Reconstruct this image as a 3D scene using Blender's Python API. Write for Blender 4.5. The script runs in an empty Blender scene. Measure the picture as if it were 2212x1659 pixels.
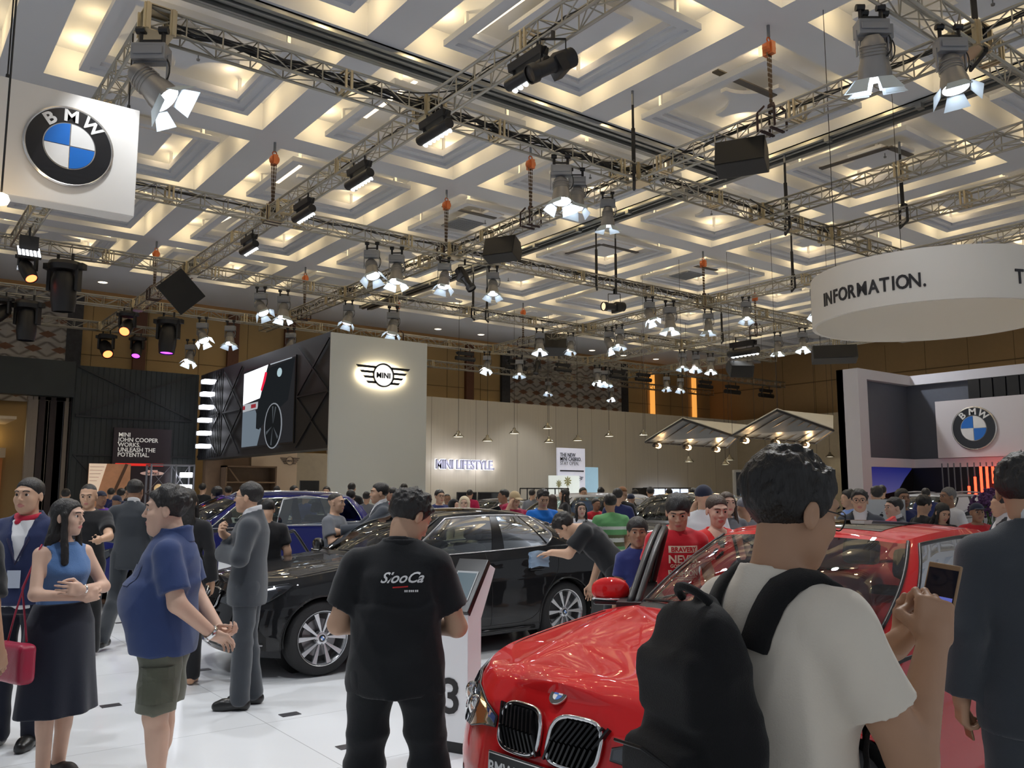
import bpy, bmesh, math, random
import numpy as np
from mathutils import Vector, Matrix

# ---------------------------------------------------------------- camera, world, exposure
SC = bpy.context.scene
COL = SC.collection
PI = math.pi
CAMH, FPX, PITCH, YAW = 1.6, 1850.0, math.radians(7.2), math.radians(52.8)
_fw = np.array([math.cos(YAW)*math.cos(PITCH), math.sin(YAW)*math.cos(PITCH), math.sin(PITCH)])
_rt = np.array([math.sin(YAW), -math.cos(YAW), 0.0])
_up = np.cross(_rt, _fw)
_C = np.array([0, 0, CAMH])
cam = bpy.data.cameras.new('camera')
cam.sensor_fit = 'HORIZONTAL'; cam.sensor_width = 36.0; cam.lens = 36.0*FPX/2212.0
cam.clip_start = 0.05; cam.clip_end = 300
camo = bpy.data.objects.new('camera', cam); COL.objects.link(camo)
camo.location = _C
camo.rotation_euler = Vector(_fw).to_track_quat('-Z', 'Y').to_euler()
SC.camera = camo

wd = bpy.data.worlds.new('world'); SC.world = wd; wd.use_nodes = True
wd.node_tree.nodes['Background'].inputs[0].default_value = (0.86, 0.92, 1.0, 1)
wd.node_tree.nodes['Background'].inputs[1].default_value = 0.44
SC.view_settings.view_transform = 'Standard'; SC.view_settings.look = 'None'
SC.view_settings.gamma = 1; SC.view_settings.use_curve_mapping = False
SC.view_settings.exposure = 0.0
SC.cycles.max_bounces = 7; SC.cycles.diffuse_bounces = 3; SC.cycles.glossy_bounces = 4
SC.cycles.transparent_max_bounces = 12; SC.cycles.caustics_reflective = False; SC.cycles.caustics_refractive = False
SC.cycles.sample_clamp_indirect = 4.0

def spot(x, y, z, tx, ty, tz, power, col=(0.93, 0.96, 1.0), size=60, blend=0.6, r=0.12):
    l = bpy.data.lights.new('spot', 'SPOT'); l.energy = power; l.color = col
    l.spot_size = math.radians(size); l.spot_blend = blend; l.shadow_soft_size = r
    o = bpy.data.objects.new('spot', l); COL.objects.link(o); o.location = (x, y, z)
    o.rotation_euler = (Vector((tx, ty, tz))-Vector((x, y, z))).to_track_quat('-Z', 'Y').to_euler()
    return o
# stage lamps on the trusses over and around the stand (the fixtures in view are built further down)
for (x, y, tx, ty, p) in [
        (2.2, 3.0, 2.6, 5.0, 420), (-0.5, 6.5, 1.0, 6.2, 420), (6.9, 4.8, 2.6, 2.6, 420), (3.0, 9.0, 2.4, 7.0, 420), (-1.5, 9.5, 1.2, 9.0, 380),
        (7.1, 8.8, 4.5, 8.0, 520), (9.5, 5.2, 5.0, 3.0, 450), (12, 11.5, 9, 10, 650), (7.1, 14.5, 4.5, 13, 700), (12, 18.4, 11, 14.5, 700),
        (17, 11.5, 15, 10, 700), (17, 18.4, 17, 20, 800), (9, 18.4, 7, 19, 600), (2.7, 15, 1.5, 14, 500), (22, 14, 24.5, 9.5, 600), (22, 24.3, 21, 28, 900),
        (28, 24.3, 30, 28, 900), (16, 24.3, 12.5, 21.6, 500), (18, 30.2, 20, 33, 500), (26, 30.2, 26, 33, 600), (2.7, 24.3, 4, 29, 350), (28, 17, 29, 20, 800)]:
    spot(x, y, 7.3, tx, ty, 0.3, p*1.05, size=75)

# ---------------------------------------------------------------- picture geometry
def ray(px, py): return _fw + _rt*(px-1106)/FPX - _up*(py-829.5)/FPX
def onz(px, py, z): d = ray(px, py); return Vector(_C + d*(z-CAMH)/d[2])
def onx(px, py, x): d = ray(px, py); return Vector(_C + d*x/d[0])
def ony(px, py, y): d = ray(px, py); return Vector(_C + d*y/d[1])
def atd(px, py, dep): return Vector(_C + ray(px, py)*dep)

# ---------------------------------------------------------------- helpers
def tag(o, label=None, cat=None, group=None, kind=None):
    if label: o['label'] = label
    if cat: o['category'] = cat
    if group: o['group'] = group
    if kind: o['kind'] = kind
    return o
def link(o, parent=None):
    COL.objects.link(o)
    if parent is not None: o.parent = parent
    return o
def empty(name, loc=(0, 0, 0), rz=0.0, label=None, cat=None, group=None):
    o = bpy.data.objects.new(name, None); COL.objects.link(o)
    o.empty_display_size = 0.1; o.location = loc; o.rotation_euler = (0, 0, rz)
    return tag(o, label, cat, group)
def copy_tree(o, parent=None):
    c = o.copy(); COL.objects.link(c)
    if parent is not None: c.parent = parent
    for ch in list(o.children): copy_tree(ch, c)
    return c

_M = {}
def mat(name, col, rough=0.5, metal=0.0, emit=None, es=0.0, var=0.06, scale=6.0, bump=0.0, bscale=40.0, coat=0.0, spec=0.5, sheen=0.0, sub=0.0):
    if name in _M: return _M[name]
    m = bpy.data.materials.new(name); m.use_nodes = True; _M[name] = m
    nt = m.node_tree; b = nt.nodes['Principled BSDF']
    b.inputs['Roughness'].default_value = rough; b.inputs['Metallic'].default_value = metal
    b.inputs['Specular IOR Level'].default_value = spec
    if coat: b.inputs['Coat Weight'].default_value = coat; b.inputs['Coat Roughness'].default_value = 0.03
    if sheen: b.inputs['Sheen Weight'].default_value = sheen
    tc = nt.nodes.new('ShaderNodeTexCoord')
    nz = nt.nodes.new('ShaderNodeTexNoise'); nz.inputs['Scale'].default_value = scale
    nt.links.new(tc.outputs['Object'], nz.inputs['Vector'])
    mx = nt.nodes.new('ShaderNodeMix'); mx.data_type = 'RGBA'
    c1 = [min(1, c*(1-var)) for c in col]; c2 = [min(1, c*(1+var)) for c in col]
    mx.inputs['A'].default_value = (*c1, 1); mx.inputs['B'].default_value = (*c2, 1)
    nt.links.new(nz.outputs['Fac'], mx.inputs['Factor']); nt.links.new(mx.outputs['Result'], b.inputs['Base Color'])
    if emit: b.inputs['Emission Color'].default_value = (*emit, 1); b.inputs['Emission Strength'].default_value = es
    if sub: b.inputs['Subsurface Weight'].default_value = sub; b.inputs['Subsurface Radius'].default_value = (0.012, 0.004, 0.002); b.inputs['Subsurface Scale'].default_value = 1.0
    if bump:
        n2 = nt.nodes.new('ShaderNodeTexNoise'); n2.inputs['Scale'].default_value = bscale; n2.inputs['Detail'].default_value = 4
        nt.links.new(tc.outputs['Object'], n2.inputs['Vector'])
        bp = nt.nodes.new('ShaderNodeBump'); bp.inputs['Strength'].default_value = bump; bp.inputs['Distance'].default_value = 0.01
        nt.links.new(n2.outputs['Fac'], bp.inputs['Height']); nt.links.new(bp.outputs['Normal'], b.inputs['Normal'])
    return m
def glow(name, col, s):
    if name in _M: return _M[name]
    m = bpy.data.materials.new(name); m.use_nodes = True; _M[name] = m
    nt = m.node_tree; nt.nodes.clear()
    e = nt.nodes.new('ShaderNodeEmission'); o = nt.nodes.new('ShaderNodeOutputMaterial')
    e.inputs[0].default_value = (*col, 1); e.inputs[1].default_value = s
    nt.links.new(e.outputs[0], o.inputs[0]); return m
def glass(name, tint=(0.75, 0.8, 0.78), base=0.12):
    if name in _M: return _M[name]
    m = bpy.data.materials.new(name); m.use_nodes = True; _M[name] = m
    nt = m.node_tree; nt.nodes.clear(); N = nt.nodes.new; L = nt.links.new
    t = N('ShaderNodeBsdfTransparent'); t.inputs[0].default_value = (*tint, 1)
    g = N('ShaderNodeBsdfGlossy'); g.inputs['Roughness'].default_value = 0.01; g.inputs[0].default_value = (0.95, 0.97, 1, 1)
    f = N('ShaderNodeFresnel'); f.inputs[0].default_value = 1.5
    a = N('ShaderNodeMath'); a.operation = 'ADD'; a.inputs[1].default_value = base; a.use_clamp = True
    x = N('ShaderNodeMixShader'); o = N('ShaderNodeOutputMaterial')
    L(f.outputs[0], a.inputs[0]); L(a.outputs[0], x.inputs[0]); L(t.outputs[0], x.inputs[1]); L(g.outputs[0], x.inputs[2]); L(x.outputs[0], o.inputs[0])
    return m

class MB:
    def __init__(s): s.v = []; s.f = []; s.m = []; s.mi = 0
    def quadbox(s, P):
        b = len(s.v); s.v += [tuple(p) for p in P]
        for q in ((0, 3, 2, 1), (4, 5, 6, 7), (0, 1, 5, 4), (1, 2, 6, 5), (2, 3, 7, 6), (3, 0, 4, 7)):
            s.f.append(tuple(b+i for i in q)); s.m.append(s.mi)
    def box(s, x0, x1, y0, y1, z0, z1, M=None):
        P = [(x0, y0, z0), (x1, y0, z0), (x1, y1, z0), (x0, y1, z0), (x0, y0, z1), (x1, y0, z1), (x1, y1, z1), (x0, y1, z1)]
        if M is not None: P = [M @ Vector(p) for p in P]
        s.quadbox(P)
    def tube(s, p, q, r, n=6, r2=None, cap=True):
        p = Vector(p); q = Vector(q); d = q-p
        if d.length < 1e-6: return
        d.normalize(); a = d.orthogonal().normalized(); c = d.cross(a); r2 = r if r2 is None else r2
        b = len(s.v)
        for (o, rr) in ((p, r), (q, r2)):
            for i in range(n):
                t = 2*PI*i/n; s.v.append(tuple(o+a*(rr*math.cos(t))+c*(rr*math.sin(t))))
        for i in range(n):
            j = (i+1) % n; s.f.append((b+i, b+j, b+n+j, b+n+i)); s.m.append(s.mi)
        if cap:
            s.f.append(tuple(b+i for i in reversed(range(n)))); s.m.append(s.mi)
            s.f.append(tuple(b+n+i for i in range(n))); s.m.append(s.mi)
    def path(s, pts, r, n=6):
        """continuous swept tube through pts"""
        P = [Vector(p) for p in pts]; Q = [P[0]]
        for p in P[1:]:
            if (p-Q[-1]).length > 1e-4: Q.append(p)
        if len(Q) < 2: return
        closed = (P[0]-P[-1]).length < 1e-5 and len(Q) > 3
        if closed: Q = Q[:-1] if (Q[0]-Q[-1]).length < 1e-3 else Q
        k = len(Q); b = len(s.v); a = None
        for i in range(k):
            d = (Q[(i+1) % k]-Q[i-1]) if closed else (Q[min(i+1, k-1)]-Q[max(i-1, 0)])
            d.normalize()
            a = d.orthogonal().normalized() if a is None else (a-d*a.dot(d)).normalized()
            c = d.cross(a)
            for j in range(n):
                t = 2*PI*j/n; s.v.append(tuple(Q[i]+a*(r*math.cos(t))+c*(r*math.sin(t))))
        for i in range(k if closed else k-1):
            e = (i+1) % k
            for j in range(n):
                q = (j+1) % n; s.f.append((b+i*n+j, b+i*n+q, b+e*n+q, b+e*n+j)); s.m.append(s.mi)
        if not closed:
            s.f.append(tuple(b+j for j in reversed(range(n)))); s.m.append(s.mi); s.f.append(tuple(b+(k-1)*n+j for j in range(n))); s.m.append(s.mi)
    def bar(s, p, q, w, h, up=(0, 0, 1)):
        p = Vector(p); q = Vector(q); d = (q-p).normalized(); u = Vector(up)
        sd = d.cross(u)
        if sd.length < 1e-4: sd = d.orthogonal()
        sd.normalize(); u = sd.cross(d)
        P = []
        for o in (p, q):
            for (a, b) in ((-1, -1), (1, -1), (1, 1), (-1, 1)): P.append(o+sd*(a*w/2)+u*(b*h/2))
        s.quadbox(P)
    def poly(s, pts, M=None):
        b = len(s.v); s.v += [tuple((M @ Vector(p)) if M is not None else p) for p in pts]
        s.f.append(tuple(range(b, b+len(pts)))); s.m.append(s.mi)
    def prism(s, pts, d, M=None):
        d = Vector(d); n = len(pts); b = len(s.v)
        A = [Vector(p) for p in pts]; B = [p+d for p in A]
        s.v += [tuple((M @ p) if M is not None else p) for p in A+B]
        s.f.append(tuple(b+i for i in reversed(range(n)))); s.m.append(s.mi)
        s.f.append(tuple(b+n+i for i in range(n))); s.m.append(s.mi)
        for i in range(n):
            j = (i+1) % n; s.f.append((b+i, b+j, b+n+j, b+n+i)); s.m.append(s.mi)
    def lathe(s, prof, n=20, M=None, axis='Z', a0=0, a1=2*PI):
        b = len(s.v); full = abs(a1-a0-2*PI) < 1e-6; k = n if full else n+1
        for i in range(k):
            t = a0+(a1-a0)*i/n; c, sn = math.cos(t), math.sin(t)
            for (r, h) in prof:
                p = (r*c, r*sn, h) if axis == 'Z' else ((r*c, h, r*sn) if axis == 'Y' else (h, r*c, r*sn))
                s.v.append(tuple(M @ Vector(p)) if M is not None else p)
        m = len(prof)
        for i in range(n):
            j = (i+1) % k
            for q in range(m-1):
                s.f.append((b+i*m+q, b+j*m+q, b+j*m+q+1, b+i*m+q+1)); s.m.append(s.mi)
    def grid(s, P, closed=False):
        b = len(s.v); n = len(P); m = len(P[0])
        for r in P: s.v += [tuple(p) for p in r]
        for i in range(n-1):
            for j in range(m if closed else m-1):
                k = (j+1) % m
                s.f.append((b+i*m+j, b+i*m+k, b+(i+1)*m+k, b+(i+1)*m+j)); s.m.append(s.mi)
    def build(s, name, mats, parent=None, smooth=False, auto=None, bevel=0, mods=None, weld=False):
        me = bpy.data.meshes.new(name); me.from_pydata(s.v, [], s.f)
        mats = mats if isinstance(mats, (list, tuple)) else [mats]
        for m in mats: me.materials.append(m)
        if len(mats) > 1: me.polygons.foreach_set('material_index', s.m)
        if smooth: me.polygons.foreach_set('use_smooth', [True]*len(s.f))
        me.update()
        if weld:
            bm = bmesh.new(); bm.from_mesh(me); bmesh.ops.remove_doubles(bm, verts=bm.verts, dist=1e-4)
            bmesh.ops.recalc_face_normals(bm, faces=bm.faces); bm.to_mesh(me); bm.free()
        if auto is not None: me.set_sharp_from_angle(angle=math.radians(auto))
        o = bpy.data.objects.new(name, me); link(o, parent)
        if bevel:
            b = o.modifiers.new('bevel', 'BEVEL'); b.width = bevel; b.segments = 2; b.limit_method = 'ANGLE'
        return o

def text_mesh(name, s, size, m, parent=None, depth=0.01, bold=0.0, align='LEFT', sx=1.0, shear=0.0, spacing=1.0, line=1.0):
    c = bpy.data.curves.new(name, 'FONT'); c.body = s; c.size = size; c.extrude = depth/2; c.offset = bold
    c.align_x = align; c.shear = shear; c.space_character = spacing; c.space_line = line; c.resolution_u = 3
    t = bpy.data.objects.new(name, c); COL.objects.link(t)
    dg = bpy.context.evaluated_depsgraph_get(); dg.update()
    me = bpy.data.meshes.new_from_object(t.evaluated_get(dg)); bpy.data.objects.remove(t)
    me.materials.clear(); me.materials.append(m); me.name = name
    if sx != 1.0: me.transform(Matrix.Diagonal((sx, 1, 1, 1)))
    return link(bpy.data.objects.new(name, me), parent)
def face_to(o, loc, right, up):
    r = Vector(right).normalized(); u = Vector(up).normalized(); n = r.cross(u)
    o.matrix_local = Matrix(((r.x, u.x, n.x, loc[0]), (r.y, u.y, n.y, loc[1]), (r.z, u.z, n.z, loc[2]), (0, 0, 0, 1)))
def frame_M(loc, right, up):
    r = Vector(right).normalized(); u = Vector(up).normalized(); n = r.cross(u)
    return Matrix(((r.x, u.x, n.x, loc[0]), (r.y, u.y, n.y, loc[1]), (r.z, u.z, n.z, loc[2]), (0, 0, 0, 1)))
rnd = random.Random(7)
WHITE = mat('white_paint', (0.82, 0.82, 0.80), 0.5, var=0.02)
BLACKM = mat('black_plastic', (0.012, 0.012, 0.014), 0.45)
ALU = mat('truss_aluminium', (0.40, 0.385, 0.34), 0.4, 0.8, var=0.15, scale=3, bump=0.05)
CHROME = mat('chrome', (0.8, 0.8, 0.8), 0.08, 1.0, var=0.02)
# ---------------------------------------------------------------- the hall
CZ = 9.6                               # underside of the ceiling beams
XS = [1.88+5.07*i-5.07*3 for i in range(13)]     # beam centre lines (x)
YS = [8.30+4.97*i-4.97*3 for i in range(9)]
XB0, XB1, YB0, YB1 = -15.0, 44.4, -8.0, 36.9

def floor_mat():
    m = mat('floor_laminate', (0.80, 0.82, 0.84), 0.22, var=0.015, scale=0.6)
    nt = m.node_tree; b = nt.nodes['Principled BSDF']; N = nt.nodes.new; L = nt.links.new
    tc = N('ShaderNodeTexCoord'); mp = N('ShaderNodeMapping'); mp.inputs['Rotation'].default_value = (0, 0, 0)
    br = N('ShaderNodeTexBrick'); br.inputs['Scale'].default_value = 1.0; br.offset = 0.0
    br.inputs['Brick Width'].default_value = 2.4; br.inputs['Row Height'].default_value = 1.2; br.inputs['Mortar Size'].default_value = 0.003
    br.inputs['Color1'].default_value = (1, 1, 1, 1); br.inputs['Color2'].default_value = (0.97, 0.97, 0.97, 1); br.inputs['Mortar'].default_value = (0.55, 0.55, 0.55, 1)
    nz = N('ShaderNodeTexNoise'); nz.inputs['Scale'].default_value = 1.3
    rm = N('ShaderNodeMapRange'); rm.inputs['To Min'].default_value = 0.10; rm.inputs['To Max'].default_value = 0.32
    L(tc.outputs['Object'], mp.inputs[0]); L(mp.outputs[0], br.inputs[0]); L(tc.outputs['Object'], nz.inputs[0])
    L(nz.outputs['Fac'], rm.inputs[0]); L(rm.outputs[0], b.inputs['Roughness'])
    mx = N('ShaderNodeMix'); mx.data_type = 'RGBA'; mx.blend_type = 'MULTIPLY'; mx.inputs['Factor'].default_value = 1
    src = b.inputs['Base Color'].links[0].from_socket
    L(src, mx.inputs['A']); L(br.outputs[0], mx.inputs['B']); L(mx.outputs['Result'], b.inputs['Base Color'])
    return m
mb = MB(); mb.box(XB0-5, XB1+2, YB0-8, YB1+2, -0.1, 0)
tag(mb.build('floor', floor_mat()), kind='structure')

CEIL = mat('ceiling_plaster', (0.74, 0.76, 0.80), 0.7, var=0.015, scale=1.0)
GRILL = mat('vent_grille', (0.30, 0.32, 0.34), 0.5)
TAN = mat('cove_plaster', (0.80, 0.70, 0.52), 0.7, var=0.02)
mb = MB()
mb.box(XB0, XB1, YB0, YB1, CZ+0.62, CZ+0.75)
for x in XS:
    if XB0 < x < XB1: mb.box(x-0.37, x+0.37, YB0, YB1, CZ, CZ+0.62)
for y in YS:
    if YB0 < y < YB1-1:
        e = [x for x in XS if XB0 < x < XB1]
        for a, b in zip([XB0-0.37]+e, e+[XB1+0.37]): mb.box(a+0.37, b-0.37, y-0.37, y+0.37, CZ, CZ+0.62)
e = [x for x in XS if XB0 < x < XB1]
for a, b in zip([XB0-0.37]+e, e+[XB1+0.37]): mb.box(a+0.37, b-0.37, 33.52, YB1, CZ, CZ+0.62)
ceil = tag(mb.build('ceiling', CEIL), kind='structure')

def notched(w, h, kind, k):
    P = []
    if kind == 0:      # square notches
        for sx, sy in ((-1, -1), (1, -1), (1, 1), (-1, 1)):
            a = (sx*w, sy*(h-k)); b = (sx*(w-k), sy*(h-k)); c = (sx*(w-k), sy*h)
            P += [a, b, c] if (sx*sy > 0) else [c, b, a]
    elif kind == 1:    # concave quarter circles
        for sx, sy in ((-1, -1), (1, -1), (1, 1), (-1, 1)):
            seg = []
            for i in range(9):
                t = PI/2*i/8; seg.append((sx*(w-k*1.5*math.cos(t)), sy*(h-k*1.5*math.sin(t))))
            # from (w-k,h) to (w,h-k)
            P += seg[::-1] if sx*sy < 0 else seg
        # order each corner so the outline stays simple
        P = []
        for ci, (sx, sy) in enumerate(((-1, -1), (1, -1), (1, 1), (-1, 1))):
            seg = [(sx*(w-k*1.5*math.cos(PI/2*i/8)), sy*(h-k*1.5*math.sin(PI/2*i/8))) for i in range(9)]
            P += seg[::-1] if ci in (0, 2) else seg
        P = P
    else: P = [(-w, -h), (w, -h), (w, h), (-w, h)]
    return P

mbF = MB(); mbP = MB()
lamps = []
for i in range(len(XS)-1):
    for j in range(len(YS)-1):
        cx = (XS[i]+XS[i+1])/2; cy = (YS[j]+YS[j+1])/2
        if cx < -4 or cx > 41 or cy < -1 or cy > 33.4: continue
        W = 5.07/2-0.37-0.52; Hh = 4.97/2-0.37-0.52     # outer half size of the frame
        # stepped frame ring
        for (o, inn, z0, z1) in ((0, 0.15, CZ+0.0, CZ+0.12), (0.15, 0.30, CZ+0.07, CZ+0.19), (0.30, 0.36, CZ+0.14, CZ+0.3)):
            mbF.box(cx-W+o, cx+W-o, cy-Hh+o, cy-Hh+inn, z0, z1); mbF.box(cx-W+o, cx+W-o, cy+Hh-inn, cy+Hh-o, z0, z1)
            mbF.box(cx-W+o, cx-W+inn, cy-Hh+inn, cy+Hh-inn, z0, z1); mbF.box(cx+W-inn, cx+W-o, cy-Hh+inn, cy+Hh-inn, z0, z1)
        # hangers hold ring and panel
        for sx in (-1, 1):
            for sy in (-1, 1): mbF.box(cx+sx*(W-0.3)-0.03, cx+sx*(W-0.3)+0.03, cy+sy*(Hh-0.3)-0.03, cy+sy*(Hh-0.3)+0.03, CZ+0.1, CZ+0.64)
        kind = (i*2+j) % 3
        pw, ph = W-0.36-0.42, Hh-0.36-0.42
        if kind != 1: pw, ph = W-0.36-(0.66 if kind == 0 else 0.5), Hh-0.36-0.45
        pts = notched(pw, ph, 1 if kind == 1 else (0 if kind == 0 else 2), 0.34 if kind == 0 else 0.5)
        mbP.prism([(cx+a, cy+b, CZ+0.24) for a, b in pts], (0, 0, 0.08))
        mbP.box(cx-0.04, cx+0.04, cy-0.04, cy+0.04, CZ+0.32, CZ+0.64)
        for sx in (-1, 1):
            for sy in (-1, 1):
                lamps.append((cx+sx*(W-0.02), cy+sy*(Hh-0.02), 1.0))
        for s in (-1, 1):
            lamps.append((cx+s*(W-0.02), cy+0.4, 0.45))
        lamps.append((cx-W+0.6, cy-Hh+0.6, -1)); lamps.append((cx+W-0.6, cy+Hh-0.6, -1))
tag(mbF.build('trim_1', CEIL), kind='structure')
tag(mbP.build('trim_2', CEIL), kind='structure')
ld = bpy.data.lights.new('cove_lamp', 'POINT'); ld.energy = 12; ld.color = (1.0, 0.74, 0.38); ld.shadow_soft_size = 0.05
ld2 = bpy.data.lights.new('cove_lamp', 'POINT'); ld2.energy = 5; ld2.color = (1.0, 0.74, 0.38); ld2.shadow_soft_size = 0.05
ld3 = bpy.data.lights.new('cove_lamp', 'POINT'); ld3.energy = 4; ld3.color = (1.0, 0.74, 0.42); ld3.shadow_soft_size = 0.1
for (x, y, k) in lamps:
    if x > 38 or y > 35 or y < 0.5 or x < 0 or (x+y) < 6: continue
    o = bpy.data.objects.new('cove_lamp', ld if k > 0.9 else (ld2 if k > 0 else ld3)); COL.objects.link(o); o.location = (x, y, CZ+(0.33 if k > 0 else 0.45))

# fluorescent strips set into some of the panels
TUBE = glow('warm_strip', (1.0, 0.80, 0.50), 3.0)
for (px, py, qx, qy) in [(599, 395, 649, 358), (472, 481, 497, 468), (1028, 70, 1145, -14), (788, 254, 898, 176)]:
    a = onz(px, py, CZ+0.235); b = onz(qx, qy, CZ+0.235)
    m_ = MB(); m_.bar(a, b, 0.09, 0.02); o = m_.build('strip_light', TUBE)
    tag(o, 'warm strip light glowing in a ceiling panel', 'strip light', 'strip lights in the ceiling panels')
# dark air slots and square vents, ceiling discs
SLOT = mat('air_slot', (0.10, 0.09, 0.08), 0.6)
for k, (px, py, qx, qy, lab) in enumerate([(957, 445, 1070, 472, 'above the tall hoist beside the tower side speaker'), (1545, 153, 1672, 208, 'left of the orange hoist near the top'), (1222, 549, 1298, 528, 'in the panel left of the two black straps'),
                      (1300, 528, 1385, 548, 'in the panel right of the two black straps'), (1765, 367, 1920, 318, 'above the right hand trusses'), (1920, 318, 1968, 336, 'at the corner above the right hand trusses'), (1485, 571, 1548, 584, 'beside the hoist left of the round sign')]):
    a = onz(px, py, CZ+0.23); b = onz(qx, qy, CZ+0.23)
    m_ = MB(); m_.bar(a, b, 0.16, 0.03); tag(m_.build('air_slot', SLOT), 'dark air slot in the white ceiling '+lab, 'air vent', 'air slots in the ceiling')
for k, (px, py, s, lab) in enumerate([(999, 485, 0.95, 'left'), (1484, 595, 0.95, 'right')]):
    a = onz(px, py, CZ+0.22); m_ = MB(); m_.box(a.x-s/2, a.x+s/2, a.y-s/2, a.y+s/2, a.z-0.02, a.z+0.02)
    for q in range(12): m_.box(a.x-s/2+0.03, a.x+s/2-0.03, a.y-s/2+0.05+q*0.075, a.y-s/2+0.07+q*0.075, a.z-0.035, a.z-0.02)
    tag(m_.build('ceiling_vent', GRILL), 'square grey grille in the ceiling, %s one of the two' % lab, 'air vent')
m0 = MB(); m0.lathe([(0, 0), (0.03, 0.0), (0.035, 0.03), (0.01, 0.035), (0.01, 0.12), (0.0, 0.12)], 10)
spr = None
for k, (px, py) in enumerate([(428, 131), (1763, 226), (1912, 341), (1275, 386), (1048, 484), (1537, 464), (1774, 531), (2145, 12), (1098, 607), (1365, 697)]):
    a = onz(px, py, CZ+0.12)
    if spr is None: o = spr = m0.build('sprinkler', mat('sprinkler_metal', (0.2, 0.2, 0.2), 0.4, 0.6)); 
    else: o = spr.copy(); COL.objects.link(o)
    o.location = a; tag(o, 'small sprinkler head under the ceiling', 'sprinkler', 'sprinkler heads under the ceiling')
# partition tracks under two beams
RAILM = mat('track_steel', (0.34, 0.35, 0.34), 0.35, 0.8, var=0.2, scale=2)
for k in (0, 1):
    m_ = MB()
    for (o, w, z0, z1) in ((-0.30, 0.10, -0.10, 0), (0.20, 0.10, -0.10, 0), (-0.17, 0.06, -0.13, -0.02), (0.08, 0.06, -0.13, -0.02), (-0.3, 0.6, -0.03, 0.0), (-0.05, 0.10, -0.06, 0)):
        if k == 0: m_.box(-8, 17.0, 13.27+o, 13.27+o+w, CZ+z0, CZ+z1)
        else: m_.box(17.03+o, 17.03+o+w, 2, 33, CZ+z0, CZ+z1)
    if k:
        for q in range(14): m_.box(16.7, 16.85, 4+2.1*q, 4.12+2.1*q, CZ-0.2, CZ-0.08)
    tag(m_.build('partition_track', RAILM), ['grey steel partition track crossing the ceiling from the top left', 'grey steel partition track running down the ceiling from the upper right'][k], 'track')
# downlights near the back wall
DL = glow('downlight', (1.0, 0.82, 0.6), 5.0)
pr_ = None
for (px, py) in [(848, 697), (946, 711), (1039, 723), (1279, 757), (1417, 776), (222, 610), (66, 588), (1347, 768)]:
    a = onz(px, py, CZ-0.005)
    if pr_ is None:
        m_ = MB(); m_.lathe([(0, 0), (0.17, 0)], 20); m_.mi = 1; m_.lathe([(0.17, -0.005), (0.21, -0.005), (0.21, 0.01)], 20); pr_ = o = m_.build('downlight', [DL, WHITE])
    else: o = pr_.copy(); COL.objects.link(o)
    o.location = a; tag(o, 'round recessed downlight in the flat ceiling edge', 'downlight', 'downlights along the back of the ceiling')

# ---- walls
def batik_mat():
    m = mat('carved_relief', (0.42, 0.38, 0.33), 0.8); nt = m.node_tree; b = nt.nodes['Principled BSDF']; N = nt.nodes.new; L = nt.links.new
    tc = N('ShaderNodeTexCoord'); mp = N('ShaderNodeMapping'); mp.inputs['Rotation'].default_value = (0, 0, 0); mp.inputs['Scale'].default_value = (1, 1, 1)
    L(tc.outputs['Object'], mp.inputs[0])
    sx = N('ShaderNodeSeparateXYZ'); L(mp.outputs[0], sx.inputs[0])
    def M_(op, a, b_=None, c=None):
        n = N('ShaderNodeMath'); n.operation = op
        for i, q in enumerate((a, b_, c)):
            if q is None: continue
            if isinstance(q, (int, float)): n.inputs[i].default_value = q
            else: L(q, n.inputs[i])
        return n.outputs[0]
    u = M_('MULTIPLY', sx.outputs['X'], 1.08); v = M_('MULTIPLY', sx.outputs['Z'], 1.7)
    row = M_('FLOOR', v); off = M_('MULTIPLY', M_('MODULO', row, 2.0), 0.5)
    fu = M_('SUBTRACT', M_('FRACT', M_('ADD', u, off)), 0.5); fv = M_('SUBTRACT', M_('FRACT', v), 0.5)
    d = M_('ADD', M_('MULTIPLY', M_('ABSOLUTE', fu), 2.2), M_('MULTIPLY', M_('ABSOLUTE', fv), 3.2))
    kr = M_('LESS_THAN', d, 0.75)
    e = M_('ABSOLUTE', M_('SUBTRACT', M_('ABSOLUTE', fu), M_('ABSOLUTE', fv)))
    e2 = M_('SMOOTH_MIN', e, 0.2, 0.1)
    mx = N('ShaderNodeMix'); mx.data_type = 'RGBA'; L(kr, mx.inputs['Factor'])
    cr = N('ShaderNodeValToRGB'); cr.color_ramp.elements[0].color = (0.16, 0.14, 0.12, 1); cr.color_ramp.elements[1].color = (0.44, 0.41, 0.37, 1); cr.color_ramp.elements[1].position = 0.16
    L(e2, cr.inputs[0]); L(cr.outputs[0], mx.inputs['A']); mx.inputs['B'].default_value = (0.20, 0.10, 0.06, 1)
    L(mx.outputs['Result'], b.inputs['Base Color'])
    bp = N('ShaderNodeBump'); bp.inputs['Distance'].default_value = 0.05; L(d, bp.inputs['Height']); L(bp.outputs[0], b.inputs['Normal'])
    return m
TANW = mat('tan_wall_panel', (0.46, 0.31, 0.13), 0.7, var=0.05, scale=1.5)
BROWN = mat('brown_pilaster', (0.13, 0.045, 0.02), 0.5)
STONE = mat('dark_stone', (0.035, 0.035, 0.04), 0.6, var=0.6, scale=9)
mb = MB(); mb.box(XB0, XB1, 36.9, 37.1, 0, CZ+0.7)
mb.mi = 1
for k in range(28): mb.box(-14+2.1*k-0.008, -14+2.1*k+0.008, 36.885, 36.9, 0, CZ)
mb.box(XB0, XB1, 36.88, 36.9, 7.0, 7.02)
mb.mi = 2; mb.box(XB0, XB1, 36.8, 36.9, 9.25, 9.6)
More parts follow.
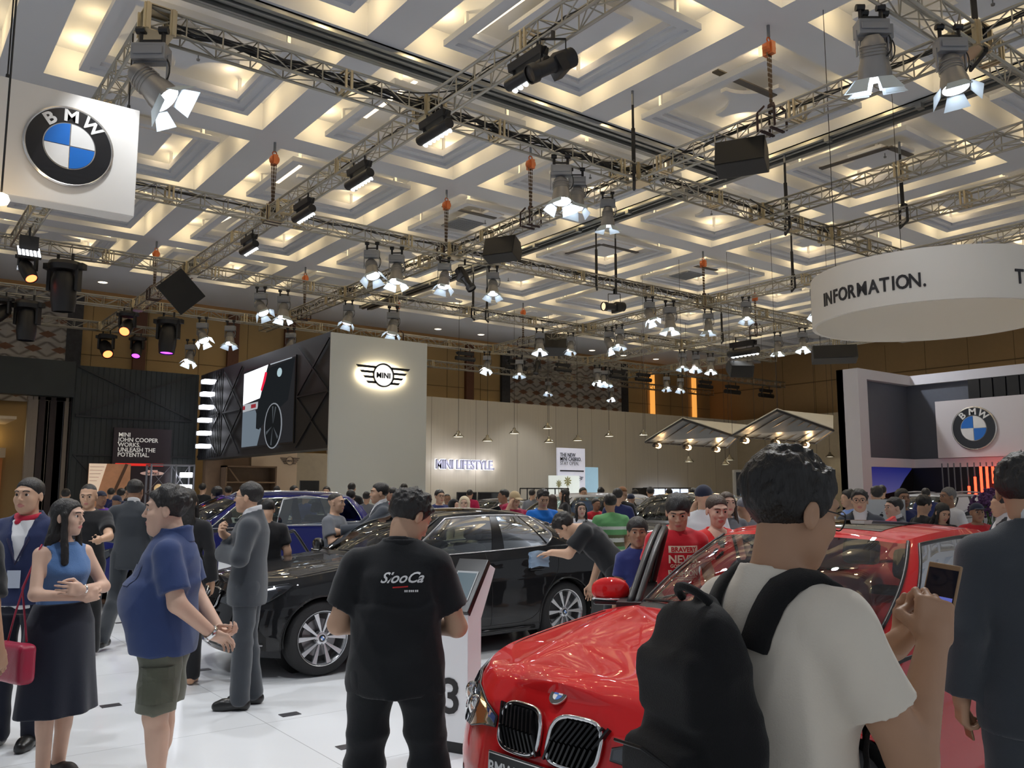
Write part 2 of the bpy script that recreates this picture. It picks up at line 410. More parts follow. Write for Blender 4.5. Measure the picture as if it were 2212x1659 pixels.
w = mb.build('wall_back', [TANW, mat('joint_dark', (0.16, 0.10, 0.04), 0.8), mat('tan_cornice', (0.50, 0.27, 0.10), 0.6)]); tag(w, kind='structure')
for px in (1011, 294, 497, 620):
    a = ony(px, 850, 36.9)
    m_ = MB(); m_.box(a.x-0.24, a.x+0.24, 36.7, 36.9, 0, 9.3)
    tag(m_.build('trim_%d' % (px % 7+3), BROWN), kind='structure')
GLOWP = mat('amber_pilaster', (0.6, 0.25, 0.05), 0.5, emit=(1.0, 0.42, 0.08), es=0.9)
for px, hh in ((1407, 1), (1497, 1)):
    a = ony(px, 850, 36.9); m_ = MB(); m_.box(a.x-0.13, a.x+0.13, 36.72, 36.9, 5, 9.0)
    tag(m_.build('trim_%d' % (11 if px < 1450 else 12), GLOWP), kind='structure')
for (p0, p1, zz, lab) in ((-60, 135, 9.3, 'far left above the black wall'), (1100, 1341, 9.3, 'above the wood wall')):
    a = ony(p0, 850, 36.8); b = ony(p1, 850, 36.8)
    r = empty('carved_wall_panel', (a.x, 36.75, 5.0), label='grey and brown carved relief panel on the back wall, '+lab, cat='wall panel')
    m_ = MB(); m_.box(0, b.x-a.x, 0, 0.14, 0, 4.3); m_.build('relief', batik_mat(), r)
    for s_ in (0, 1):
        m_ = MB(); q = (b.x-a.x) if s_ else -0.55; m_.box(q, q+0.55, -0.04, 0.14, 0, 4.3); m_.build('stone_border', STONE, r)
mb = MB(); mb.box(44.4, 44.6, YB0, YB1, 0, CZ+0.7); mb.mi = 1
for k in range(18): mb.box(44.385, 44.4, -4+2.2*k, -3.98+2.2*k, 0, CZ)
mb.box(44.37, 44.4, YB0, YB1, 8.0, 8.06)
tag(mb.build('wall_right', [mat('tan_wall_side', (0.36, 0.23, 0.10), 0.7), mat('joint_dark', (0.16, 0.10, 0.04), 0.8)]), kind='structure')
# foyer seen through the opening at far left
a = ony(0, 900, 33.6)
# ---------------------------------------------------------------- trusses
TZ0, TZ1, TS = 7.71, 8.01, 0.30
BRASS = mat('truss_joint', (0.58, 0.50, 0.34), 0.35, 0.7, var=0.1)
def truss(axis, c, a0, a1, label, step=0.5, z0=TZ0):
    """box truss; axis 'x' runs along X with near face at y=c, axis 'y' runs along Y with near face at x=c"""
    r = empty('lighting_truss', ((a0+a1)/2, c+TS/2, z0) if axis == 'x' else (c+TS/2, (a0+a1)/2, z0), label=label, cat='truss')
    L = a1-a0; h = L/2
    def P(t, u, w): return (t, u, w) if axis == 'x' else (u, t, w)
    for (u, w) in ((-.15, 0), (.15, 0), (-.15, .3), (.15, .3)):
        m = MB(); m.tube(P(-h, u, w), P(h, u, w), 0.0245, 8); m.build('chord', ALU, r, smooth=True)
    m = MB(); n = max(1, round(L/step)); st = L/n
    for i in range(n+1):
        t = -h+i*st
        for u in (-.15, .15): m.tube(P(t, u, 0), P(t, u, .3), 0.012, 5, cap=False)
        for w in (0, .3): m.tube(P(t, -.15, w), P(t, .15, w), 0.010, 5, cap=False)
        if i < n:
            f = i % 2
            for u in (-.15, .15): m.tube(P(t, u, .3*f), P(t+st, u, .3*(1-f)), 0.011, 5, cap=False)
            m.tube(P(t, -.15 if f else .15, 0), P(t+st, .15 if f else -.15, 0), 0.010, 5, cap=False)
            m.tube(P(t, .15 if f else -.15, .3), P(t+st, -.15 if f else .15, .3), 0.010, 5, cap=False)
    m.build('bracing', ALU, r, smooth=True)
    k = max(1, round(L/3.0))
    for i in range(1, k):
        t = -h+i*L/k; m = MB()
        for dt in (-.045, .045):
            for u in (-.16, .16): m.bar(P(t+dt, u, 0), P(t+dt, u, .3), 0.035, 0.035, (1, 0, 0) if axis == 'y' else (0, 1, 0))
            for w in (0, .3): m.bar(P(t+dt, -.16, w), P(t+dt, .16, w), 0.035, 0.03)
        m.build('joint_frame', BRASS, r)
    return r
truss('x', 4.97, 9.3, 19.0, 'aluminium box truss crossing the top right corner of the picture')
truss('x', 11.4, 2.6, 23, 'long aluminium box truss from the top left corner down to the round white sign')
truss('x', 18.2, -1, 28.0, 'aluminium box truss running behind the hanging square sign, past three hoists')
truss('x', 24.2, -1, 34, 'aluminium box truss carrying the two black straps side by side in the middle')
truss('x', 30.1, -1, 43, 'aluminium box truss passing just above the white tower')
truss('x', 34.9, -1, 9.5, 'far box truss low at left in front of the carved panel')
truss('x', 35.4, 16, 43, 'farthest box truss over the wood wall')
truss('y', 2.6, 11.7, 24.2, 'short box truss with a lamp panel above the left end of the hanging sign')
truss('y', 6.92, 3.0, 35.2, 'box truss with a diagonal row of black LED bars, top centre to lower left')
truss('y', 11.78, 2.0, 31.5, 'aluminium box truss from top right past the big speaker to the tower')
truss('y', 15.72, 2.0, 11.4, 'upper of the parallel box trusses at the right edge')
truss('y', 18.4, 2.0, 11.4, 'middle of the parallel box trusses at the right edge')
truss('y', 21.8, 2.0, 30.1, 'box truss running from behind the round sign down to the middle')
truss('y', 27.4, 10.0, 35.4, 'box truss with the lit blue LED bar, right of the middle')
truss('y', 32.4, 8.0, 35.4, 'far box truss near the striped canopies')
# corner blocks
cb0 = None
for (x, y, lab) in [(2.6, 11.4, 'at the top left corner'), (6.92, 11.4, 'top centre left, above the LED bars'), (11.78, 11.4, 'wrapped in black cable right of centre'), (6.92, 18.2, 'under the orange hoist in the upper left'),
                    (11.78, 18.2, 'left of the upper middle speaker'), (6.92, 24.2, 'above the square black speaker at left'), (6.92, 30.1, 'at far left above the red lamps'), (6.92, 34.9, 'farthest left, at the end of the truss'),
                    (11.78, 24.2, 'above the left part of the white tower'), (21.8, 18.2, 'under the brown hoist left of the round sign'), (21.8, 24.2, 'left of the big dark speaker cluster'), (11.78, 4.97, 'top right corner'),
                    (21.8, 30.1, 'above the wood wall left of the carved panel'), (27.4, 24.2, 'left of the lit LED bar'), (27.4, 30.1, 'over the right half of the carved panel'), (15.72, 11.4, 'where the first right hand truss joins, black clamp'), (18.4, 11.4, 'where the second right hand truss joins')]:
    if cb0 is None:
        m = MB()
        for z in (-.03, .33): m.box(-.18, .18, -.18, .18, z-.008, z+.008)
        for a in (-.165, .165):
            for b in (-.165, .165):
                m.box(a-.02, a+.02, b-.045, b+.045, -.03, .33); m.box(a-.045, a+.045, b-.02, b+.02, -.03, .33)
        o = cb0 = m.build('truss_corner_block', BRASS)
    else: o = cb0.copy(); COL.objects.link(o)
    o.location = (x+.15, y+.15, TZ0); tag(o, 'square truss corner block '+lab, 'truss joint', 'corner blocks of the truss grid')
# cables lying in the trusses
CAB = mat('black_cable', (0.015, 0.015, 0.016), 0.5)
def cables(axis, c, a0, a1, label, n=5, sag=0.07, r=0.011):
    rr = random.Random(int(a0*10+c)); m = MB()
    for k in range(n):
        pts = []; t = a0; u0 = rr.uniform(-.1, .1)
        while t < a1:
            u = u0+rr.uniform(-.03, .03); w = .28-rr.random()*sag-.03*k/n
            pts.append((t, c+.15+u, TZ0+w) if axis == 'x' else (c+.15+u, t, TZ0+w)); t += rr.uniform(.25, .45)
        m.path([Vector(p) for p in pts], r, 5)
    tag(m.build('cable_bundle', CAB, smooth=True), label, 'cable')
cables('x', 11.4, 2.9, 11.8, 'thick bundle of black cables inside the long truss at upper left', 9, 0.14, .014)
cables('x', 11.4, 12.1, 19, 'black cables inside the truss right of centre', 4)
cables('x', 18.2, 2.0, 11.8, 'cables in the truss beside the square hanging sign', 3)
cables('x', 18.2, 12.1, 21.7, 'cables in the truss above the middle spotlights', 6)
cables('y', 11.78, 4, 18, 'cables in the truss above the big speaker', 4)
cables('y', 11.78, 18.6, 30, 'cables in the truss behind the middle speaker', 3)
cables('x', 24.2, 12, 27, 'cables in the truss above the carved panel', 3)
cables('y', 6.92, 4, 17, 'cables in the truss with the LED bars', 2)
for (a, b, s_, lab) in [((1620, 430), (1850, 477), 0.35, 'loose black cable sagging between the right hand trusses'), ((860, 198), (1010, 190), 0.05, 'short cable spanning over the top centre joint')]:
    p = onz(*a, 8.0); q = onz(*b, 8.0); m = MB(); m.path([p.lerp(q, t/10)-Vector((0, 0, s_*4*(t/10)*(1-t/10))) for t in range(11)], .012, 5)
    tag(m.build('sagging_cable', CAB, smooth=True), lab, 'cable')

# ---------------------------------------------------------------- chain hoists and straps
ORG = mat('hoist_orange', (0.55, 0.13, 0.03), 0.45); CHAIN = mat('chain_steel', (0.10, 0.07, 0.05), 0.5, 0.6); STRAP = mat('black_strap', (0.012, 0.012, 0.013), 0.7)
GREY = mat('anchor_grey', (0.25, 0.26, 0.27), 0.5, 0.5); SLING = mat('sling_brown', (0.05, 0.03, 0.03), 0.9)
def hoist(x, y, lab, zt=CZ, drop=0.42):
    r = empty('chain_hoist', (x, y, 8.02), label=lab, cat='hoist', group='chain hoists holding the trusses')
    H = zt-8.02
    m = MB(); m.tube((0, 0, H-.22), (0, 0, H), .03, 6); m.build('anchor', GREY, r)
    m = MB()
    a = [(.0+.05*math.cos(t), 0, H-.27+.05*math.sin(t)) for t in [PI*2*i/8 for i in range(9)]]
    m.path([Vector(p) for p in a], .014, 5); m.build('hook', ORG, r)
    m = MB(); m.lathe([(0, -.07), (.10, -.07), (.115, -.03), (.115, .03), (.10, .07), (0, .07)], 14, Matrix.Translation((0, 0, H-drop)), axis='Y')
    m.box(-.05, .05, -.10, .10, H-drop-.12, H-drop+.1); m.build('body', ORG, r, smooth=False)
    for dx in (-.06, .05, .01, -.02):
        m = MB(); n = max(4, int((H-drop-.1)/.045)); z = H-drop-.1; st = (H-drop-.1)/n
        for i in range(n):
            if i % 2: m.bar((dx*(1-i/n*.6), 0, z-i*st+.006), (dx*(1-i/n*.6), 0, z-(i+1)*st-.006), .022, .007)
            else: m.bar((dx*(1-i/n*.6), 0, z-i*st+.006), (dx*(1-i/n*.6), 0, z-(i+1)*st-.006), .007, .022)
        m.build('chain', CHAIN, r)
    m = MB()
    for (a, b) in ((-.17, -.17), (.17, -.17), (-.17, .17), (.17, .17)):
        m.bar((a*.5, b*.5, .12), (a, b, .0), .05, .025); m.bar((a, b, .0), (a, b, -.33), .07, .03)
    m.bar((-.18, -.1, -.34), (.18, -.1, -.34), .05, .03); m.bar((-.18, .1, -.34), (.18, .1, -.34), .05, .03); m.lathe([(0, .18), (.06, .14), (.07, .08), (0, .05)], 8); m.build('sling', SLING, r)
for (x, y, lab) in [(7.07, 18.35, 'orange chain hoist in the upper left, hanging at the ceiling beam crossing'), (11.93, 18.6, 'orange chain hoist left of centre above the middle speaker'), (11.93, 15.0, 'orange chain hoist right of it, above the bright double spotlight'),
                    (11.93, 8.4, 'tall orange chain hoist at upper right above the big black speaker'), (7.07, 28.2, 'dark chain hoist above the red lamps at left'), (21.95, 18.35, 'thin chain hoist just left of the round white sign'),
                    (12.2, 28.3, 'small red chain hoist above the screen wall at left centre'), (17.1, 30.25, 'small chain hoist over the right edge of the white tower'), (22.0, 28.2, 'small orange chain hoist above the dark hanging speaker'), (27.55, 20.5, 'brown chain hoist left of the lit LED bar')]:
    hoist(x, y, lab)
def strap(px, py0, plane, val, lab, zt=CZ, w=.06):
    p = ony(px, py0, val) if plane == 'y' else onx(px, py0, val)
    r = empty('ratchet_strap', (p.x, p.y, TZ0-.05), label=lab, cat='strap', group='black straps from the ceiling to the trusses')
    H = zt-TZ0+.05
    m = MB(); m.tube((0, 0, H-.3), (0, 0, H), .028, 6); m.build('anchor', GREY, r)
    m = MB(); m.bar((0, 0, .35), (.02, .02, H*.6), w*1.3, .03); m.bar((.02, .02, H*.6), (0, 0, H-.28), w*.8, .03)
    m.path([Vector((-.17, -.17, .36)), Vector((0, 0, .48)), Vector((.17, .17, .36)), Vector((.19, .19, -.02)), Vector((-.19, -.19, -.02)), Vector((-.19, -.19, .3))], .03, 6); m.build('webbing', STRAP, r)
for a in [(1368, 300, 'y', 11.55, 'black strap right of centre at the cable wrapped truss joint'), (1288, 560, 'y', 18.35, 'left of the two black straps near the middle'), (1330, 570, 'y', 18.35, 'right of the two black straps near the middle'),
          (1022, 640, 'y', 24.35, 'left of the two short black straps below the middle speaker'), (1052, 645, 'y', 24.35, 'right of the two short black straps below the middle speaker'), (1697, 400, 'y', 11.55, 'black strap at the first right hand truss joint'),
          (1950, 440, 'x', 18.5, 'black strap over the round sign'), (2108, 60, 'y', 5.12, 'black strap in the top right corner'), (1712, 580, 'x', 21.95, 'black strap just left of the round sign'), (1560, 730, 'x', 27.55, 'thin strap right of the lit LED bar')]:
    strap(*a)

# ---------------------------------------------------------------- lamps
LENS = glow('lamp_white', (0.86, 0.90, 1.0), 70.0); LENSD = glow('lamp_white_dim', (0.86, 0.90, 1.0), 20.0)
FG = mat('lamp_housing_grey', (0.30, 0.29, 0.28), 0.38, 0.5); FB = mat('ballast_grey', (0.28, 0.29, 0.31), 0.5, 0.2)
DOOR = mat('barn_door', (0.62, 0.72, 0.78), 0.5)
def make_fresnel(lens, dark=False):
    r = empty('barn_door_spotlight')
    m = MB()
    for x in (-.1, .1): m.bar((x, 0, 0.02), (x, 0, -.16), .03, .03); m.tube((x-.04, 0, 0), (x+.04, 0, 0), .035, 8)
    m.bar((-.1, 0, -.1), (.1, 0, -.1), .02, .02)
    m.build('clamp', BLACKM, r)
    m = MB(); m.box(-.15, .15, -.08, .08, -.30, -.15); m.box(-.13, .13, -.095, -.08, -.26, -.19); m.build('ballast', FB, r, bevel=.008)
    m = MB(); m.bar((-.15, 0, -.24), (-.15, 0, -.50), .012, .035, (0, 1, 0)); m.bar((.15, 0, -.24), (.15, 0, -.50), .012, .035, (0, 1, 0)); m.bar((-.15, 0, -.3), (.15, 0, -.3), .035, .012); m.build('yoke', FB, r)
    m = MB()   # housing, axis -Z is the beam, pivot at origin
    m.lathe([(0, .20), (.06, .195), (.10, .15), (.115, .06), (.115, -.02), (.14, -.12), (.142, -.20), (.13, -.20), (.125, -.16)], 22)
    for q in range(4): m.lathe([(.118, .1-q*.03), (.124, .095-q*.03), (.118, .09-q*.03)], 22)
    b = m.build('housing', FG if not dark else BLACKM, r, smooth=True, auto=40); b.location = (0, 0, -.50)
    m = MB(); m.lathe([(0, -.18), (.06, -.183), (.125, -.17)], 20); m.build('lens', lens, b, smooth=True)
    for k in range(4):
        m = MB(); M = Matrix.Rotation(PI/2*k+PI/4, 4, 'Z') @ Matrix.Translation((.14, 0, -.2)) @ Matrix.Rotation(math.radians(-38), 4, 'Y')
        w, v = (.10, .15) if k % 2 else (.08, .13)
        P = [(0, -w, 0), (0, w, 0), (0, v, -.15), (0, -v, -.15)]; m.prism(P, (.004, 0, 0), M); m.build('barn_door_flap', DOOR, b)
    m = MB(); m.path([Vector((.13*math.cos(t)*.6+.10, -.02, -.38+.13*math.sin(t))) for t in [PI*(-.5+i/9) for i in range(10)]], .007, 5); m.build('cable', CAB, r)
    return r
def aim(root, name, pan, tilt):
    for c in root.children:
        if c.name.split('.')[0] == name: c.rotation_euler = Matrix.Rotation(math.radians(pan), 4, 'Z').to_euler() if False else (Matrix.Rotation(math.radians(pan), 4, 'Z') @ Matrix.Rotation(math.radians(tilt), 4, 'X')).to_euler()
protos = {'on': make_fresnel(LENS), 'dim': make_fresnel(LENSD)}
used = set()
def snap(v):
    c = [4.97, 11.4, 18.2, 24.2, 30.1, 34.9, 35.4, 2.6, 6.92, 11.78, 15.72, 18.4, 21.8, 27.4, 32.4]; c += [q+.3 for q in c]
    b = min(c, key=lambda q: abs(q-v)); return b if abs(b-v) < .35 else v
def place(proto_key, loc, rz=0, sc=1.0):
    pr = protos[proto_key]
    o = pr if proto_key not in used else copy_tree(pr)
    used.add(proto_key); o.location = loc; o.rotation_euler = (0, 0, rz); o.scale = (sc,)*3
    return o
def on_truss(px, py, plane, val, drop=.5):
    """x,y under a truss for a fixture whose body shows at px,py"""
    p = ony(px, py, val) if plane == 'y' else onx(px, py, val)
    return (p.x, p.y, TZ0-.03)
FR = [  # px,py,plane,val,kind,pan,tilt,scale,where
    (325, 150, 'y', 11.5, 'on', 100, -48, 1.5, 'big shining one above the square hanging sign'),
    (1212, 400, 'y', 11.5, 'on', 10, -10, 1.25, 'brightest one above the middle of the hall'), (1246, 395, 'y', 11.62, 'dim', -30, -15, 1.1, 'pressed beside the brightest one above the middle'),
    (1888, 40, 'x', 9.9, 'on', -20, 22, 1.3, 'upper one of the pair with blue flaps at top right'), (1884, 95, 'x', 9.75, 'on', -20, 22, 1.3, 'lower one of the pair with blue flaps at top right'),
    (2055, 140, 'y', 5.1, 'dim', 20, -10, 1.25, 'grey one at the top right truss joint'),
    (1313, 475, 'x', 11.93, 'dim', 0, 5, 1.0, 'single one under the truss left of the big speaker'),
    (803, 575, 'y', 18.35, 'dim', 30, -25, 1.25, 'left one of the pair left of centre with pale flaps'), (857, 572, 'y', 18.35, 'on', -5, -12, 1.25, 'right, blazing one of the pair left of centre'),
    (563, 655, 'y', 24.35, 'dim', 60, -35, 1.2, 'tilted one right of the black speaker at left'), (613, 655, 'y', 24.35, 'on', 0, -10, 1.2, 'fan flapped shining one over the video wall'),
    (437, 716, 'y', 30.2, 'on', 50, -35, 1.25, 'shining one above the black wall left of the video wall'), (497, 720, 'y', 30.2, 'dim', 10, -15, 1.2, 'dim one above the left end of the video wall'), (411, 760, 'y', 34.9, 'on', 0, -25, 1.3, 'low shining one above the black wall'),
    (628, 728, 'y', 30.2, 'dim', -30, -20, 1.2, 'one right above the black end of the video wall'), (753, 683, 'y', 24.35, 'dim', -30, -20, 1.1, 'one over the top left corner of the white tower'), (850, 645, 'y', 24.35, 'dim', -30, -15, 1.3, 'one over the middle of the white tower'),
    (960, 605, 'y', 18.35, 'dim', -25, -15, 1.15, 'one left of the black profile lamp'), (1065, 575, 'y', 18.35, 'dim', 0, -15, 1.1, 'one with white and blue flaps under the middle speaker'),
    (1166, 740, 'y', 24.35, 'on', 0, -12, 1.2, 'blazing one left of the big dark speaker'), (1233, 752, 'y', 24.35, 'dim', -30, -15, 1.0, 'one right of the big dark speaker'), (1052, 783, 'y', 30.2, 'on', -20, -25, 1.15, 'shining one over the left end of the wood wall'),
    (1122, 798, 'y', 30.2, 'dim', 0, -10, 1.2, 'yellowish one left of the carved panel'), (1184, 832, 'y', 35.5, 'dim', -20, -15, 1.1, 'low one in front of the carved panel, left'), (1290, 808, 'y', 30.2, 'on', 20, -15, 1.15, 'left one of the cluster of three before the carved panel'),
    (1304, 818, 'y', 30.4, 'on', 0, -15, 1.15, 'middle one of the cluster of three before the carved panel'), (1312, 806, 'y', 30.6, 'dim', -20, -15, 1.15, 'right one of the cluster of three before the carved panel'), (1320, 853, 'y', 35.5, 'on', 10, -15, 1.1, 'lowest one right before the carved panel'),
    (1403, 688, 'y', 18.35, 'on', 40, -25, 1.1, 'left one of three in a row below the right joint'), (1447, 685, 'y', 18.35, 'on', 0, -5, 1.3, 'middle, square glowing one of the three below the right joint'), (1530, 695, 'y', 18.3, 'dim', 0, 0, 1.1, 'grey one right under the joint left of the round sign'),
    (1612, 680, 'x', 21.95, 'dim', -10, -15, 1.0, 'one right of the joint left of the round sign'), (1316, 766, 'x', 21.95, 'on', 60, -30, 1.2, 'shining one tilted left in the middle cluster'), (1338, 728, 'x', 21.95, 'dim', -20, -10, 1.1, 'upper one in the middle cluster'),
    (1474, 780, 'y', 24.35, 'dim', -10, -10, 1.1, 'first of three right of the amber columns'), (1503, 785, 'y', 24.35, 'dim', -10, -15, 1.1, 'second of three right of the amber columns'), (1535, 792, 'y', 24.35, 'on', -10, -12, 1.1, 'third, brightest of three right of the amber columns'),
    (1440, 835, 'y', 30.2, 'dim', 10, -15, 1.1, 'left of two below the amber columns'), (1470, 836, 'y', 30.2, 'dim', -30, -20, 1.1, 'right of two below the amber columns'), (1683, 818, 'x', 27.55, 'on', 0, 0, 1.1, 'one above the right striped canopy'),
    (1736, 785, 'x', 27.55, 'on', -10, -15, 1.1, 'one above and right of the canopy'), (1772, 748, 'x', 21.95, 'on', 0, -12, 1.35, 'violet white blazing one under the left edge of the round sign'), (1814, 755, 'x', 21.95, 'dim', -10, -15, 1.0, 'one behind the bottom edge of the round sign, left'),
    (1866, 768, 'x', 21.95, 'dim', -10, -15, 1.0, 'one left of the white portal top'), (1955, 757, 'x', 21.95, 'dim', -30, -20, 1.1, 'one over the grey portal panel'), (2076, 790, 'x', 27.55, 'on', 30, -15, 1.1, 'left of two over the right portal roof line'), (2112, 780, 'x', 27.55, 'on', -20, -15, 1.1, 'right of two over the right portal roof line')]
for (px, py, pl, val, kind, pan, tilt, sc, where) in FR:
    val = snap(val); p = ony(px, py, val) if pl == 'y' else onx(px, py, val)
    hz = p.z+.5*sc                              # clamp height that puts the housing where it shows
    hz = TZ0-.03 if abs(hz-TZ0) < .25 else hz
    o = place(kind, (p.x, p.y, TZ0-.03), rz=math.radians(-37), sc=sc)
    aim(o, 'housing', pan, tilt); tag(o, 'grey spotlight with flaps, '+where, 'spotlight', 'spotlights with flaps on the trusses')
# LED bars
def make_bar(lit):
    r = empty('led_bar'); m = MB()
    for x in (-.22, .22): m.bar((x, 0, .02), (x, 0, -.12), .03, .03)
    m.build('clamp', BLACKM, r)
    m = MB(); m.prism([(-.36, -.09, -.12), (-.36, .09, -.12), (-.36, .07, -.24), (-.36, -.07, -.24)], (.72, 0, 0)); m.prism([(-.36, -.05, -.12), (-.43, -.0, -.16), (-.36, .0, -.24)], (0, .05, 0)); m.build('driver_box', BLACKM, r, bevel=.01)
    m = MB()
    for x in (-.3, .3): m.bar((x, 0, -.22), (x, 0, -.36), .04, .05)
    m.lathe([(0, -.44), (.085, -.44), (.085, .44), (0, .44)], 12, Matrix.Translation((0, 0, -.38)), axis='X'); m.build('tube_body', BLACKM, r, smooth=True, auto=40)
    m = MB()
    for k in range(7): m.lathe([(0, -.004), (.045, 0), (.047, .01)], 12, Matrix.Translation((-.36+k*.12, -.05, -.465)) @ Matrix.Rotation(.5, 4, 'X'))
    m.build('led_lens', glow('led_white', (.9, .95, 1), 9.0) if lit else mat('led_off', (.05, .05, .05), .2), r); return r
protos['bar_on'] = make_bar(True); protos['bar_off'] = make_bar(False)
for (px, py, pl, val, kind, rz, sc, where) in [
        (1140, 190, 'x', 7.0, 'bar_on', 90, 1.0, 'lit LED bar beside the black profile lamp at top centre'), (938, 298, 'x', 7.0, 'bar_on', 90, 1.0, 'lit LED bar under the top centre truss joint'), (775, 400, 'x', 7.0, 'bar_on', 90, 1.0, 'lit LED bar third from the top in the diagonal row'),
        (655, 475, 'x', 7.0, 'bar_on', 90, 1.0, 'lit LED bar fourth from the top in the diagonal row'), (537, 545, 'x', 7.0, 'bar_on', 90, 1.0, 'lit LED bar lowest in the diagonal row'), (1425, 15, 'y', 4.97, 'bar_on', 90, 1.15, 'lit LED bar cut by the top edge of the picture'),
        (1605, 742, 'x', 27.5, 'bar_on', 90, 1.6, 'lit bluish LED bar left of the round sign'), (1005, 772, 'y', 30.2, 'bar_off', 0, 1.1, 'unlit black LED bar first in the far row, by the tower'), (1115, 780, 'y', 30.4, 'bar_off', 0, 1.3, 'unlit black LED bar at the left end of the carved panel'),
        (1216, 797, 'y', 30.2, 'bar_off', 0, 1.1, 'unlit black LED bar in front of the carved panel'), (1335, 813, 'y', 30.2, 'bar_off', 0, 1.2, 'unlit black LED bar at the right end of the carved panel'), (1390, 819, 'y', 30.2, 'bar_off', 0, 1.2, 'unlit black LED bar left of the amber columns'),
        (1524, 832, 'y', 30.2, 'bar_off', 0, 1.2, 'unlit black LED bar right of the amber columns'), (1582, 840, 'y', 30.4, 'bar_off', 0, 1.4, 'unlit black LED bar above the left striped canopy'), (1655, 851, 'y', 30.4, 'bar_off', 0, 1.4, 'unlit black LED bar between the canopies'),
        (1905, 750, 'x', 21.95, 'bar_off', 90, 1.4, 'unlit black LED bar over the left end of the white portal'), (2062, 733, 'x', 21.95, 'bar_off', 90, 1.6, 'unlit black LED bar right of it, half behind the round sign')]:
    val = snap(val); p = ony(px, py, val) if pl == 'y' else onx(px, py, val)
    o = place(kind, (p.x, p.y, min(TZ0-.02, p.z+9*sc)), math.radians(rz), sc); tag(o, where, 'stage light', 'LED bars on the trusses')
# LED panel above the sign
p = onx(90, 155, 2.75); r = empty('led_panel_lamp', (p.x, p.y, TZ0), label='black lamp panel with rows of white LEDs above the square hanging sign', cat='stage light')
m = MB(); m.bar((0, 0, 0), (0, 0, -.3), .04, .04); m.box(-.2, .2, -.02, .12, -.55, -.2); m.build('housing', BLACKM, r, bevel=.01)
M = Matrix.Translation((0, -.06, -.62)) @ Matrix.Rotation(-.9, 4, 'X'); m = MB(); m.box(-.24, .24, -.03, .03, -.24, .24, M); m.build('panel', BLACKM, r)
m = MB()
for a in range(6):
    for b in range(6): m.lathe([(0, 0), (.03, .0), (.032, .006)], 8, M @ Matrix.Translation((-.2+a*.08, -.034, -.2+b*.08)) @ Matrix.Rotation(PI/2, 4, 'X'))
m.build('led_lens', glow('led_white', (.9, .95, 1), 9.0), r)
# moving heads
def make_mh(col, s):
    r = empty('moving_head_lamp'); m = MB(); m.tube((-.1, 0, .02), (-.1, 0, -.1), .02, 6); m.tube((.1, 0, .02), (.1, 0, -.1), .02, 6)
    m.lathe([(0, -.10), (.2, -.10), (.22, -.15), (.2, -.22), (0, -.22)], 16); m.box(-.27, .27, -.06, .06, -.20, -.12); m.build('base', BLACKM, r, smooth=True, auto=35)
    m = MB(); m.bar((-.19, 0, -.2), (-.19, 0, -.5), .05, .12, (0, 1, 0)); m.bar((.19, 0, -.2), (.19, 0, -.5), .05, .12, (0, 1, 0)); m.build('yoke', BLACKM, r, bevel=.01)
    m = MB(); m.lathe([(0, .26), (.12, .24), (.16, .12), (.16, -.14), (.14, -.3), (.12, -.3)], 18); h = m.build('head', BLACKM, r, smooth=True, auto=35); h.location = (0, 0, -.48)
    m = MB(); m.lathe([(0, -.285), (.12, -.28)], 18); m.build('lens', glow('lamp_'+s, col, 8.0 if s != 'black' else .02), h); return r
for k_, c_ in (('red', (1.0, .10, .03)), ('violet', (.35, .03, .9)), ('black', (.2, .2, .25))): protos['mh_'+k_] = make_mh(c_, k_)
for (px, py, pl, val, kind, pan, tilt, sc, where) in [
        (60, 570, 'y', 24.3, 'mh_red', 60, -40, 1.1, 'red glowing moving head at far left under the square sign'), (140, 585, 'y', 24.3, 'mh_black', 0, 5, 1.9, 'large black unlit moving head under the square sign'), (60, 670, 'y', 30.2, 'mh_black', 0, 0, 1.8, 'black unlit moving head in front of the carved panel at left'),
        (275, 700, 'y', 30.2, 'mh_red', 10, -55, 1.3, 'red glowing moving head, upper one of the two at the truss end'), (230, 730, 'y', 34.9, 'mh_red', 40, -50, 1.4, 'red glowing moving head, lower one of the two at the truss end'),
        (364, 705, 'y', 30.2, 'mh_violet', -5, -5, 1.8, 'tall black moving head with a faint violet lens'), (297, 745, 'y', 34.9, 'mh_violet', 10, -30, 1.2, 'small moving head with a bright violet lens'), (3, 662, 'y', 30.2, 'mh_red', -10, -50, 1.3, 'red glowing moving head cut by the left edge')]:
    val = snap(val); p = ony(px, py, val) if pl == 'y' else onx(px, py, val)
    o = place(kind, (p.x, p.y, TZ0-.02), math.radians(-37), sc); aim(o, 'head', pan, tilt); tag(o, where, 'stage light', 'moving head lamps')
# ellipsoidal profile lamps
def make_profile(lit):
    r = empty('profile_spotlight'); m = MB(); m.bar((0, 0, .02), (0, 0, -.1), .03, .03); m.bar((-.13, 0, -.1), (.13, 0, -.1), .03, .012)
    for x in (-.13, .13): m.bar((x, 0, -.1), (x, 0, -.38), .012, .03, (0, 1, 0))
    m.build('yoke', BLACKM, r)
    m = MB(); m.lathe([(0, .26), (.10, .25), (.11, .05), (.075, -.02), (.075, -.2), (.10, -.22), (.10, -.3), (.085, -.3)], 18); m.box(-.12, .12, -.05, .13, .0, .1); h = m.build('barrel', BLACKM, r, smooth=True, auto=35); h.location = (0, 0, -.38)
    m = MB(); m.lathe([(0, -.285), (.085, -.28)], 16); m.build('lens', glow('lamp_warm', (1, .75, .45), 1.3) if lit else mat('led_off', (.05, .05, .05), .2), h); return r
protos['prof'] = make_profile(False); protos['prof_on'] = make_profile(True)
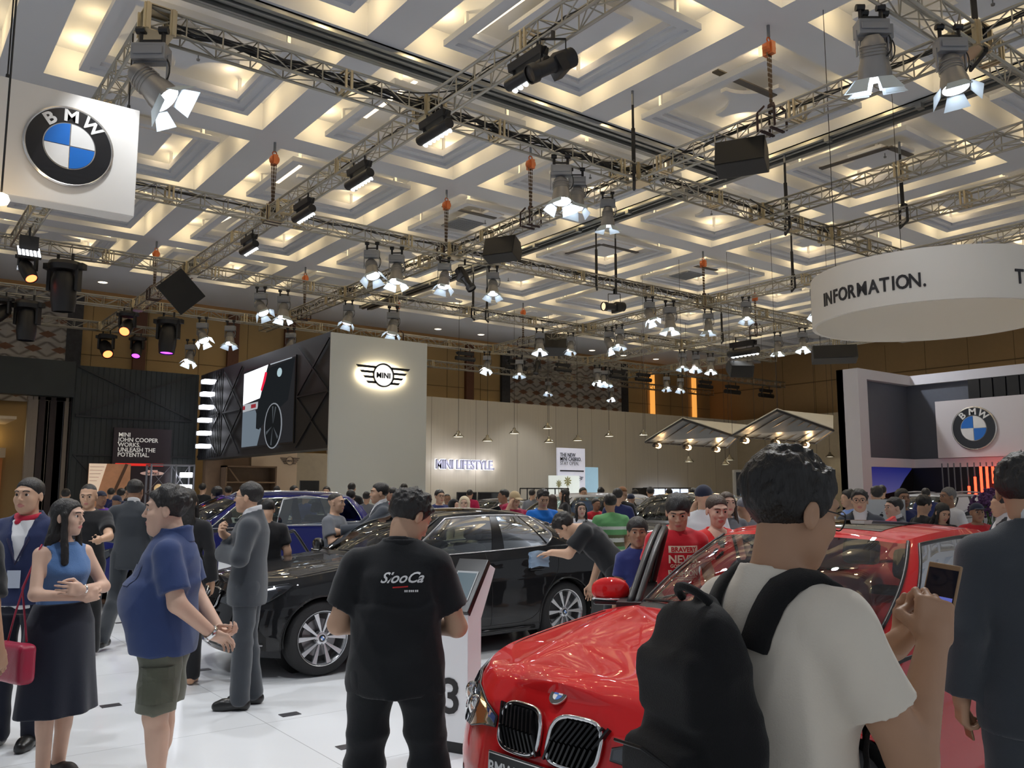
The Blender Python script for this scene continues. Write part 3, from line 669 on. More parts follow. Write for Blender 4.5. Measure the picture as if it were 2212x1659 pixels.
for (px, py, pl, val, kind, pan, tilt, sc, where) in [(1195, 165, 'x', 7.0, 'prof', -70, -60, 1.3, 'black profile spotlight pointing right at top centre'), (1004, 602, 'y', 18.35, 'prof', 60, -35, 1.3, 'black profile spotlight pointing down left near the middle speaker'),
                                                     (1327, 655, 'y', 18.35, 'prof_on', -60, -85, 1.4, 'black profile spotlight lying level with a warm lens, right of centre'), (1160, 795, 'y', 30.2, 'prof', -20, -30, 1.2, 'black profile spotlight before the left edge of the carved panel')]:
    val = snap(val); p = ony(px, py, val) if pl == 'y' else onx(px, py, val)
    o = place(kind, (p.x, p.y, TZ0), math.radians(-37), sc); aim(o, 'barrel', pan, tilt); tag(o, where, 'spotlight')
# loudspeakers
def make_speaker(lab, p, rz, tilt, w=.75, h=.48, d=.5, roll=0.0, zt=TZ0):
    r = empty('hanging_loudspeaker', (p.x, p.y, p.z), rz, lab, 'loudspeaker', 'black loudspeakers hanging from the trusses')
    M = Matrix.Rotation(tilt, 4, 'X') @ Matrix.Rotation(roll, 4, 'Y')
    m = MB(); P = [(-w/2, -d/2, -h/2), (-w/2, -d/2, h/2), (-w/2, d*.2, h/2), (-w/2, d/2, h*.1), (-w/2, d/2, -h*.3), (-w/2, d*.25, -h/2)]
    m.prism(P, (w, 0, 0), M); m.build('cabinet', mat('speaker_black', (.012, .012, .013), .55, bump=.3, bscale=200), r, bevel=.012)
    m = MB(); m.box(-w/2+.02, w/2-.02, -d/2-.012, -d/2, -h/2+.02, h/2-.02, M); m.build('grille', mat('speaker_grille', (.008, .008, .008), .35, .2, bump=.6, bscale=260), r)
    m = MB()
    for x in (-w*.3, w*.3):
        a = M @ Vector((x, 0, h/2)); m.path([a, Vector((a.x, a.y, zt-p.z))], .008, 5); m.lathe([(.02, -.01), (.035, 0), (.02, .01), (.02, -.01)], 8, Matrix.Translation(a+Vector((0, 0, .03))))
    m.build('hanging_wire', CAB, r)
    return r
make_speaker('big black loudspeaker under the truss at upper right', onx(1603, 345, 11.93)+Vector((0, 0, 0)), math.radians(-62), -.28, .85, .5, .55)
make_speaker('black loudspeaker hanging just right of centre of the upper hall', onx(1086, 542, 11.93), math.radians(-62), -.3, .8, .5, .5)
make_speaker('black square loudspeaker tilted steeply at left below the truss joint', ony(391, 630, 24.4), math.radians(-15), .2, .85, 1.0, .4, roll=-.75)
make_speaker('large dark loudspeaker beside the blazing lamp over the wood wall', ony(1190, 748, 26.5), math.radians(-35), -.45, 1.3, .7, .8)
make_speaker('six sided black loudspeaker above the left striped canopy', onx(1598, 795, 27.5), math.radians(-35), .5, .9, .5, .8)
make_speaker('black loudspeaker under the left edge of the round sign', onx(1802, 768, 24.0), math.radians(-50), -.3, 1.3, .45, .6)
# ---------------------------------------------------------------- round badge used on signs and cars
BLUE = mat('badge_blue', (0.01, 0.16, 0.60), 0.3, coat=0.5); BWH = mat('badge_white', (0.85, 0.85, 0.83), 0.3, coat=0.5); BBK = mat('badge_black', (0.01, 0.01, 0.012), 0.25, coat=0.5)
SILV = mat('badge_silver', (0.75, 0.72, 0.68), 0.25, 0.9)
def roundel(parent, loc, right, up, R, depth=.04, letters=True, name='emblem'):
    """round emblem, child of parent (or top level), facing right x up"""
    M = frame_M(loc, right, up)
    root = bpy.data.objects.new(name, None); link(root, parent); root.matrix_local = M
    m = MB(); m.lathe([(R*1.03, 0), (R*1.03, depth*.7), (R*.99, depth), (R*.97, depth*.9), (0, depth*.9)], 48); m.build('rim', SILV, root, smooth=True, auto=30)
    m = MB(); m.lathe([(R*.60, depth*.95), (R*.60, depth*1.05), (R*.965, depth*1.05), (R*.965, depth*.9)], 48); m.build('black_ring', BBK, root, smooth=True, auto=30)
    for k in range(4):
        n = 12; P = [(0, 0, depth)]+[(R*.575*math.cos(PI/2*(k+i/n)), R*.575*math.sin(PI/2*(k+i/n)), depth) for i in range(n+1)]
        P = [(x*.97+(.012*R if k in (0, 3) else -.012*R), y*.97+(.012*R if k < 2 else -.012*R), z) for x, y, z in P]
        m = MB(); m.prism(P, (0, 0, depth*.12)); m.build('quadrant', BLUE if k in (1, 3) else BWH, root)
    if letters:
        for ch, a in (('B', 128), ('M', 90), ('W', 52)):
            t = text_mesh('letter', ch, R*.42, BWH, root, depth*.2, bold=R*.012, align='CENTER', sx=1.1)
            A = math.radians(a); t.matrix_local = Matrix.Rotation(A-PI/2, 4, 'Z') @ Matrix.Translation((0, R*.635, depth*1.12))
    return root
def wings(name, parent, M, W, m, withtext=True, disc=None, depth=.03):
    """ring with four bars either side; W is the full width"""
    r = bpy.data.objects.new(name, None); link(r, parent); r.matrix_local = M
    R = W*.20; q = MB(); q.lathe([(R*.88, 0), (R, 0), (R, depth), (R*.88, depth), (R*.88, 0)], 40); q.build('ring', m, r)
    if disc: q = MB(); q.lathe([(0, depth*.3), (R*.88, depth*.3)], 40); q.build('disc', disc, r)
    for s_ in (-1, 1):
        for k in range(4):
            y0 = R*.72-k*R*.42; y1 = y0-R*.20; xi = math.sqrt(max(0, 1-(y0/R)**2 if abs(y0) > abs(y1) else 1-(y1/R)**2))*R*.98+R*.03
            xo = W*.5-k*W*.062
            q = MB(); P = [(s_*xi, y0, 0), (s_*xo, y0, 0), (s_*(xo-W*.035), y1, 0), (s_*xi, y1, 0)]; q.prism(P if s_ > 0 else P[::-1], (0, 0, depth)); q.build('wing_bar', m, r)
    if withtext:
        t = text_mesh('lettering', 'MINI', R*.62, m, r, depth*.5, bold=R*.01, align='CENTER', spacing=1.05); t.location = (0, -R*.22, depth*.6)
    return r

# ---------------------------------------------------------------- white tower and video wall
TW = mat('tower_white', (0.74, 0.76, 0.70), 0.6, var=.01)
r = empty('display_tower', (11.6, 22.1, 0), label='tall white square tower with backlit winged logo at its top', cat='tower')
m = MB(); m.box(-1.46, 1.62, -.5, -.42, 0, 6.0); m.box(-.83, 1.62, -.42, .5, 0, 6.0); m.build('body', TW, r)
c = ony(823, 812, 21.6)-Vector((11.6, 22.1, 0))
M = frame_M((c.x, -.62, c.z), (1, 0, 0), (0, 0, 1))
lg = wings('winged_logo', r, M, 1.72, mat('logo_black', (.01, .01, .01), .3), True, glow('logo_disc', (1, .97, .92), 1.1), .05)
ll = bpy.data.lights.new('logo_light', 'AREA'); ll.energy = 40; ll.color = (1, .80, .52); ll.shape = 'ELLIPSE'; ll.size = 1.5; ll.size_y = .6
lo = bpy.data.objects.new('logo_light', ll); COL.objects.link(lo); lo.location = (11.6+c.x, 21.52, c.z); lo.rotation_euler = (PI/2, 0, PI) if False else Vector((0, 1, 0)).to_track_quat('-Z', 'Y').to_euler()

DK = mat('black_cladding', (0.012, 0.013, 0.014), 0.5, var=.3, scale=2)
DK2 = mat('black_frame', (0.008, 0.008, 0.009), 0.4)
r = empty('video_wall', (10.4, 27.3, 0), label='long black overhead box with a big screen and side lights left of the white tower', cat='screen')
m = MB(); m.box(-.25, .35, -5.60, 5.70, 2.8, 6.03)
for k in range(14): m.box(-.27, -.25, 3.2+k*.18, 3.25+k*.18, 2.85, 5.98)
m.build('box', DK, r)
m = MB()
for (y0, y1) in ((-5.6, -3.5), (1.2, 3.0), (3.4, 5.6)):
    for z0 in (2.9, 4.4):
        m.bar((-.29, y0, z0), (-.29, y1, z0+1.45), .04, .04, (1, 0, 0)); m.bar((-.29, y1, z0), (-.29, y0, z0+1.45), .04, .04, (1, 0, 0))
    m.bar((-.29, y0, 4.38), (-.29, y1, 4.38), .05, .05)
m.build('bracing', DK2, r)
SX = -.27
def scr(y0, y1, z0, z1): return [(SX, y0, z0), (SX, y1, z0), (SX, y1, z1), (SX, y0, z1)]
ya, yb, za, zb = -3.3, .93, 3.08, 5.62         # screen rectangle (y near -> far), world y = 27.3 + y
m = MB(); m.box(SX-.02, SX+.02, ya-.05, yb+.05, za-.05, zb+.05); sc_ = m.build('screen', DK2, r)
def onscr(u, v): return (SX-.025, yb+(ya-yb)*u, za+(zb-za)*v)
def layer(pts, mt, d=0.0, nm='picture_area'):
    m = MB(); m.prism([(SX-.022-d, *onscr(*p)[1:]) for p in pts], (-.004, 0, 0)); m.build(nm, mt, sc_)
layer([(0, 0), (1, 0), (1, 1), (0, 1)], glow('scr_dark', (.02, .02, .022), 1))
layer([(0, .56), (.36, .60), (.42, .8), (.50, 1), (0, .97)], glow('scr_sky', (.92, .95, 1), 1.6), .006)
layer([(0, .46), (.32, .47), (.32, .56), (0, .56)], glow('scr_kerb', (.45, .47, .5), .9), .006)
layer([(0, .49), (.05, .49), (.05, .54), (0, .54)], glow('scr_red', (.3, .03, .04), .9), .01); layer([(.18, .49), (.28, .49), (.28, .54), (.18, .54)], glow('scr_red', (.3, .03, .04), .9), .01)
layer([(0, 0), (.33, 0), (.40, .2), (.27, .46), (0, .46)], glow('scr_road', (.16, .20, .24), .9), .006)
layer([(.30, .22), (.36, .20), (.50, .30), (.9, .5), (1, .98), (.5, .95), (.42, .72), (.35, .58), (.30, .42)], glow('scr_car', (.012, .014, .016), 1), .01)
layer([(.37, .70), (.40, .68), (.46, .80), (.49, .90), (.45, .92), (.41, .80)], glow('scr_tail', (.85, .02, .06), 1.0), .014)
layer([(.73+.045*math.cos(t), .86+.055*math.sin(t)) for t in [PI*2*i/16 for i in range(16)]], glow('scr_badge', (.45, .6, .65), .9), .014)
layer([(.64+.17*math.cos(t), .22+.28*math.sin(t)) for t in [PI*2*i/28 for i in range(28)]], glow('scr_rim', (.25, .27, .3), .9), .014)
layer([(.64+.15*math.cos(t), .22+.265*math.sin(t)) for t in [PI*2*i/28 for i in range(28)]], glow('scr_tyre', (.01, .011, .012), 1), .018)
for a in (70, 95, 200, 260, 320):
    A = math.radians(a); layer([(.64+.02*math.cos(A), .22+.03*math.sin(A)), (.64+.13*math.cos(A-.08), .22+.24*math.sin(A-.08)), (.64+.13*math.cos(A+.08), .22+.24*math.sin(A+.08))], glow('scr_spoke', (.07, .08, .09), 1), .022)
layer([(.55, .985), (.95, .99), (.95, 1.0), (.55, 1.0)], glow('scr_line', (.5, .55, .6), .8), .014)
FIN = glow('fin_white', (.88, .9, 1), 7.0)
fr = None
for i, (px, py) in enumerate([(458, 825), (455, 852), (453, 880), (450, 908), (448, 936), (446, 964)]):
    p = onx(px, py, 10.05)
    if fr is None:
        fr = o = empty('fin_lamp'); m = MB(); m.box(-.42, 0, -.20, .20, -.07, .07); m.build('diffuser', FIN, o, bevel=.02)
        m = MB(); m.box(-.44, .06, .20, .23, -.09, .09); m.box(0, .06, -.22, .23, -.05, .05); m.build('bracket', DK2, o)
    else: o = copy_tree(fr)
    o.location = (10.14, p.y, p.z); tag(o, 'short white glowing light fin; place %d from the top of the column' % (i+1), 'wall light', 'light fins on the black box')

# ---------------------------------------------------------------- black back wall, entrance, posters
r = empty('black_back_wall', (3.0, 33.3, 0), label='ribbed black wall closing the stand behind the crowd at left', cat='wall')
m = MB(); m.box(2.8, 7.1, -.2, .2, 0, 6.05); m.box(-12, 2.8, -.3, .2, 4.9, 6.15)
for k in range(24): m.box(2.85+k*.18, 2.875+k*.18, -.22, -.2, 0, 6.05)
m.build('cladding', mat('black_cladding_green', (0.016, 0.021, 0.021), 0.55, var=.3, scale=2), r)
m = MB()
for (x0, x1, z0, z1) in ((2.9, 6.9, 4.3, 6.0), (2.9, 6.9, 6.0, 4.3), (2.9, 4.6, 2.9, 1.0)): m.bar((x0, -.25, z0), (x1, -.25, z1), .05, .05)
for z in (4.25, 2.9): m.bar((2.9, -.25, z), (6.9, -.25, z), .06, .06)
m.build('bracing', DK2, r)
VEL = mat('dark_curtain', (0.03, 0.02, 0.018), 0.8); COLM = mat('column_taupe', (0.20, 0.16, 0.12), 0.5)
for i, (px, w_, mt) in enumerate([(62, .16, COLM), (74, .22, COLM), (90, .35, VEL), (100, .18, COLM), (118, .5, VEL), (128, .3, STONE), (142, .22, COLM), (155, .3, VEL)]):
    a = ony(px, 950, 33.2); m = MB(); m.box(-w_/2, w_/2, -.12, .12, 0, 4.9); m.box(-w_/2-.02, w_/2+.02, -.14, .14, 0, .15); m.box(-w_/2-.02, w_/2+.02, -.14, .14, 4.75, 4.9)
    o = m.build('entrance_column', mt, bevel=.02); o.location = (a.x, 33.45, 0)
    tag(o, 'tall narrow %s beside the lit entrance, number %d from the opening' % ('taupe column' if mt is COLM else ('dark stone column' if mt is STONE else 'dark fold'), i+1), 'column')
r = empty('lit_foyer', (1.0, 35, 0), label='warm lit foyer with cream ceiling seen through the far left entrance', cat='foyer')
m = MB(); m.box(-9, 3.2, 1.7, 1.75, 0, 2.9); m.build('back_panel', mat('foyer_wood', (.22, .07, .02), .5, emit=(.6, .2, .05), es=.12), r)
m = MB(); m.box(-9, 3.2, -1.2, 1.7, 4.1, 4.2); m.box(-9, 3.2, 1.0, 1.7, 2.85, 3.2); m.build('soffit', mat('foyer_cream', (.75, .6, .4), .6), r)
m = MB(); m.box(-9, 3.0, 1.5, 1.6, 3.35, 3.9); m.build('cove_light', glow('foyer_glow', (1, .78, .42), 1.8), r)
m = MB(); m.box(.9, 2.3, 1.55, 1.68, 0, 2.7); m.build('door_leaf', mat('foyer_door', (.05, .02, .01), .4), r)
# poster with lettering
a = ony(247, 923, 32.9); b = ony(365, 1060, 32.9); W_, H_ = b.x-a.x, a.z
r = empty('poster_board', (a.x, 32.95, 0), label='dark poster board with white lettering and a red bar, MINI John Cooper Works', cat='poster')
r['label'] = 'dark poster board with five lines of white lettering and a red bar'
m = MB(); m.box(0, W_, -.05, .05, 0, H_); m.build('board', mat('poster_dark', (.03, .018, .022), .4), r)
for i, s_ in enumerate(['MINI', 'JOHN COOPER', 'WORKS.', 'UNLEASH THE', 'POTENTIAL.']):
    t = text_mesh('lettering', s_, .21, mat('poster_white', (.8, .78, .72), .5, emit=(.8, .78, .72), es=.25), r, .01, bold=.003, sx=.95); face_to(t, (.15, -.06, H_-.32-.178*i), (1, 0, 0), (0, 0, 1))
m = MB(); m.box(.10, W_-.25, -.07, -.05, H_-1.36, H_-1.27); m.build('red_bar', mat('poster_red', (.8, .03, .02), .4, emit=(.8, .03, .02), es=.5), r)
m = MB(); m.lathe([(0, 0), (.42, 0), (.42, .015), (0, .015)], 30, frame_M((W_-.62, -.06, H_-1.62), (1, 0, 0), (0, 0, .22)) @ Matrix.Diagonal((1, .18, 1, 1))); m.box(W_-.8, W_-.44, -.075, -.06, H_-1.6, H_-1.5); m.build('oval_badge', mat('works_pink', (.75, .5, .42), .5, emit=(.75, .5, .42), es=.2), r)
t = text_mesh('lettering', 'WORKS', .13, mat('logo_black', (.01, .01, .01), .3), r, .005, bold=.002, align='CENTER'); face_to(t, (W_-.62, -.085, H_-1.67), (1, 0, 0), (0, 0, 1))
a = ony(193, 1001, 32.7); b = ony(280, 1060, 32.7)
r = empty('picture_board', (a.x, 32.75, 0), label='picture board of a brick hall with white tiled wall, lower left of the poster', cat='picture')
w_, h_ = b.x-a.x, a.z
m = MB(); m.box(0, w_, -.03, .03, 0, h_); m.build('board', mat('brick_photo', (.36, .16, .08), .6, var=.5, scale=3, emit=(.5, .25, .12), es=.2), r)
m = MB(); m.prism([(0, -.035, h_), (w_*.42, -.035, h_), (w_*.16, -.035, h_*.45), (0, -.035, h_*.5)], (0, -.01, 0)); m.build('window_light', mat('photo_cream', (.85, .65, .48), .6, emit=(.85, .65, .48), es=.4), r)
m = MB(); m.bar((w_*.9, -.045, h_), (w_*.4, -.045, h_*.3), .02, .1, (1, 0, .6))
for k in range(5): m.box(w_*.02, w_*(.36-.04*k), -.05, -.046, h_-.12-k*.12, h_-.11-k*.12)
m.build('photo_beams', mat('photo_dark', (.12, .06, .03), .6), r)

# beige back of the lounge below the video wall
r = empty('lounge_back_wall', (13.2, 33.4, 0), label='peach lit lounge wall with a small winged logo below the video wall', cat='wall')
m = MB(); m.box(-.9, 1.0, -.2, .1, 0, 3.2); m.build('panel', mat('peach_wall', (.70, .56, .42), .6, var=.02), r)
m = MB(); m.box(1.0, 2.4, -.1, .2, 0, 3.2); m.build('wood_panel', mat('pale_wood', (.42, .36, .27), .6, var=.12, scale=5), r)
m = MB(); m.box(-2.6, -.9, -.1, .2, 0, 3.2); m.box(-2.75, -2.1, -.5, -.1, 0, 3.1); m.build('brown_panel', mat('brown_wood', (.20, .13, .08), .6, var=.2, scale=4), r)
wings('small_winged_logo', r, frame_M((.68, -.23, 2.86), (1, 0, 0), (0, 0, 1)), .85, mat('logo_brown', (.08, .05, .04), .4), True, None, .015)
r = empty('display_shelf', (12.0, 32.6, 0), label='brown wooden display shelf left of the peach wall', cat='shelf'); m = MB()
m.box(-1.0, -.94, -.3, .3, 0, 2.6); m.box(.94, 1.0, -.3, .3, 0, 2.6); m.box(-1.0, 1.0, -.3, .3, 2.54, 2.6); m.box(-1, 1, .26, .3, 0, 2.6); m.build('case', mat('brown_wood', (.20, .13, .08), .6), r)
for z in (.5, 1.0, 1.5, 1.98): m = MB(); m.box(-.94, .94, -.3, .26, z-.03, z+.02); m.build('shelf_board', mat('brown_wood2', (.26, .17, .10), .6), r)
m = MB(); m.bar((-.8, -.1, 2.5), (-.45, -.25, 1.98), .12, .05); m.build('slanted_board', mat('brown_wood2', (.26, .17, .10), .6), r)
# metal rack with gold lamps and lit fins
r = empty('metal_rack', (9.0, 32.3, 0), label='thin steel rack with cross bracing under the left end of the video wall', cat='rack'); m = MB()
for x in (-.75, 0.1, .75):
    for y in (-.3, .3): m.bar((x, y, 0), (x, y, 2.6), .05, .05)
for z in (1.55, 2.57):
    m.bar((-.78, -.3, z), (.78, -.3, z), .05, .05); m.bar((-.78, .3, z), (.78, .3, z), .05, .05)
    for x in (-.75, .75): m.bar((x, -.3, z), (x, .3, z), .05, .05)
m.build('frame', mat('rack_steel', (.25, .25, .27), .4, .6), r)
m = MB()
for (x0, x1) in ((-.75, .1), (.1, .75)): m.bar((x0, .3, 1.55), (x1, .3, 2.57), .015, .015); m.bar((x1, .3, 1.55), (x0, .3, 2.57), .015, .015)
m.build('cross_wire', mat('rack_steel', (.25, .25, .27), .4, .6), r)
GOLD = mat('gold_lamp', (.7, .5, .25), .2, .9, emit=(1, .7, .35), es=.35)
for dx, lb in ((-.42, 'left'), (-.12, 'right')):
    m = MB(); m.lathe([(0, .03), (.08, .02), (.15, -.02), (.165, -.08), (.15, -.08), (.135, -.02), (0, 0)], 20, Matrix.Rotation(PI/2, 4, 'X')); o = m.build('round_rack_lamp', GOLD, smooth=True); o.location = (9.0+dx, 32.1, 1.73); tag(o, 'round gold lamp on the steel rack, %s of the two' % lb, 'lamp')
for z, lb in ((2.22, 'upper'), (1.78, 'lower')):
    m = MB(); m.box(-.22, .16, -.15, .15, -.09, .09); o = m.build('rack_light', FIN, bevel=.02); o.location = (9.55, 32.2, z); tag(o, '%s white light block in the steel rack' % lb, 'wall light')

# ---------------------------------------------------------------- wood wall
def woodm():
    m = mat('grey_wood_veneer', (0.50, 0.45, 0.36), 0.55, var=0.10, scale=1); nt = m.node_tree
    nz = [n for n in nt.nodes if n.type == 'TEX_NOISE'][0]; nz.inputs['Detail'].default_value = 6
    mp = nt.nodes.new('ShaderNodeMapping'); mp.inputs['Scale'].default_value = (9, 9, .35)
    tc = [n for n in nt.nodes if n.type == 'TEX_COORD'][0]; nt.links.new(tc.outputs['Object'], mp.inputs[0]); nt.links.new(mp.outputs[0], nz.inputs['Vector']); return m
r = empty('wood_back_wall', (28, 33.8, 0), label='long grey wood veneer wall with glowing sign MINI LIFESTYLE', cat='wall'); r['label'] = 'long grey wood veneer wall with pendant lamps before it'
m = MB(); m.box(-12.2, 15.0, -.1, .1, 0, 6.0); m.build('veneer', woodm(), r)
m = MB(); 
for k in range(11): m.box(-12.1+2.5*k, -12.085+2.5*k, -.104, -.1, 0, 6.0)
m.build('joint_line', mat('joint_grey', (.2, .17, .13), .8), r)
r = empty('wood_side_wall', (43.1, 25.5, 0), label='wood wall turning toward the camera behind the striped canopies', cat='wall'); m = MB(); m.box(-.1, .1, -9.0, 8.2, 0, 6.0); m.build('veneer', mat('wood_side', (.42, .36, .26), .6, var=.1), r)
a = ony(937, 1012, 33.6)
t = text_mesh('wall_lettering', 'MINI LIFESTYLE.', .60, mat('letter_dark', (.03, .03, .05), .4), None, .08, bold=.012, sx=.80); face_to(t, (a.x, 33.45, a.z), (1, 0, 0), (0, 0, 1)); tag(t, 'raised capital letters MINI LIFESTYLE on the grey wood wall', 'sign')
t['label'] = 'raised dark capital letters with white edge glow low on the grey wood wall'
t2 = text_mesh('halo', 'MINI LIFESTYLE.', .60, glow('halo_white', (.85, .88, 1), 2.2), t, .03, bold=.032, sx=.80); t2.location = (0, 0, -.07)
ll = bpy.data.lights.new('letter_light', 'AREA'); ll.energy = 45; ll.shape = 'RECTANGLE'; ll.size = 3.4; ll.size_y = .4; ll.color = (.95, .93, 1)
lo = bpy.data.objects.new('letter_light', ll); COL.objects.link(lo); lo.location = (a.x+1.7, 33.30, a.z+.2); lo.rotation_euler = Vector((0, 1, 0)).to_track_quat('-Z', 'Y').to_euler()
# pendants
PEND = mat('pendant_bronze', (.30, .27, .20), .25, .9); PGL = glow('pendant_glow', (1, .92, .70), 3.0)
pp = None
for i, (px, py) in enumerate([(990, 944), (1053, 953), (1111, 937), (1183, 926), (1186, 956), (1248, 952), (1316, 943), (1390, 940), (1488, 998), (1576, 994), (1567, 1004), (1654, 993), (1684, 984), (1765, 993), (1793, 987)]):
    p = ony(px, py, 29.5 if px < 1450 else 27.0)
    o = empty('pendant_lamp', (p.x, p.y, p.z)); tag(o, 'small metal dome pendant lamp, number %d from the left before the wood wall' % (i+1), 'pendant lamp', 'pendant lamps before the wood wall')
    if pp is None:
        m = MB(); m.lathe([(.235, 0), (.225, .03), (.14, .12), (.07, .17), (.065, .24), (.03, .27), (0, .28)], 20); q1 = m.build('shade', PEND, o, smooth=True)
        m = MB(); m.lathe([(0, .01), (.21, .01)], 20); q2 = m.build('glow_disc', PGL, o); pp = (q1, q2)
    else:
        for q in pp: c_ = q.copy(); link(c_, o)
    m = MB(); m.tube((0, 0, .27), (0, 0, CZ-p.z), .008, 4); m.build('cord', CAB, o)
# boards in front of the wood wall
a = ony(1203, 967, 31.5); b = ony(1262, 967, 31.5); W_ = b.x-a.x
r = empty('info_board', (a.x, 31.5, 0), label='tall white board with black lettering and a winged logo leaning before the wood wall', cat='board')
m = MB(); m.box(0, W_, -.05, .05, 0, a.z); m.build('board', mat('board_white', (.70, .70, .78), .5, emit=(.75, .75, .9), es=.25), r)
for i, s_ in enumerate(['THE NEW', 'MINI CABRIO.', 'STAY OPEN.']):
    t = text_mesh('lettering', s_, .26, mat('logo_black', (.01, .01, .01), .3) if i < 2 else mat('logo_grey', (.25, .25, .27), .3), r, .01, bold=.002, sx=.85); face_to(t, (.14, -.07, a.z-.42-.2*i), (1, 0, 0), (0, 0, 1))
m = MB(); m.box(.14, W_-.1, -.07, -.05, a.z-1.13, a.z-1.07); m.build('black_bar', mat('logo_black', (.01, .01, .01), .3), r)
wings('small_winged_logo', r, frame_M((W_-.38, -.06, a.z-1.45), (1, 0, 0), (0, 0, 1)), .5, mat('logo_black', (.01, .01, .01), .3), True, None, .015)
a = ony(1262, 1009, 31.9); b = ony(1291, 1009, 31.9); m = MB(); m.box(0, b.x-a.x, -.04, .04, 0, a.z); o = m.build('blue_board', mat('board_sky', (.35, .55, .68), .5, emit=(.35, .55, .7), es=.3), bevel=.01); o.location = (a.x, 31.9, 0); tag(o, 'pale blue board right of the tall white board', 'board')
a = ony(1186, 1027, 31.0); b = ony(1250, 1027, 31.0); r = empty('palm_picture', (a.x, 31.0, 0), label='square picture of two palm trees on a pale sky, left of the tall white board', cat='picture')
w_ = b.x-a.x; m = MB(); m.box(0, w_, -.05, .05, 0, a.z); m.build('board', mat('palm_sky', (.72, .80, .78), .5, emit=(.85, .9, .85), es=.45), r)
for cx_, cz_, s_ in ((.55, -.38, .2), (1.1, -.26, .26)):
    m = MB()
    for k in range(9):
        A = PI*2*k/9+.2; m.prism([(cx_, -.055, a.z+cz_), (cx_+s_*math.cos(A-.25)*.6, -.055, a.z+cz_+s_*math.sin(A-.25)*.6), (cx_+s_*math.cos(A), -.055, a.z+cz_+s_*math.sin(A)), (cx_+s_*math.cos(A+.25)*.6, -.055, a.z+cz_+s_*math.sin(A+.25)*.6)], (0, -.01, 0))
    m.build('palm_crown', mat('palm_leaf', (.35, .33, .12), .7), r); m = MB(); m.box(cx_-.02, cx_+.02, -.06, -.05, a.z-1.1, a.z+cz_); m.build('palm_trunk', mat('palm_trunk', (.4, .35, .25), .7), r)
def rack(px0, px1, py, y, lab, lit=False, h2=.9):
    a = ony(px0, py, y); b = ony(px1, py, y); w = b.x-a.x; r = empty('display_rack', (a.x, y, 0), label=lab, cat='rack'); m = MB()
    for x in (0, w/3, w*2/3, w):
        for yy in (0, .5): m.bar((x, yy, 0), (x, yy, a.z), .05, .05)
    for z in (.5, a.z-.5 if a.z > 1.4 else 1.0, a.z): 
        m.bar((0, 0, z), (w, 0, z), .05, .05); m.bar((0, .5, z), (w, .5, z), .05, .05)
    m.build('frame', DK2, r)
    if lit: m = MB(); m.box(.05, w-.05, .42, .46, .6, a.z-.05); m.build('lit_back', mat('lit_back', (.7, .75, .85), .5, emit=(.7, .78, 1), es=1.2), r)
    for k in range(5): 
        m = MB(); x = .3+k*(w-.5)/5; m.box(x, x+.1, .15, .25, a.z-.5, a.z-.5+.1+.05*(k % 3)); m.build('shelf_item', DK2, r)
rack(1139, 1228, 1055, 29.0, 'black open rack in front of the palm picture')
rack(1404, 1500, 1054, 32.6, 'black rack with a lit white back at the right end of the wood wall', True)
for (p0, p1, y, lab) in ((987, 1029, 33.3, 'left black screen low on the grey wood wall'), (1033, 1090, 33.3, 'right, wider black screen low on the grey wood wall')):
    a = ony(p0, 1063, y); b = ony(p1, 1064, y); r = empty('wall_screen', (a.x, y, a.z-1.1), label=lab, cat='screen'); m = MB(); m.box(0, b.x-a.x, -.04, .04, 0, 1.1); m.build('frame', DK2, r, bevel=.01); m = MB(); m.box(.05, b.x-a.x-.05, -.05, -.04, .05, 1.05); m.build('screen', mat('screen_off', (.015, .015, .018), .1), r); m = MB(); m.box(.3, .5, .04, .4, -1, 1); m.build('post', DK2, r)
a = ony(1377, 1054, 32.9); b = ony(1402, 1054, 32.9); m = MB(); m.box(0, b.x-a.x, -.3, .3, 0, a.z); o = m.build('black_cabinet', DK2, bevel=.02); o.location = (a.x, 33.0, 0); tag(o, 'black cabinet left of the lit rack at the wood wall', 'cabinet')
a = ony(648, 1038, 27.0); b = ony(689, 1038, 27.0); r = empty('black_sign_board', (a.x, 27.0, 0), label='black square sign with small grey lettering left of the white tower foot', cat='sign'); m = MB(); m.box(0, b.x-a.x, -.03, .03, 1.0, a.z); m.box(.2, .3, -.03, .03, 0, 1.0); m.build('board', DK2, r)
t = text_mesh('lettering', 'DESIGN\nMODE', .12, mat('logo_grey', (.25, .25, .27), .3), r, .005); face_to(t, (.45, -.04, a.z-.42), (1, 0, 0), (0, 0, 1))
# tall screen kiosk
p = atd(1617, 1040, 21.0); r = empty('screen_kiosk', (p.x, p.y, 0), math.radians(-35), 'tall grey framed kiosk with a bright car picture behind the man with the backpack', 'kiosk')
zt = atd(1617, 1015, 21.0).z; w_ = .75
m = MB(); m.box(-w_/2, w_/2+.3, -.08, .08, 0, zt); m.build('frame', mat('kiosk_frame', (.30, .28, .24), .4), r, bevel=.01)
m = MB(); m.box(-w_/2+.05, w_/2+.25, -.10, -.08, .05, zt-.06); m.build('bezel', DK2, r)
m = MB(); m.box(-w_/2+.13, w_/2+.17, -.11, -.10, zt-1.0, zt-.14); m.build('picture', glow('kiosk_pic', (.16, .24, .28), .8), r)
m = MB(); m.prism([(-.18, -.115, zt-.62), (-.12, -.115, zt-.52), (.02, -.115, zt-.45), (.2, -.115, zt-.45), (.35, -.115, zt-.55), (.42, -.115, zt-.72), (-.1, -.115, zt-.72)], (0, -.005, 0)); m.build('car_picture', glow('kiosk_car', (.05, .08, .1), .8), r)
m = MB(); m.box(-.25, .05, -.12, -.115, zt-.42, zt-.22); m.build('red_building', glow('kiosk_red', (.25, .03, .02), .8), r)
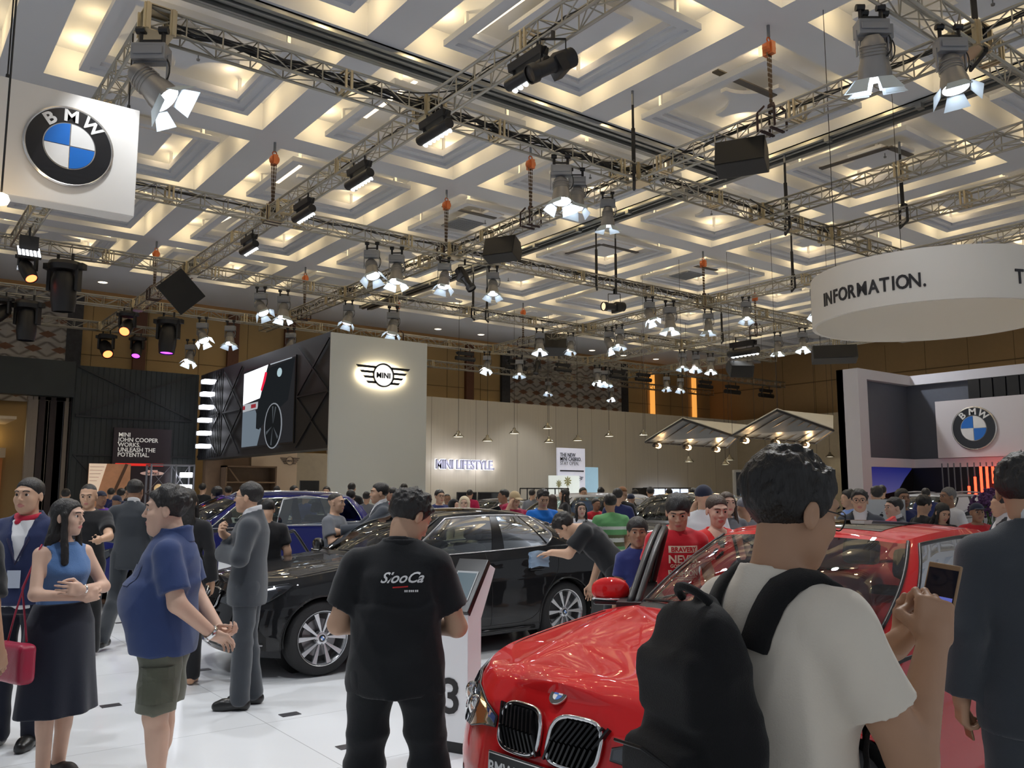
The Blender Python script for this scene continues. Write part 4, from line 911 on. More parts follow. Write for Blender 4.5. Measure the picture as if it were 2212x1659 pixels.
m = MB(); m.box(-w_/2+.13, w_/2+.17, -.11, -.10, .8, zt-1.08); m.build('text_panel', glow('kiosk_cyan', (.50, .82, .9), .9), r)
t = text_mesh('lettering', 'THE ALL-NEW', .11, glow('kiosk_white', (.9, .9, .9), 1), r, .004, bold=.003); face_to(t, (-w_/2+.17, -.125, zt-.98), (1, 0, 0), (0, 0, 1))

# ---------------------------------------------------------------- striped canopies
CAN = mat('canopy_slate', (.10, .12, .14), .35, var=.1, emit=None); CANW = mat('canopy_white', (.75, .70, .55), .6)
def canopy(LL, LR, T, R_, U, lab, nb):
    r = empty('canopy', (LL+LR+T+R_)/4, label=lab, cat='canopy'); c = r.location.copy(); up = Vector((0, 0, .03))
    m = MB(); P = [LL-c, LR-c, R_-c, T-c]; m.prism(P, up); m.build('underside_panel', CAN, r)
    m = MB(); m.prism([T-c, R_-c, U-c], up); m.prism([p-c+Vector((0, 0, .05)) for p in (LL, LR, R_, T)], up); m.build('white_sheet', CANW, r)
    m = MB()
    for a, b in ((LL, LR), (LR, R_), (R_, T), (T, LL)): m.tube(a-c, b-c, .04, 6)
    for k in range(1, nb):
        t = k/nb; a = LL.lerp(LR, t); b = T.lerp(R_, t); m.tube(a-c-up, b-c-up, .022, 5)
    m.build('frame', DK2, r)
    m = MB(); m.tube(T-c, (T.x-c.x, T.y-c.y, CZ-c.z), .006, 4); m.tube(U-c, (U.x-c.x, U.y-c.y, CZ-c.z), .006, 4); m.tube(LL-c, (LL.x-c.x, LL.y-c.y, CZ-c.z), .006, 4); m.build('wire', CAB, r)
canopy(atd(1394, 955, 31), atd(1570, 966.5, 31), atd(1475, 906, 29), atd(1593, 945, 29), atd(1630, 921, 30), 'left striped canopy, slate underside with black battens', 7)
canopy(atd(1582, 941, 28), atd(1762, 957, 28), atd(1679, 887, 26), atd(1800, 930, 26), atd(1800, 899, 27), 'right striped canopy, slate underside with black battens', 8)
for i, (px, py, d) in enumerate([(1422, 963, 30.8), (1487, 967, 30.8), (1549, 971, 30.8), (1611, 952, 27.8), (1677, 957, 27.8), (1741, 961, 27.8)]):
    p = atd(px, py, d); o = empty('canopy_lamp', p, label='small glowing bulb lamp under a striped canopy, number %d from the left' % (i+1), cat='lamp', group='lamps along the canopy edges')
    m = MB(); m.lathe([(0, -.1), (.09, -.07), (.12, 0), (.09, .07), (0, .1)], 12); m.build('bulb', glow('bulb_warm', (1, .62, .28), 9), o, smooth=True); m = MB(); m.tube((0, 0, .08), (0, 0, .25), .03, 6); m.lathe([(.1, -.06), (.13, .02), (.05, .12)], 10, Matrix.Translation((-.13, 0, 0))); m.tube((-.13, 0, .1), (0, 0, .15), .02); m.build('socket', DK2, o)
    l = bpy.data.lights.new('canopy_lamp', 'POINT'); l.energy = 14; l.color = (1, .6, .28); l.shadow_soft_size = .1; q = bpy.data.objects.new('canopy_lamp', l); COL.objects.link(q); q.location = p+Vector((.0, 0, .22)) if False else p-Vector((.2, .25, 0))

# ---------------------------------------------------------------- white portal with emblem, right
PW = mat('portal_white', (.66, .65, .70), .5, var=.01); PG = mat('portal_grey', (.10, .11, .14), .5)
r = empty('portal_stand', (24.5, 10, 0), label='white portal wall with slate grey recess at the right edge of the picture', cat='stand')
# wing: x 21.7..24.5, y 12.85..13.5 ; back: x=24.5, y 4..12.85 (local = world - (24.5,10))
m = MB(); m.box(-2.8, -2.35, 2.85, 3.5, 0, 5.0); m.box(-2.8, .3, 3.3, 3.5, 0, 5.0)
zg1 = 4.72; zg0 = 2.55; zb1 = 2.30
m.box(-2.35, .3, 2.85, 3.3, zg1, 5.0); m.box(0, .3, -8, 2.85, zg1, 5.0); m.box(-2.35, .0, 2.85, 3.3, zb1, zg0); m.box(0, .3, -8, 2.85, zb1, zg0)
m.build('white_frame', PW, r)
m = MB(); m.box(-2.35, .25, 3.05, 3.3, zg0, zg1); m.box(.15, .3, -8, 3.05, zg0, zg1); m.build('grey_recess', PG, r)
m = MB(); m.box(-2.35, .25, 3.0, 3.3, 0, zb1); m.box(.1, .3, -8, 3.0, 0, zb1)
def portal_mat():
    m = mat('dusk_picture', (.02, .02, .08), .3); nt = m.node_tree; b = nt.nodes['Principled BSDF']; N = nt.nodes.new; L = nt.links.new
    tc = N('ShaderNodeTexCoord'); s = N('ShaderNodeSeparateXYZ'); L(tc.outputs['Object'], s.inputs[0]); mr = N('ShaderNodeMapRange'); mr.inputs['From Min'].default_value = 1.35; mr.inputs['From Max'].default_value = 2.3; L(s.outputs['Z'], mr.inputs[0])
    cr = N('ShaderNodeValToRGB'); e = cr.color_ramp.elements; e[0].color = (.09, .08, .13, 1); e[1].color = (.008, .012, .12, 1); x = cr.color_ramp.elements.new(.3); x.color = (.06, .06, .18, 1)
    L(mr.outputs[0], cr.inputs[0]); L(cr.outputs[0], b.inputs['Base Color']); L(cr.outputs[0], b.inputs['Emission Color']); b.inputs['Emission Strength'].default_value = .9; return m
m.build('dusk_screen', portal_mat(), r)
m = MB(); m.prism([(-2.35, 2.99, 0), (-2.35, 2.99, 1.55), (-1.9, 2.99, 1.62), (-1.5, 2.99, 1.55), (-.9, 2.99, 1.62), (-.7, 2.99, 1.7), (-.35, 2.99, 2.0), (0.1, 2.99, 2.3), (.1, 2.99, 0)], (0, -.01, 0)); m.prism([(.09, 3.0, 0), (.09, 3.0, 2.3), (.09, -8, 2.3), (.09, -8, 0)], (-.02, 0, 0)); m.build('dark_skyline', mat('skyline_black', (.004, .004, .006), .4), r)
m = MB()
for k in range(16): m.box(-.03, .0, .9-.34*k, 1.2-.34*k, 4.15, zg1)
m.build('black_slats', DK2, r)
a = onx(2020, 868, 24.4); b = onx(2212, 857, 24.4)
m = MB(); m.box(-.12, .14, -8, a.y-10, 2.56, a.z); m.build('logo_board', mat('portal_board', (.72, .68, .70), .5, var=.01), r)
c = onx(2104, 925, 24.36); ry = (onx(2057, 925, 24.36).y-onx(2152, 925, 24.36).y)/2
roundel(r, (-.12, c.y-10, c.z), (0, -1, 0), (0, 0, 1), abs(ry), .05)
RED = glow('red_tube', (1, .05, .02), 5.0)
for i, (px, y0, y1) in enumerate([(2093, 1050, 1081), (2106, 1030, 1074), (2118, 1008, 1068), (2131, 1008, 1056), (2144, 1008, 1044), (2158, 1008, 1048), (2172, 1008, 1021)]):
    p = onx(px, y0, 24.1); q = onx(px, y1, 24.1); o = empty('red_light_tube', (24.1, p.y, (p.z+q.z)/2), label='red glowing vertical tube, number %d from the left below the emblem' % (i+1), cat='light tube', group='red light tubes in the portal')
    h = (p.z-q.z)/2; m = MB(); m.tube((0, 0, -h), (0, 0, h), .035, 8); m.build('tube', RED, o, smooth=True); m = MB(); m.tube((0, 0, h), (0, 0, 2.3-(p.z+q.z)/2+.1), .02, 5); m.build('cable', mat('grey_rod', (.15, .15, .17), .5), o)
for i, px in enumerate([2037, 2050, 2063, 2077]):
    p = onx(px, 1040, 24.1); m = MB(); m.tube((0, 0, 0), (0, 0, 2.4), .02, 5); o = m.build('grey_rod', mat('grey_rod', (.15, .15, .17), .5)); o.location = (24.1, p.y, 0); tag(o, 'thin grey vertical rod left of the red tubes', 'rod', 'grey rods in the portal')

# ---------------------------------------------------------------- round hanging sign
RC = (13.98, 6.92); RR = 1.862; RZ0, RZ1 = 4.39, 5.19
r = empty('round_hanging_sign', (RC[0], RC[1], RZ0), label='big white ring shaped hanging sign reading INFORMATION at upper right', cat='sign'); r['label'] = 'big white ring shaped hanging sign with black capitals at upper right'
m = MB(); h = RZ1-RZ0; m.lathe([(RR, 0), (RR, h), (RR-.06, h), (RR-.06, 0), (RR, 0)], 96); m.build('ring', mat('ring_white', (.80, .76, .68), .55, var=.01), r, smooth=True, auto=30)
def ring_text(s, px_end, size, z, rev=True):
    p = [a for a in range(0, 3600) ]
    best = min(p, key=lambda q: (lambda P: abs(P[0]-px_end)+(0 if P[1] else 1e6))(proj_ring(q/10.)))
    return best/10.
def proj_pt(v):
    d = np.array(v)-_C; dd = d@_fw; return 1106+FPX*(d@_rt)/dd, 829.5-FPX*(d@_up)/dd
def proj_ring(deg):
    a = math.radians(deg); nx, ny = math.cos(a), math.sin(a); P = (RC[0]+RR*nx, RC[1]+RR*ny, RZ0+.3)
    return proj_pt(P)[0], (nx*P[0]+ny*P[1]) < 0
TXT = mat('sign_black', (.015, .013, .014), .4)
def ringword(word, px0, px1, size, zb):
    a0, a1 = ring_text('', px0, 0, 0), ring_text('', px1, 0, 0)
    if a0 > 300 and a1 < 60: a0 -= 360
    adv = {'I': .52, 'M': 1.25, 'W': 1.3, '.': .5}; ws = [adv.get(c, 1.0) for c in word]; tot = sum(ws); acc = 0
    for ch, w_ in zip(word, ws):
        t = (acc+w_/2)/tot; acc += w_; A = math.radians(a0+(a1-a0)*t)
        g = text_mesh('letter', ch, size, TXT, r, .015, bold=.006, align='CENTER', sx=.80)
        g.matrix_local = frame_M(((RR+.004)*math.cos(A), (RR+.004)*math.sin(A), zb), (-math.sin(A), math.cos(A), 0) if a1 > a0 else (math.sin(A), -math.cos(A), 0), (0, 0, 1))
ringword('INFORMATION.', 1779, 2004, .30, .22)
ringword('TE', 2188, 2240, .30, .22)
m = MB()
for A in (40, 160, 280): a_ = math.radians(A); m.tube(((RR-.03)*math.cos(a_), (RR-.03)*math.sin(a_), h), ((RR-.03)*math.cos(a_), (RR-.03)*math.sin(a_), CZ-RZ0), .006, 4)
m.build('wire', CAB, r)
# ---------------------------------------------------------------- square hanging sign
r = empty('square_hanging_sign', (1.79, 11.7, 5.15), label='white square hanging sign with a big round blue and white emblem, upper left', cat='sign')
m = MB(); m.box(-.81, .81, -.15, .15, 0, 1.45); m.build('box', mat('sign_white', (.80, .78, .74), .5, var=.01), r, bevel=.01)
roundel(r, (0.0, -.15, .74), (1, 0, 0), (0, 0, 1), .50, .05)
m = MB()
for x in (-.7, .7): m.tube((x, 0, 1.45), (x, 0, 2.56), .010, 5); m.lathe([(0, 0), (.025, .03), (.02, .1), (0, .12)], 8, Matrix.Translation((x, 0, 1.45)))
m.build('hanging_cable', CAB, r)
spot(2.3, 10.6, 7.4, 2.2, 11.55, 6.0, 160, size=50)
# warm side lamp glow at far left
p = ony(2, 430, 11.0); m = MB(); m.lathe([(0, -.08), (.07, -.05), (.09, 0), (.07, .05), (0, .08)], 14); o = m.build('warm_lamp', glow('warm_lamp', (1, .7, .35), 30)); o.location = p; tag(o, 'blazing warm lamp at the left edge below the square sign', 'lamp')
m = MB(); m.tube((0, 0, .06), (0, 0, TZ0-p.z+.02), .012, 5); q = m.build('stem', CAB, o)
# ---------------------------------------------------------------- info pillars
def info_pillar(loc, rz, lab, num=None, red=False):
    r = empty('info_pillar', loc, rz, lab, 'information stand')
    PWm = mat('pillar_white', (.86, .87, .88), .35, var=.01)
    m = MB(); m.box(-.09, .09, -.06, .06, 0, .07); m.build('plinth', DK2, r)
    m = MB(); P = [(-.105, -.08, .07), (-.105, .08, .07), (-.105, .08, .80), (-.105, .26, 1.10), (-.105, .17, 1.14), (-.105, -.08, .84)]
    m.prism(P[::-1], (.21, 0, 0)); m.build('body', PWm, r, bevel=.004)
    d = Vector((0, .25, .30)).normalized(); n = Vector((0, -d.z, d.y)); M = frame_M((0, -.083, .845), (1, 0, 0), d)
    m = MB(); m.box(-.112, .112, 0, .40, -.02, .022, M); m.build('desk_top', mat('pillar_black', (.012, .012, .012), .2), r, bevel=.004)
    m = MB(); m.box(-.08, .08, .08, .30, .022, .026, M); m.build('tablet_bezel', mat('bezel_grey', (.25, .27, .28), .3), r)
    m = MB(); m.box(-.07, .07, .095, .285, .026, .028, M); m.build('tablet_screen', mat('tablet_glass', (.10, .14, .16), .12, emit=(.3, .4, .45), es=.08), r)
    if red: m = MB(); m.box(.02, .09, .1, .14, .023, .03, M); m.build('red_light', glow('red_tube', (1, .05, .02), 5), r)
    if num: t = text_mesh('numeral', num, .30, mat('sign_black', (.015, .013, .014), .4), r, .004, bold=.004, align='CENTER'); t.matrix_local = frame_M((-.015, -.083, .24), (1, 0, 0), (0, 0, 1))
    return r
info_pillar((3.12, 4.65, 0), math.radians(-66), 'white information pillar with a black numeral 3 and a slanted tablet', '3')
p = onz(455, 1400, 0); info_pillar((3.6, 10.3, 0), math.radians(-66), 'white information pillar with a red light behind the suited man at left', None, True)
# small floor markers
mk = None
for i, (px, py) in enumerate([(239, 1524), (626, 1543), (752, 1612), (905, 1461), (437, 1447), (180, 1475), (262, 1345)]):
    p = onz(px, py, .002)
    if mk is None: m = MB(); m.box(-.07, .07, -.045, .045, 0, .003); m.box(-.02, .02, -.02, .02, .003, .0035); o = mk = m.build('floor_marker', mat('marker_dark', (.08, .08, .09), .35, .5))
    else: o = mk.copy(); COL.objects.link(o)
    o.location = (p.x, p.y, .001); tag(o, 'small dark metal floor plate set in the white floor', 'floor plate', 'metal plates in the white floor')
# ---------------------------------------------------------------- cars
def crom(P, n):
    """smooth curve through points P, n samples"""
    P = np.array(P, float); k = len(P)-1; out = []
    for i in range(n):
        u = k*i/(n-1); j = min(int(u), k-1); t = u-j
        p0 = P[max(j-1, 0)]; p1 = P[j]; p2 = P[j+1]; p3 = P[min(j+2, k)]
        m1 = (p2-p0)/2; m2 = (p3-p1)/2
        if j == 0: m1 = p2-p1
        if j == k-1: m2 = p2-p1
        out.append((2*t**3-3*t*t+1)*p1+(t**3-2*t*t+t)*m1+(-2*t**3+3*t*t)*p2+(t**3-t*t)*m2)
    return np.array(out)
def terp(x, X, Y):
    if x <= X[0]: return Y[0]
    for i in range(1, len(X)):
        if x <= X[i]: return Y[i-1]+(Y[i]-Y[i-1])*(x-X[i-1])/(X[i]-X[i-1])
    return Y[-1]
def csamp(C, t):
    """sample a dense curve C (n x k) at parameter t in 0..1"""
    u = max(0, min(1, t))*(len(C)-1); j = min(int(u), len(C)-2); f = u-j
    return [a*(1-f)+b*f for a, b in zip(C[j], C[j+1])]
def paint(name, col, flake=0.0):
    if name in _M: return _M[name]
    m = mat(name, col, 0.5, flake, var=0.01, coat=.85, spec=0.08); m.node_tree.nodes['Principled BSDF'].inputs['Coat Roughness'].default_value = 0.015; return m
SEDAN = dict(L=4.63, W=.905, H=1.43, xf=.79, xr=3.60, rw=.325, arch=.362, nf=2.4, af=.80, nr=3.0, ar=.62,
    zb=[(0, .20), (.5, .17), (1.4, .16), (3.2, .17), (4.2, .20), (4.63, .26)],
    ze=[(0, .71), (.10, .735), (.25, .775), (.6, .85), (1.0, .905), (1.35, .945), (1.7, .955), (2.6, .985), (3.5, 1.02), (4.0, 1.02), (4.4, 1.0), (4.58, .97), (4.63, .95)],
    zc=[(0, .745), (.10, .785), (.25, .84), (.6, .915), (1.0, .97), (1.35, 1.005), (1.7, 1.01), (2.6, 1.01), (3.5, 1.07), (4.0, 1.10), (4.35, 1.085), (4.5, 1.06), (4.63, 1.0)],
    base=[(1.27, 0), (1.29, .25), (1.36, .48), (1.48, .665), (1.80, .755), (2.2, .785), (2.65, .79), (3.1, .785), (3.5, .76), (3.82, .71), (3.98, .60), (4.06, .40), (4.10, .2), (4.11, 0)],
    roof=[(2.06, 0), (2.07, .22), (2.10, .40), (2.17, .525), (2.36, .575), (2.56, .59), (2.76, .595), (2.96, .59), (3.13, .575), (3.28, .54), (3.35, .44), (3.38, .3), (3.395, .15), (3.40, 0)],
    rz=[1.375, 1.373, 1.365, 1.352, 1.375, 1.388, 1.392, 1.388, 1.378, 1.36, 1.362, 1.37, 1.373, 1.375], crown=.035)
SUV = dict(L=4.45, W=.92, H=1.60, xf=.83, xr=3.52, rw=.345, arch=.39, nf=2.8, af=.72, nr=3.2, ar=.5,
    zb=[(0, .28), (.5, .25), (3.2, .26), (4.45, .34)],
    ze=[(0, .80), (.10, .84), (.25, .90), (.6, .97), (1.0, 1.01), (1.4, 1.04), (2.6, 1.08), (3.6, 1.12), (4.2, 1.12), (4.45, 1.06)],
    zc=[(0, .85), (.10, .90), (.25, .97), (.6, 1.05), (1.0, 1.09), (1.4, 1.12), (2.6, 1.12), (3.6, 1.14), (4.2, 1.15), (4.45, 1.10)],
    base=[(1.18, 0), (1.20, .25), (1.27, .48), (1.38, .68), (1.7, .77), (2.15, .80), (2.65, .805), (3.15, .80), (3.65, .78), (4.05, .74), (4.22, .62), (4.30, .42), (4.34, .2), (4.35, 0)],
    roof=[(1.92, 0), (1.93, .22), (1.96, .42), (2.02, .545), (2.25, .60), (2.55, .615), (2.85, .62), (3.15, .615), (3.45, .60), (3.72, .575), (3.88, .48), (3.95, .32), (3.98, .15), (3.985, 0)],
    rz=[1.525, 1.522, 1.515, 1.50, 1.535, 1.55, 1.555, 1.55, 1.54, 1.525, 1.52, 1.525, 1.53, 1.53], crown=.04)
# vertical section of the flank: fraction of height -> (inset from full width)
VN = [0, .10, .22, .38, .55, .66, .72, .80, .90, 1.0]
VI = [.085, .03, .012, .004, 0, .004, .020, .040, .062, .105]
class Car:
    def __init__(s, D): s.D = D; s.base = crom([(x, y) for x, y in D['base']], 240).tolist(); s.roof = crom([(x, y, z) for (x, y), z in zip(D['roof'], D['rz'])], 240).tolist(); s.K = {k: ([p[0] for p in D[k]], [p[1] for p in D[k]]) for k in ('zb', 'ze', 'zc')}; s.hc = {}
    def I(s, k, x): return terp(x, *s.K[k])
    def P1(s, t, v, off=0.0):
        """flank point, t 0..1 front corner, 1..2 side, 2..3 rear corner; v 0..1 bottom to top"""
        D = s.D; ins = terp(v, VN, VI); W = D['W']-ins
        xo_f = terp(v, [0, .12, .3, .45, .6, .75, .88, 1], [.13, .05, .0, .0, .025, .05, .075, .13])
        xo_r = terp(v, [0, .15, .4, .6, .8, 1], [.12, .03, .0, .02, .05, .07])
        if t <= 1:
            th = t*PI/2; n = D['nf']; c = abs(math.cos(th))**(2/n); sn = abs(math.sin(th))**(2/n)
            x = D['af']*(1-c)+xo_f*c; y = W*sn
            if t < .999: y = W*sn
        elif t <= 2:
            f = t-1; x = D['af']+(D['L']-D['ar']-D['af'])*f; y = W*(1+.012*math.sin(PI*f))
        else:
            th = (t-2)*PI/2; n = D['nr']; c = abs(math.cos(th))**(2/n); sn = abs(math.sin(th))**(2/n)
            x = D['L']-D['ar']*(1-sn)-xo_r*sn; y = W*c
        z0, z1 = s.I('zb', x), s.I('ze', x)
        if t < 1: z1 += (s.I('zc', x)-z1)*(1-min(1, (y/(W*.99))**2.2))
        if t > 2: z1 += (s.I('zc', x)-z1)*(1-min(1, (y/(W*.99))**2.2))
        if v > .62 and t < 1: pass
        return Vector((x, y, z0+(z1-z0)*v))
    def N1(s, t, v):
        e = 1e-3; t = min(max(t, .004), 2.996); v = min(max(v, .002), .997)
        a = s.P1(t+e, v)-s.P1(t-e, v); b = s.P1(t, v+e)-s.P1(t, v-e); n = a.cross(b)
        n = -n if n.dot(Vector((0, 1, 0)) if 1 <= t <= 2 else (Vector((-1, .3, 0)) if t < 1 else Vector((1, .3, 0)))) < 0 else n
        return n.normalized()
    def side(s, x, z, off=0):
        t = 1.5
        for _ in range(3):
            v = .5; z0 = s.I('zb', x); z1 = s.I('ze', x); v = (z-z0)/(z1-z0); v = min(max(v, 0), 1)
            lo, hi = .3, 2.9
            for _ in range(26):
                m = (lo+hi)/2
                if s.P1(m, v).x < x: lo = m
                else: hi = m
            t = (lo+hi)/2; break
        return s.P1(t, v)+s.N1(t, v)*off
    def front(s, y, z, off=0, rear=False):
        sg = 1 if y >= 0 else -1; y = abs(y); v = .5; t = .3
        for _ in range(5):
            lo, hi = (0, 1.0) if not rear else (2.0, 3.0)
            for _ in range(22):
                m = (lo+hi)/2; yy = s.P1(m, v).y
                if (yy < y) != rear: lo = m
                else: hi = m
            t = (lo+hi)/2; a, b = s.P1(t, 0).z, s.P1(t, 1).z; v = min(max((z-a)/(b-a), 0), 1)
        p = s.P1(t, v); n = s.N1(t, v); p = p+n*off; return Vector((p.x, p.y*sg, p.z))
    def hw(s, x):
        if x in s.hc: return s.hc[x]
        lo, hi = 0, 3
        for _ in range(24):
            m = (lo+hi)/2
            if s.P1(m, 1).x < x: lo = m
            else: hi = m
        s.hc[x] = s.P1(lo, 1).y; return s.hc[x]
    def deckz(s, x, y, w=None):
        w = s.hw(x) if w is None else w; r = min(1, abs(y)/max(w, 1e-4)); ze, zc = s.I('ze', x), s.I('zc', x)
        z = ze+(zc-ze)*(1-r**2.2)
        yr = .30+.33*min(1, max(0, x/1.3)); z += .010*math.exp(-((abs(y)-yr)/.045)**2)*min(1, max(0, (x-.1)/.3))*(1 if x < 1.4 else 0)
        return z
    def P2(s, t, v):
        """greenhouse: t 0..1 front centre to rear centre, v 0..1 base to roof"""
        b = csamp(s.base, t); r = csamp(s.roof, t); zb = s.deckz(b[0], b[1])-.004
        bul = .045*math.sin(PI*v)
        ax = r[0]-b[0]; x = b[0]+ax*v; y = b[1]+(r[1]-b[1])*v; z = zb+(r[2]-zb)*v
        # bulge outwards
        n = Vector((-(r[2]-zb) if t < .25 else ((r[2]-zb) if t > .75 else 0), 0, abs(ax))) if (t < .22 or t > .78) else Vector((0, 1, .2))
        if n.length > 0: n.normalize()
        k = bul*(.8 if (t < .22 or t > .78) else .7)
        return Vector((x+n.x*k, y+n.y*k, z+n.z*k))
def mirror(m):
    """append the mirrored half"""
    n = len(m.v); m.v += [(x, -y, z) for x, y, z in m.v]; k = len(m.f)
    for i in range(k): m.f.append(tuple(n+q for q in reversed(m.f[i]))); m.m.append(m.m[i])
def blob(m, fn, out, cen, off, lev=4, sg=1):
    rings = []
    for s_ in range(lev+1):
        f = s_/lev; rings.append([fn(cen[0]+(p[0]-cen[0])*f, cen[1]+(p[1]-cen[1])*f, off) for p in out])
    m.grid(rings, closed=True)
def rrect(cx, cy, w, h, n=3.2, k=28, skew=0.0):
    P = []
    for i in range(k):
        a = 2*PI*i/k; c, s_ = math.cos(a), math.sin(a); x = abs(c)**(2/n)*(1 if c > 0 else -1)*w; y = abs(s_)**(2/n)*(1 if s_ > 0 else -1)*h
        P.append((cx+x+skew*y, cy+y))
    return P
TYRE = mat('tyre_rubber', (.016, .016, .017), .75, bump=.2, bscale=90); RIM = mat('rim_silver', (.62, .63, .65), .25, .85, var=.02); DISC = mat('brake_disc', (.25, .25, .26), .35, .8); RUB = mat('window_rubber', (.012, .012, .013), .4)
CGL = glass('car_glass', (.62, .70, .67), .05); CHR = CHROME; PIANO = mat('grille_black', (.008, .008, .009), .25); DARKIN = mat('cabin_dark', (.02, .02, .022), .6); LAMPG = glass('lamp_glass', (.9, .92, .95), .04)
def make_wheel(rw, w=.22, rot=0.0):
    r = bpy.data.objects.new('wheel', None)
    m = MB(); R = rw; h = w/2
    m.lathe([(R*.70, -h*.92), (R*.80, -h), (R*.93, -h*.92), (R*.99, -h*.6), (R, -h*.2), (R, h*.2), (R*.99, h*.6), (R*.93, h*.92), (R*.80, h), (R*.70, h*.92)], 48, axis='Y'); m.build('tyre', TYRE, r, smooth=True)
    m = MB(); m.lathe([(R*.71, -h*.95), (R*.735, -h*1.0), (R*.70, -h*.9), (R*.66, -h*.7), (R*.64, h*.8), (R*.70, h)], 48, axis='Y')
    for k in range(5):
        for d in (-1, 1):
            A = 2*PI*k/5+rot; a1 = A+d*.115; a2 = A+d*.31
            def p(rr, a, y): return Vector((rr*math.cos(a), y, rr*math.sin(a)))
            P = [p(R*.13, a1-.16, -h*.80), p(R*.13, a1+.16, -h*.80), p(R*.69, a2+.10, -h*.93), p(R*.69, a2-.10, -h*.93)]
            B = [q+Vector((0, .03, 0)) for q in P]; C_ = (P[0]+P[1]+P[2]+P[3])/4
            i0 = len(m.v); m.v += [tuple(q) for q in P+B]
            for q in ((0, 1, 2, 3), (0, 4, 5, 1), (1, 5, 6, 2), (2, 6, 7, 3), (3, 7, 4, 0), (4, 7, 6, 5)): m.f.append(tuple(i0+z for z in q)); m.m.append(0)
    m.lathe([(0, -h*.84), (R*.12, -h*.84), (R*.17, -h*.80), (R*.20, -h*.70), (R*.2, -h*.4)], 24, axis='Y')
    m.build('rim', RIM, r, bevel=.003)
    m = MB(); m.lathe([(0, -h*.15), (R*.5, -h*.15), (R*.5, 0), (0, 0)], 32, axis='Y'); m.build('brake_disc', DISC, r)
    m = MB(); m.lathe([(0, -h*.10), (R*.66, -h*.05), (R*.66, h*.3)], 32, axis='Y'); m.build('barrel', mat('rim_dark', (.03, .03, .032), .5), r)
    for k in range(5):
        A = 2*PI*k/5+rot+.63; m = MB(); m.lathe([(0, -h*.86), (.010, -h*.86), (.013, -h*.7)], 8, Matrix.Translation((R*.165*math.cos(A), 0, R*.165*math.sin(A))), axis='Y'); m.build('wheel_bolt', DISC, r)
    m = MB(); m.lathe([(0, -h*.90), (.028, -h*.90), (.032, -h*.84)], 20, axis='Y'); m.build('centre_cap', BBK, r, smooth=True)
    m = MB(); m.mi = 0
    for k in range(4):
        n = 6; m.mi = k % 2; m.poly([(0, -h*.905, 0)]+[(.018*math.cos(PI/2*(k+i/n)), -h*.905, .018*math.sin(PI/2*(k+i/n))) for i in range(n+1)])
    m.build('cap_badge', [BWH, BLUE], r)
    return r
def add_wheel(proto, parent, loc, flip, first=False):
    """copy a wheel prototype (an empty with parts) under the car as one part with sub-parts"""
    w = bpy.data.objects.new('wheel', None); link(w, parent); w.location = loc; w.rotation_euler = (0, 0, PI if flip else 0)
    for c in proto.children:
        q = c.copy(); link(q, w)
def del_proto(o):
    for c in list(o.children): bpy.data.objects.remove(c)
    bpy.data.objects.remove(o)

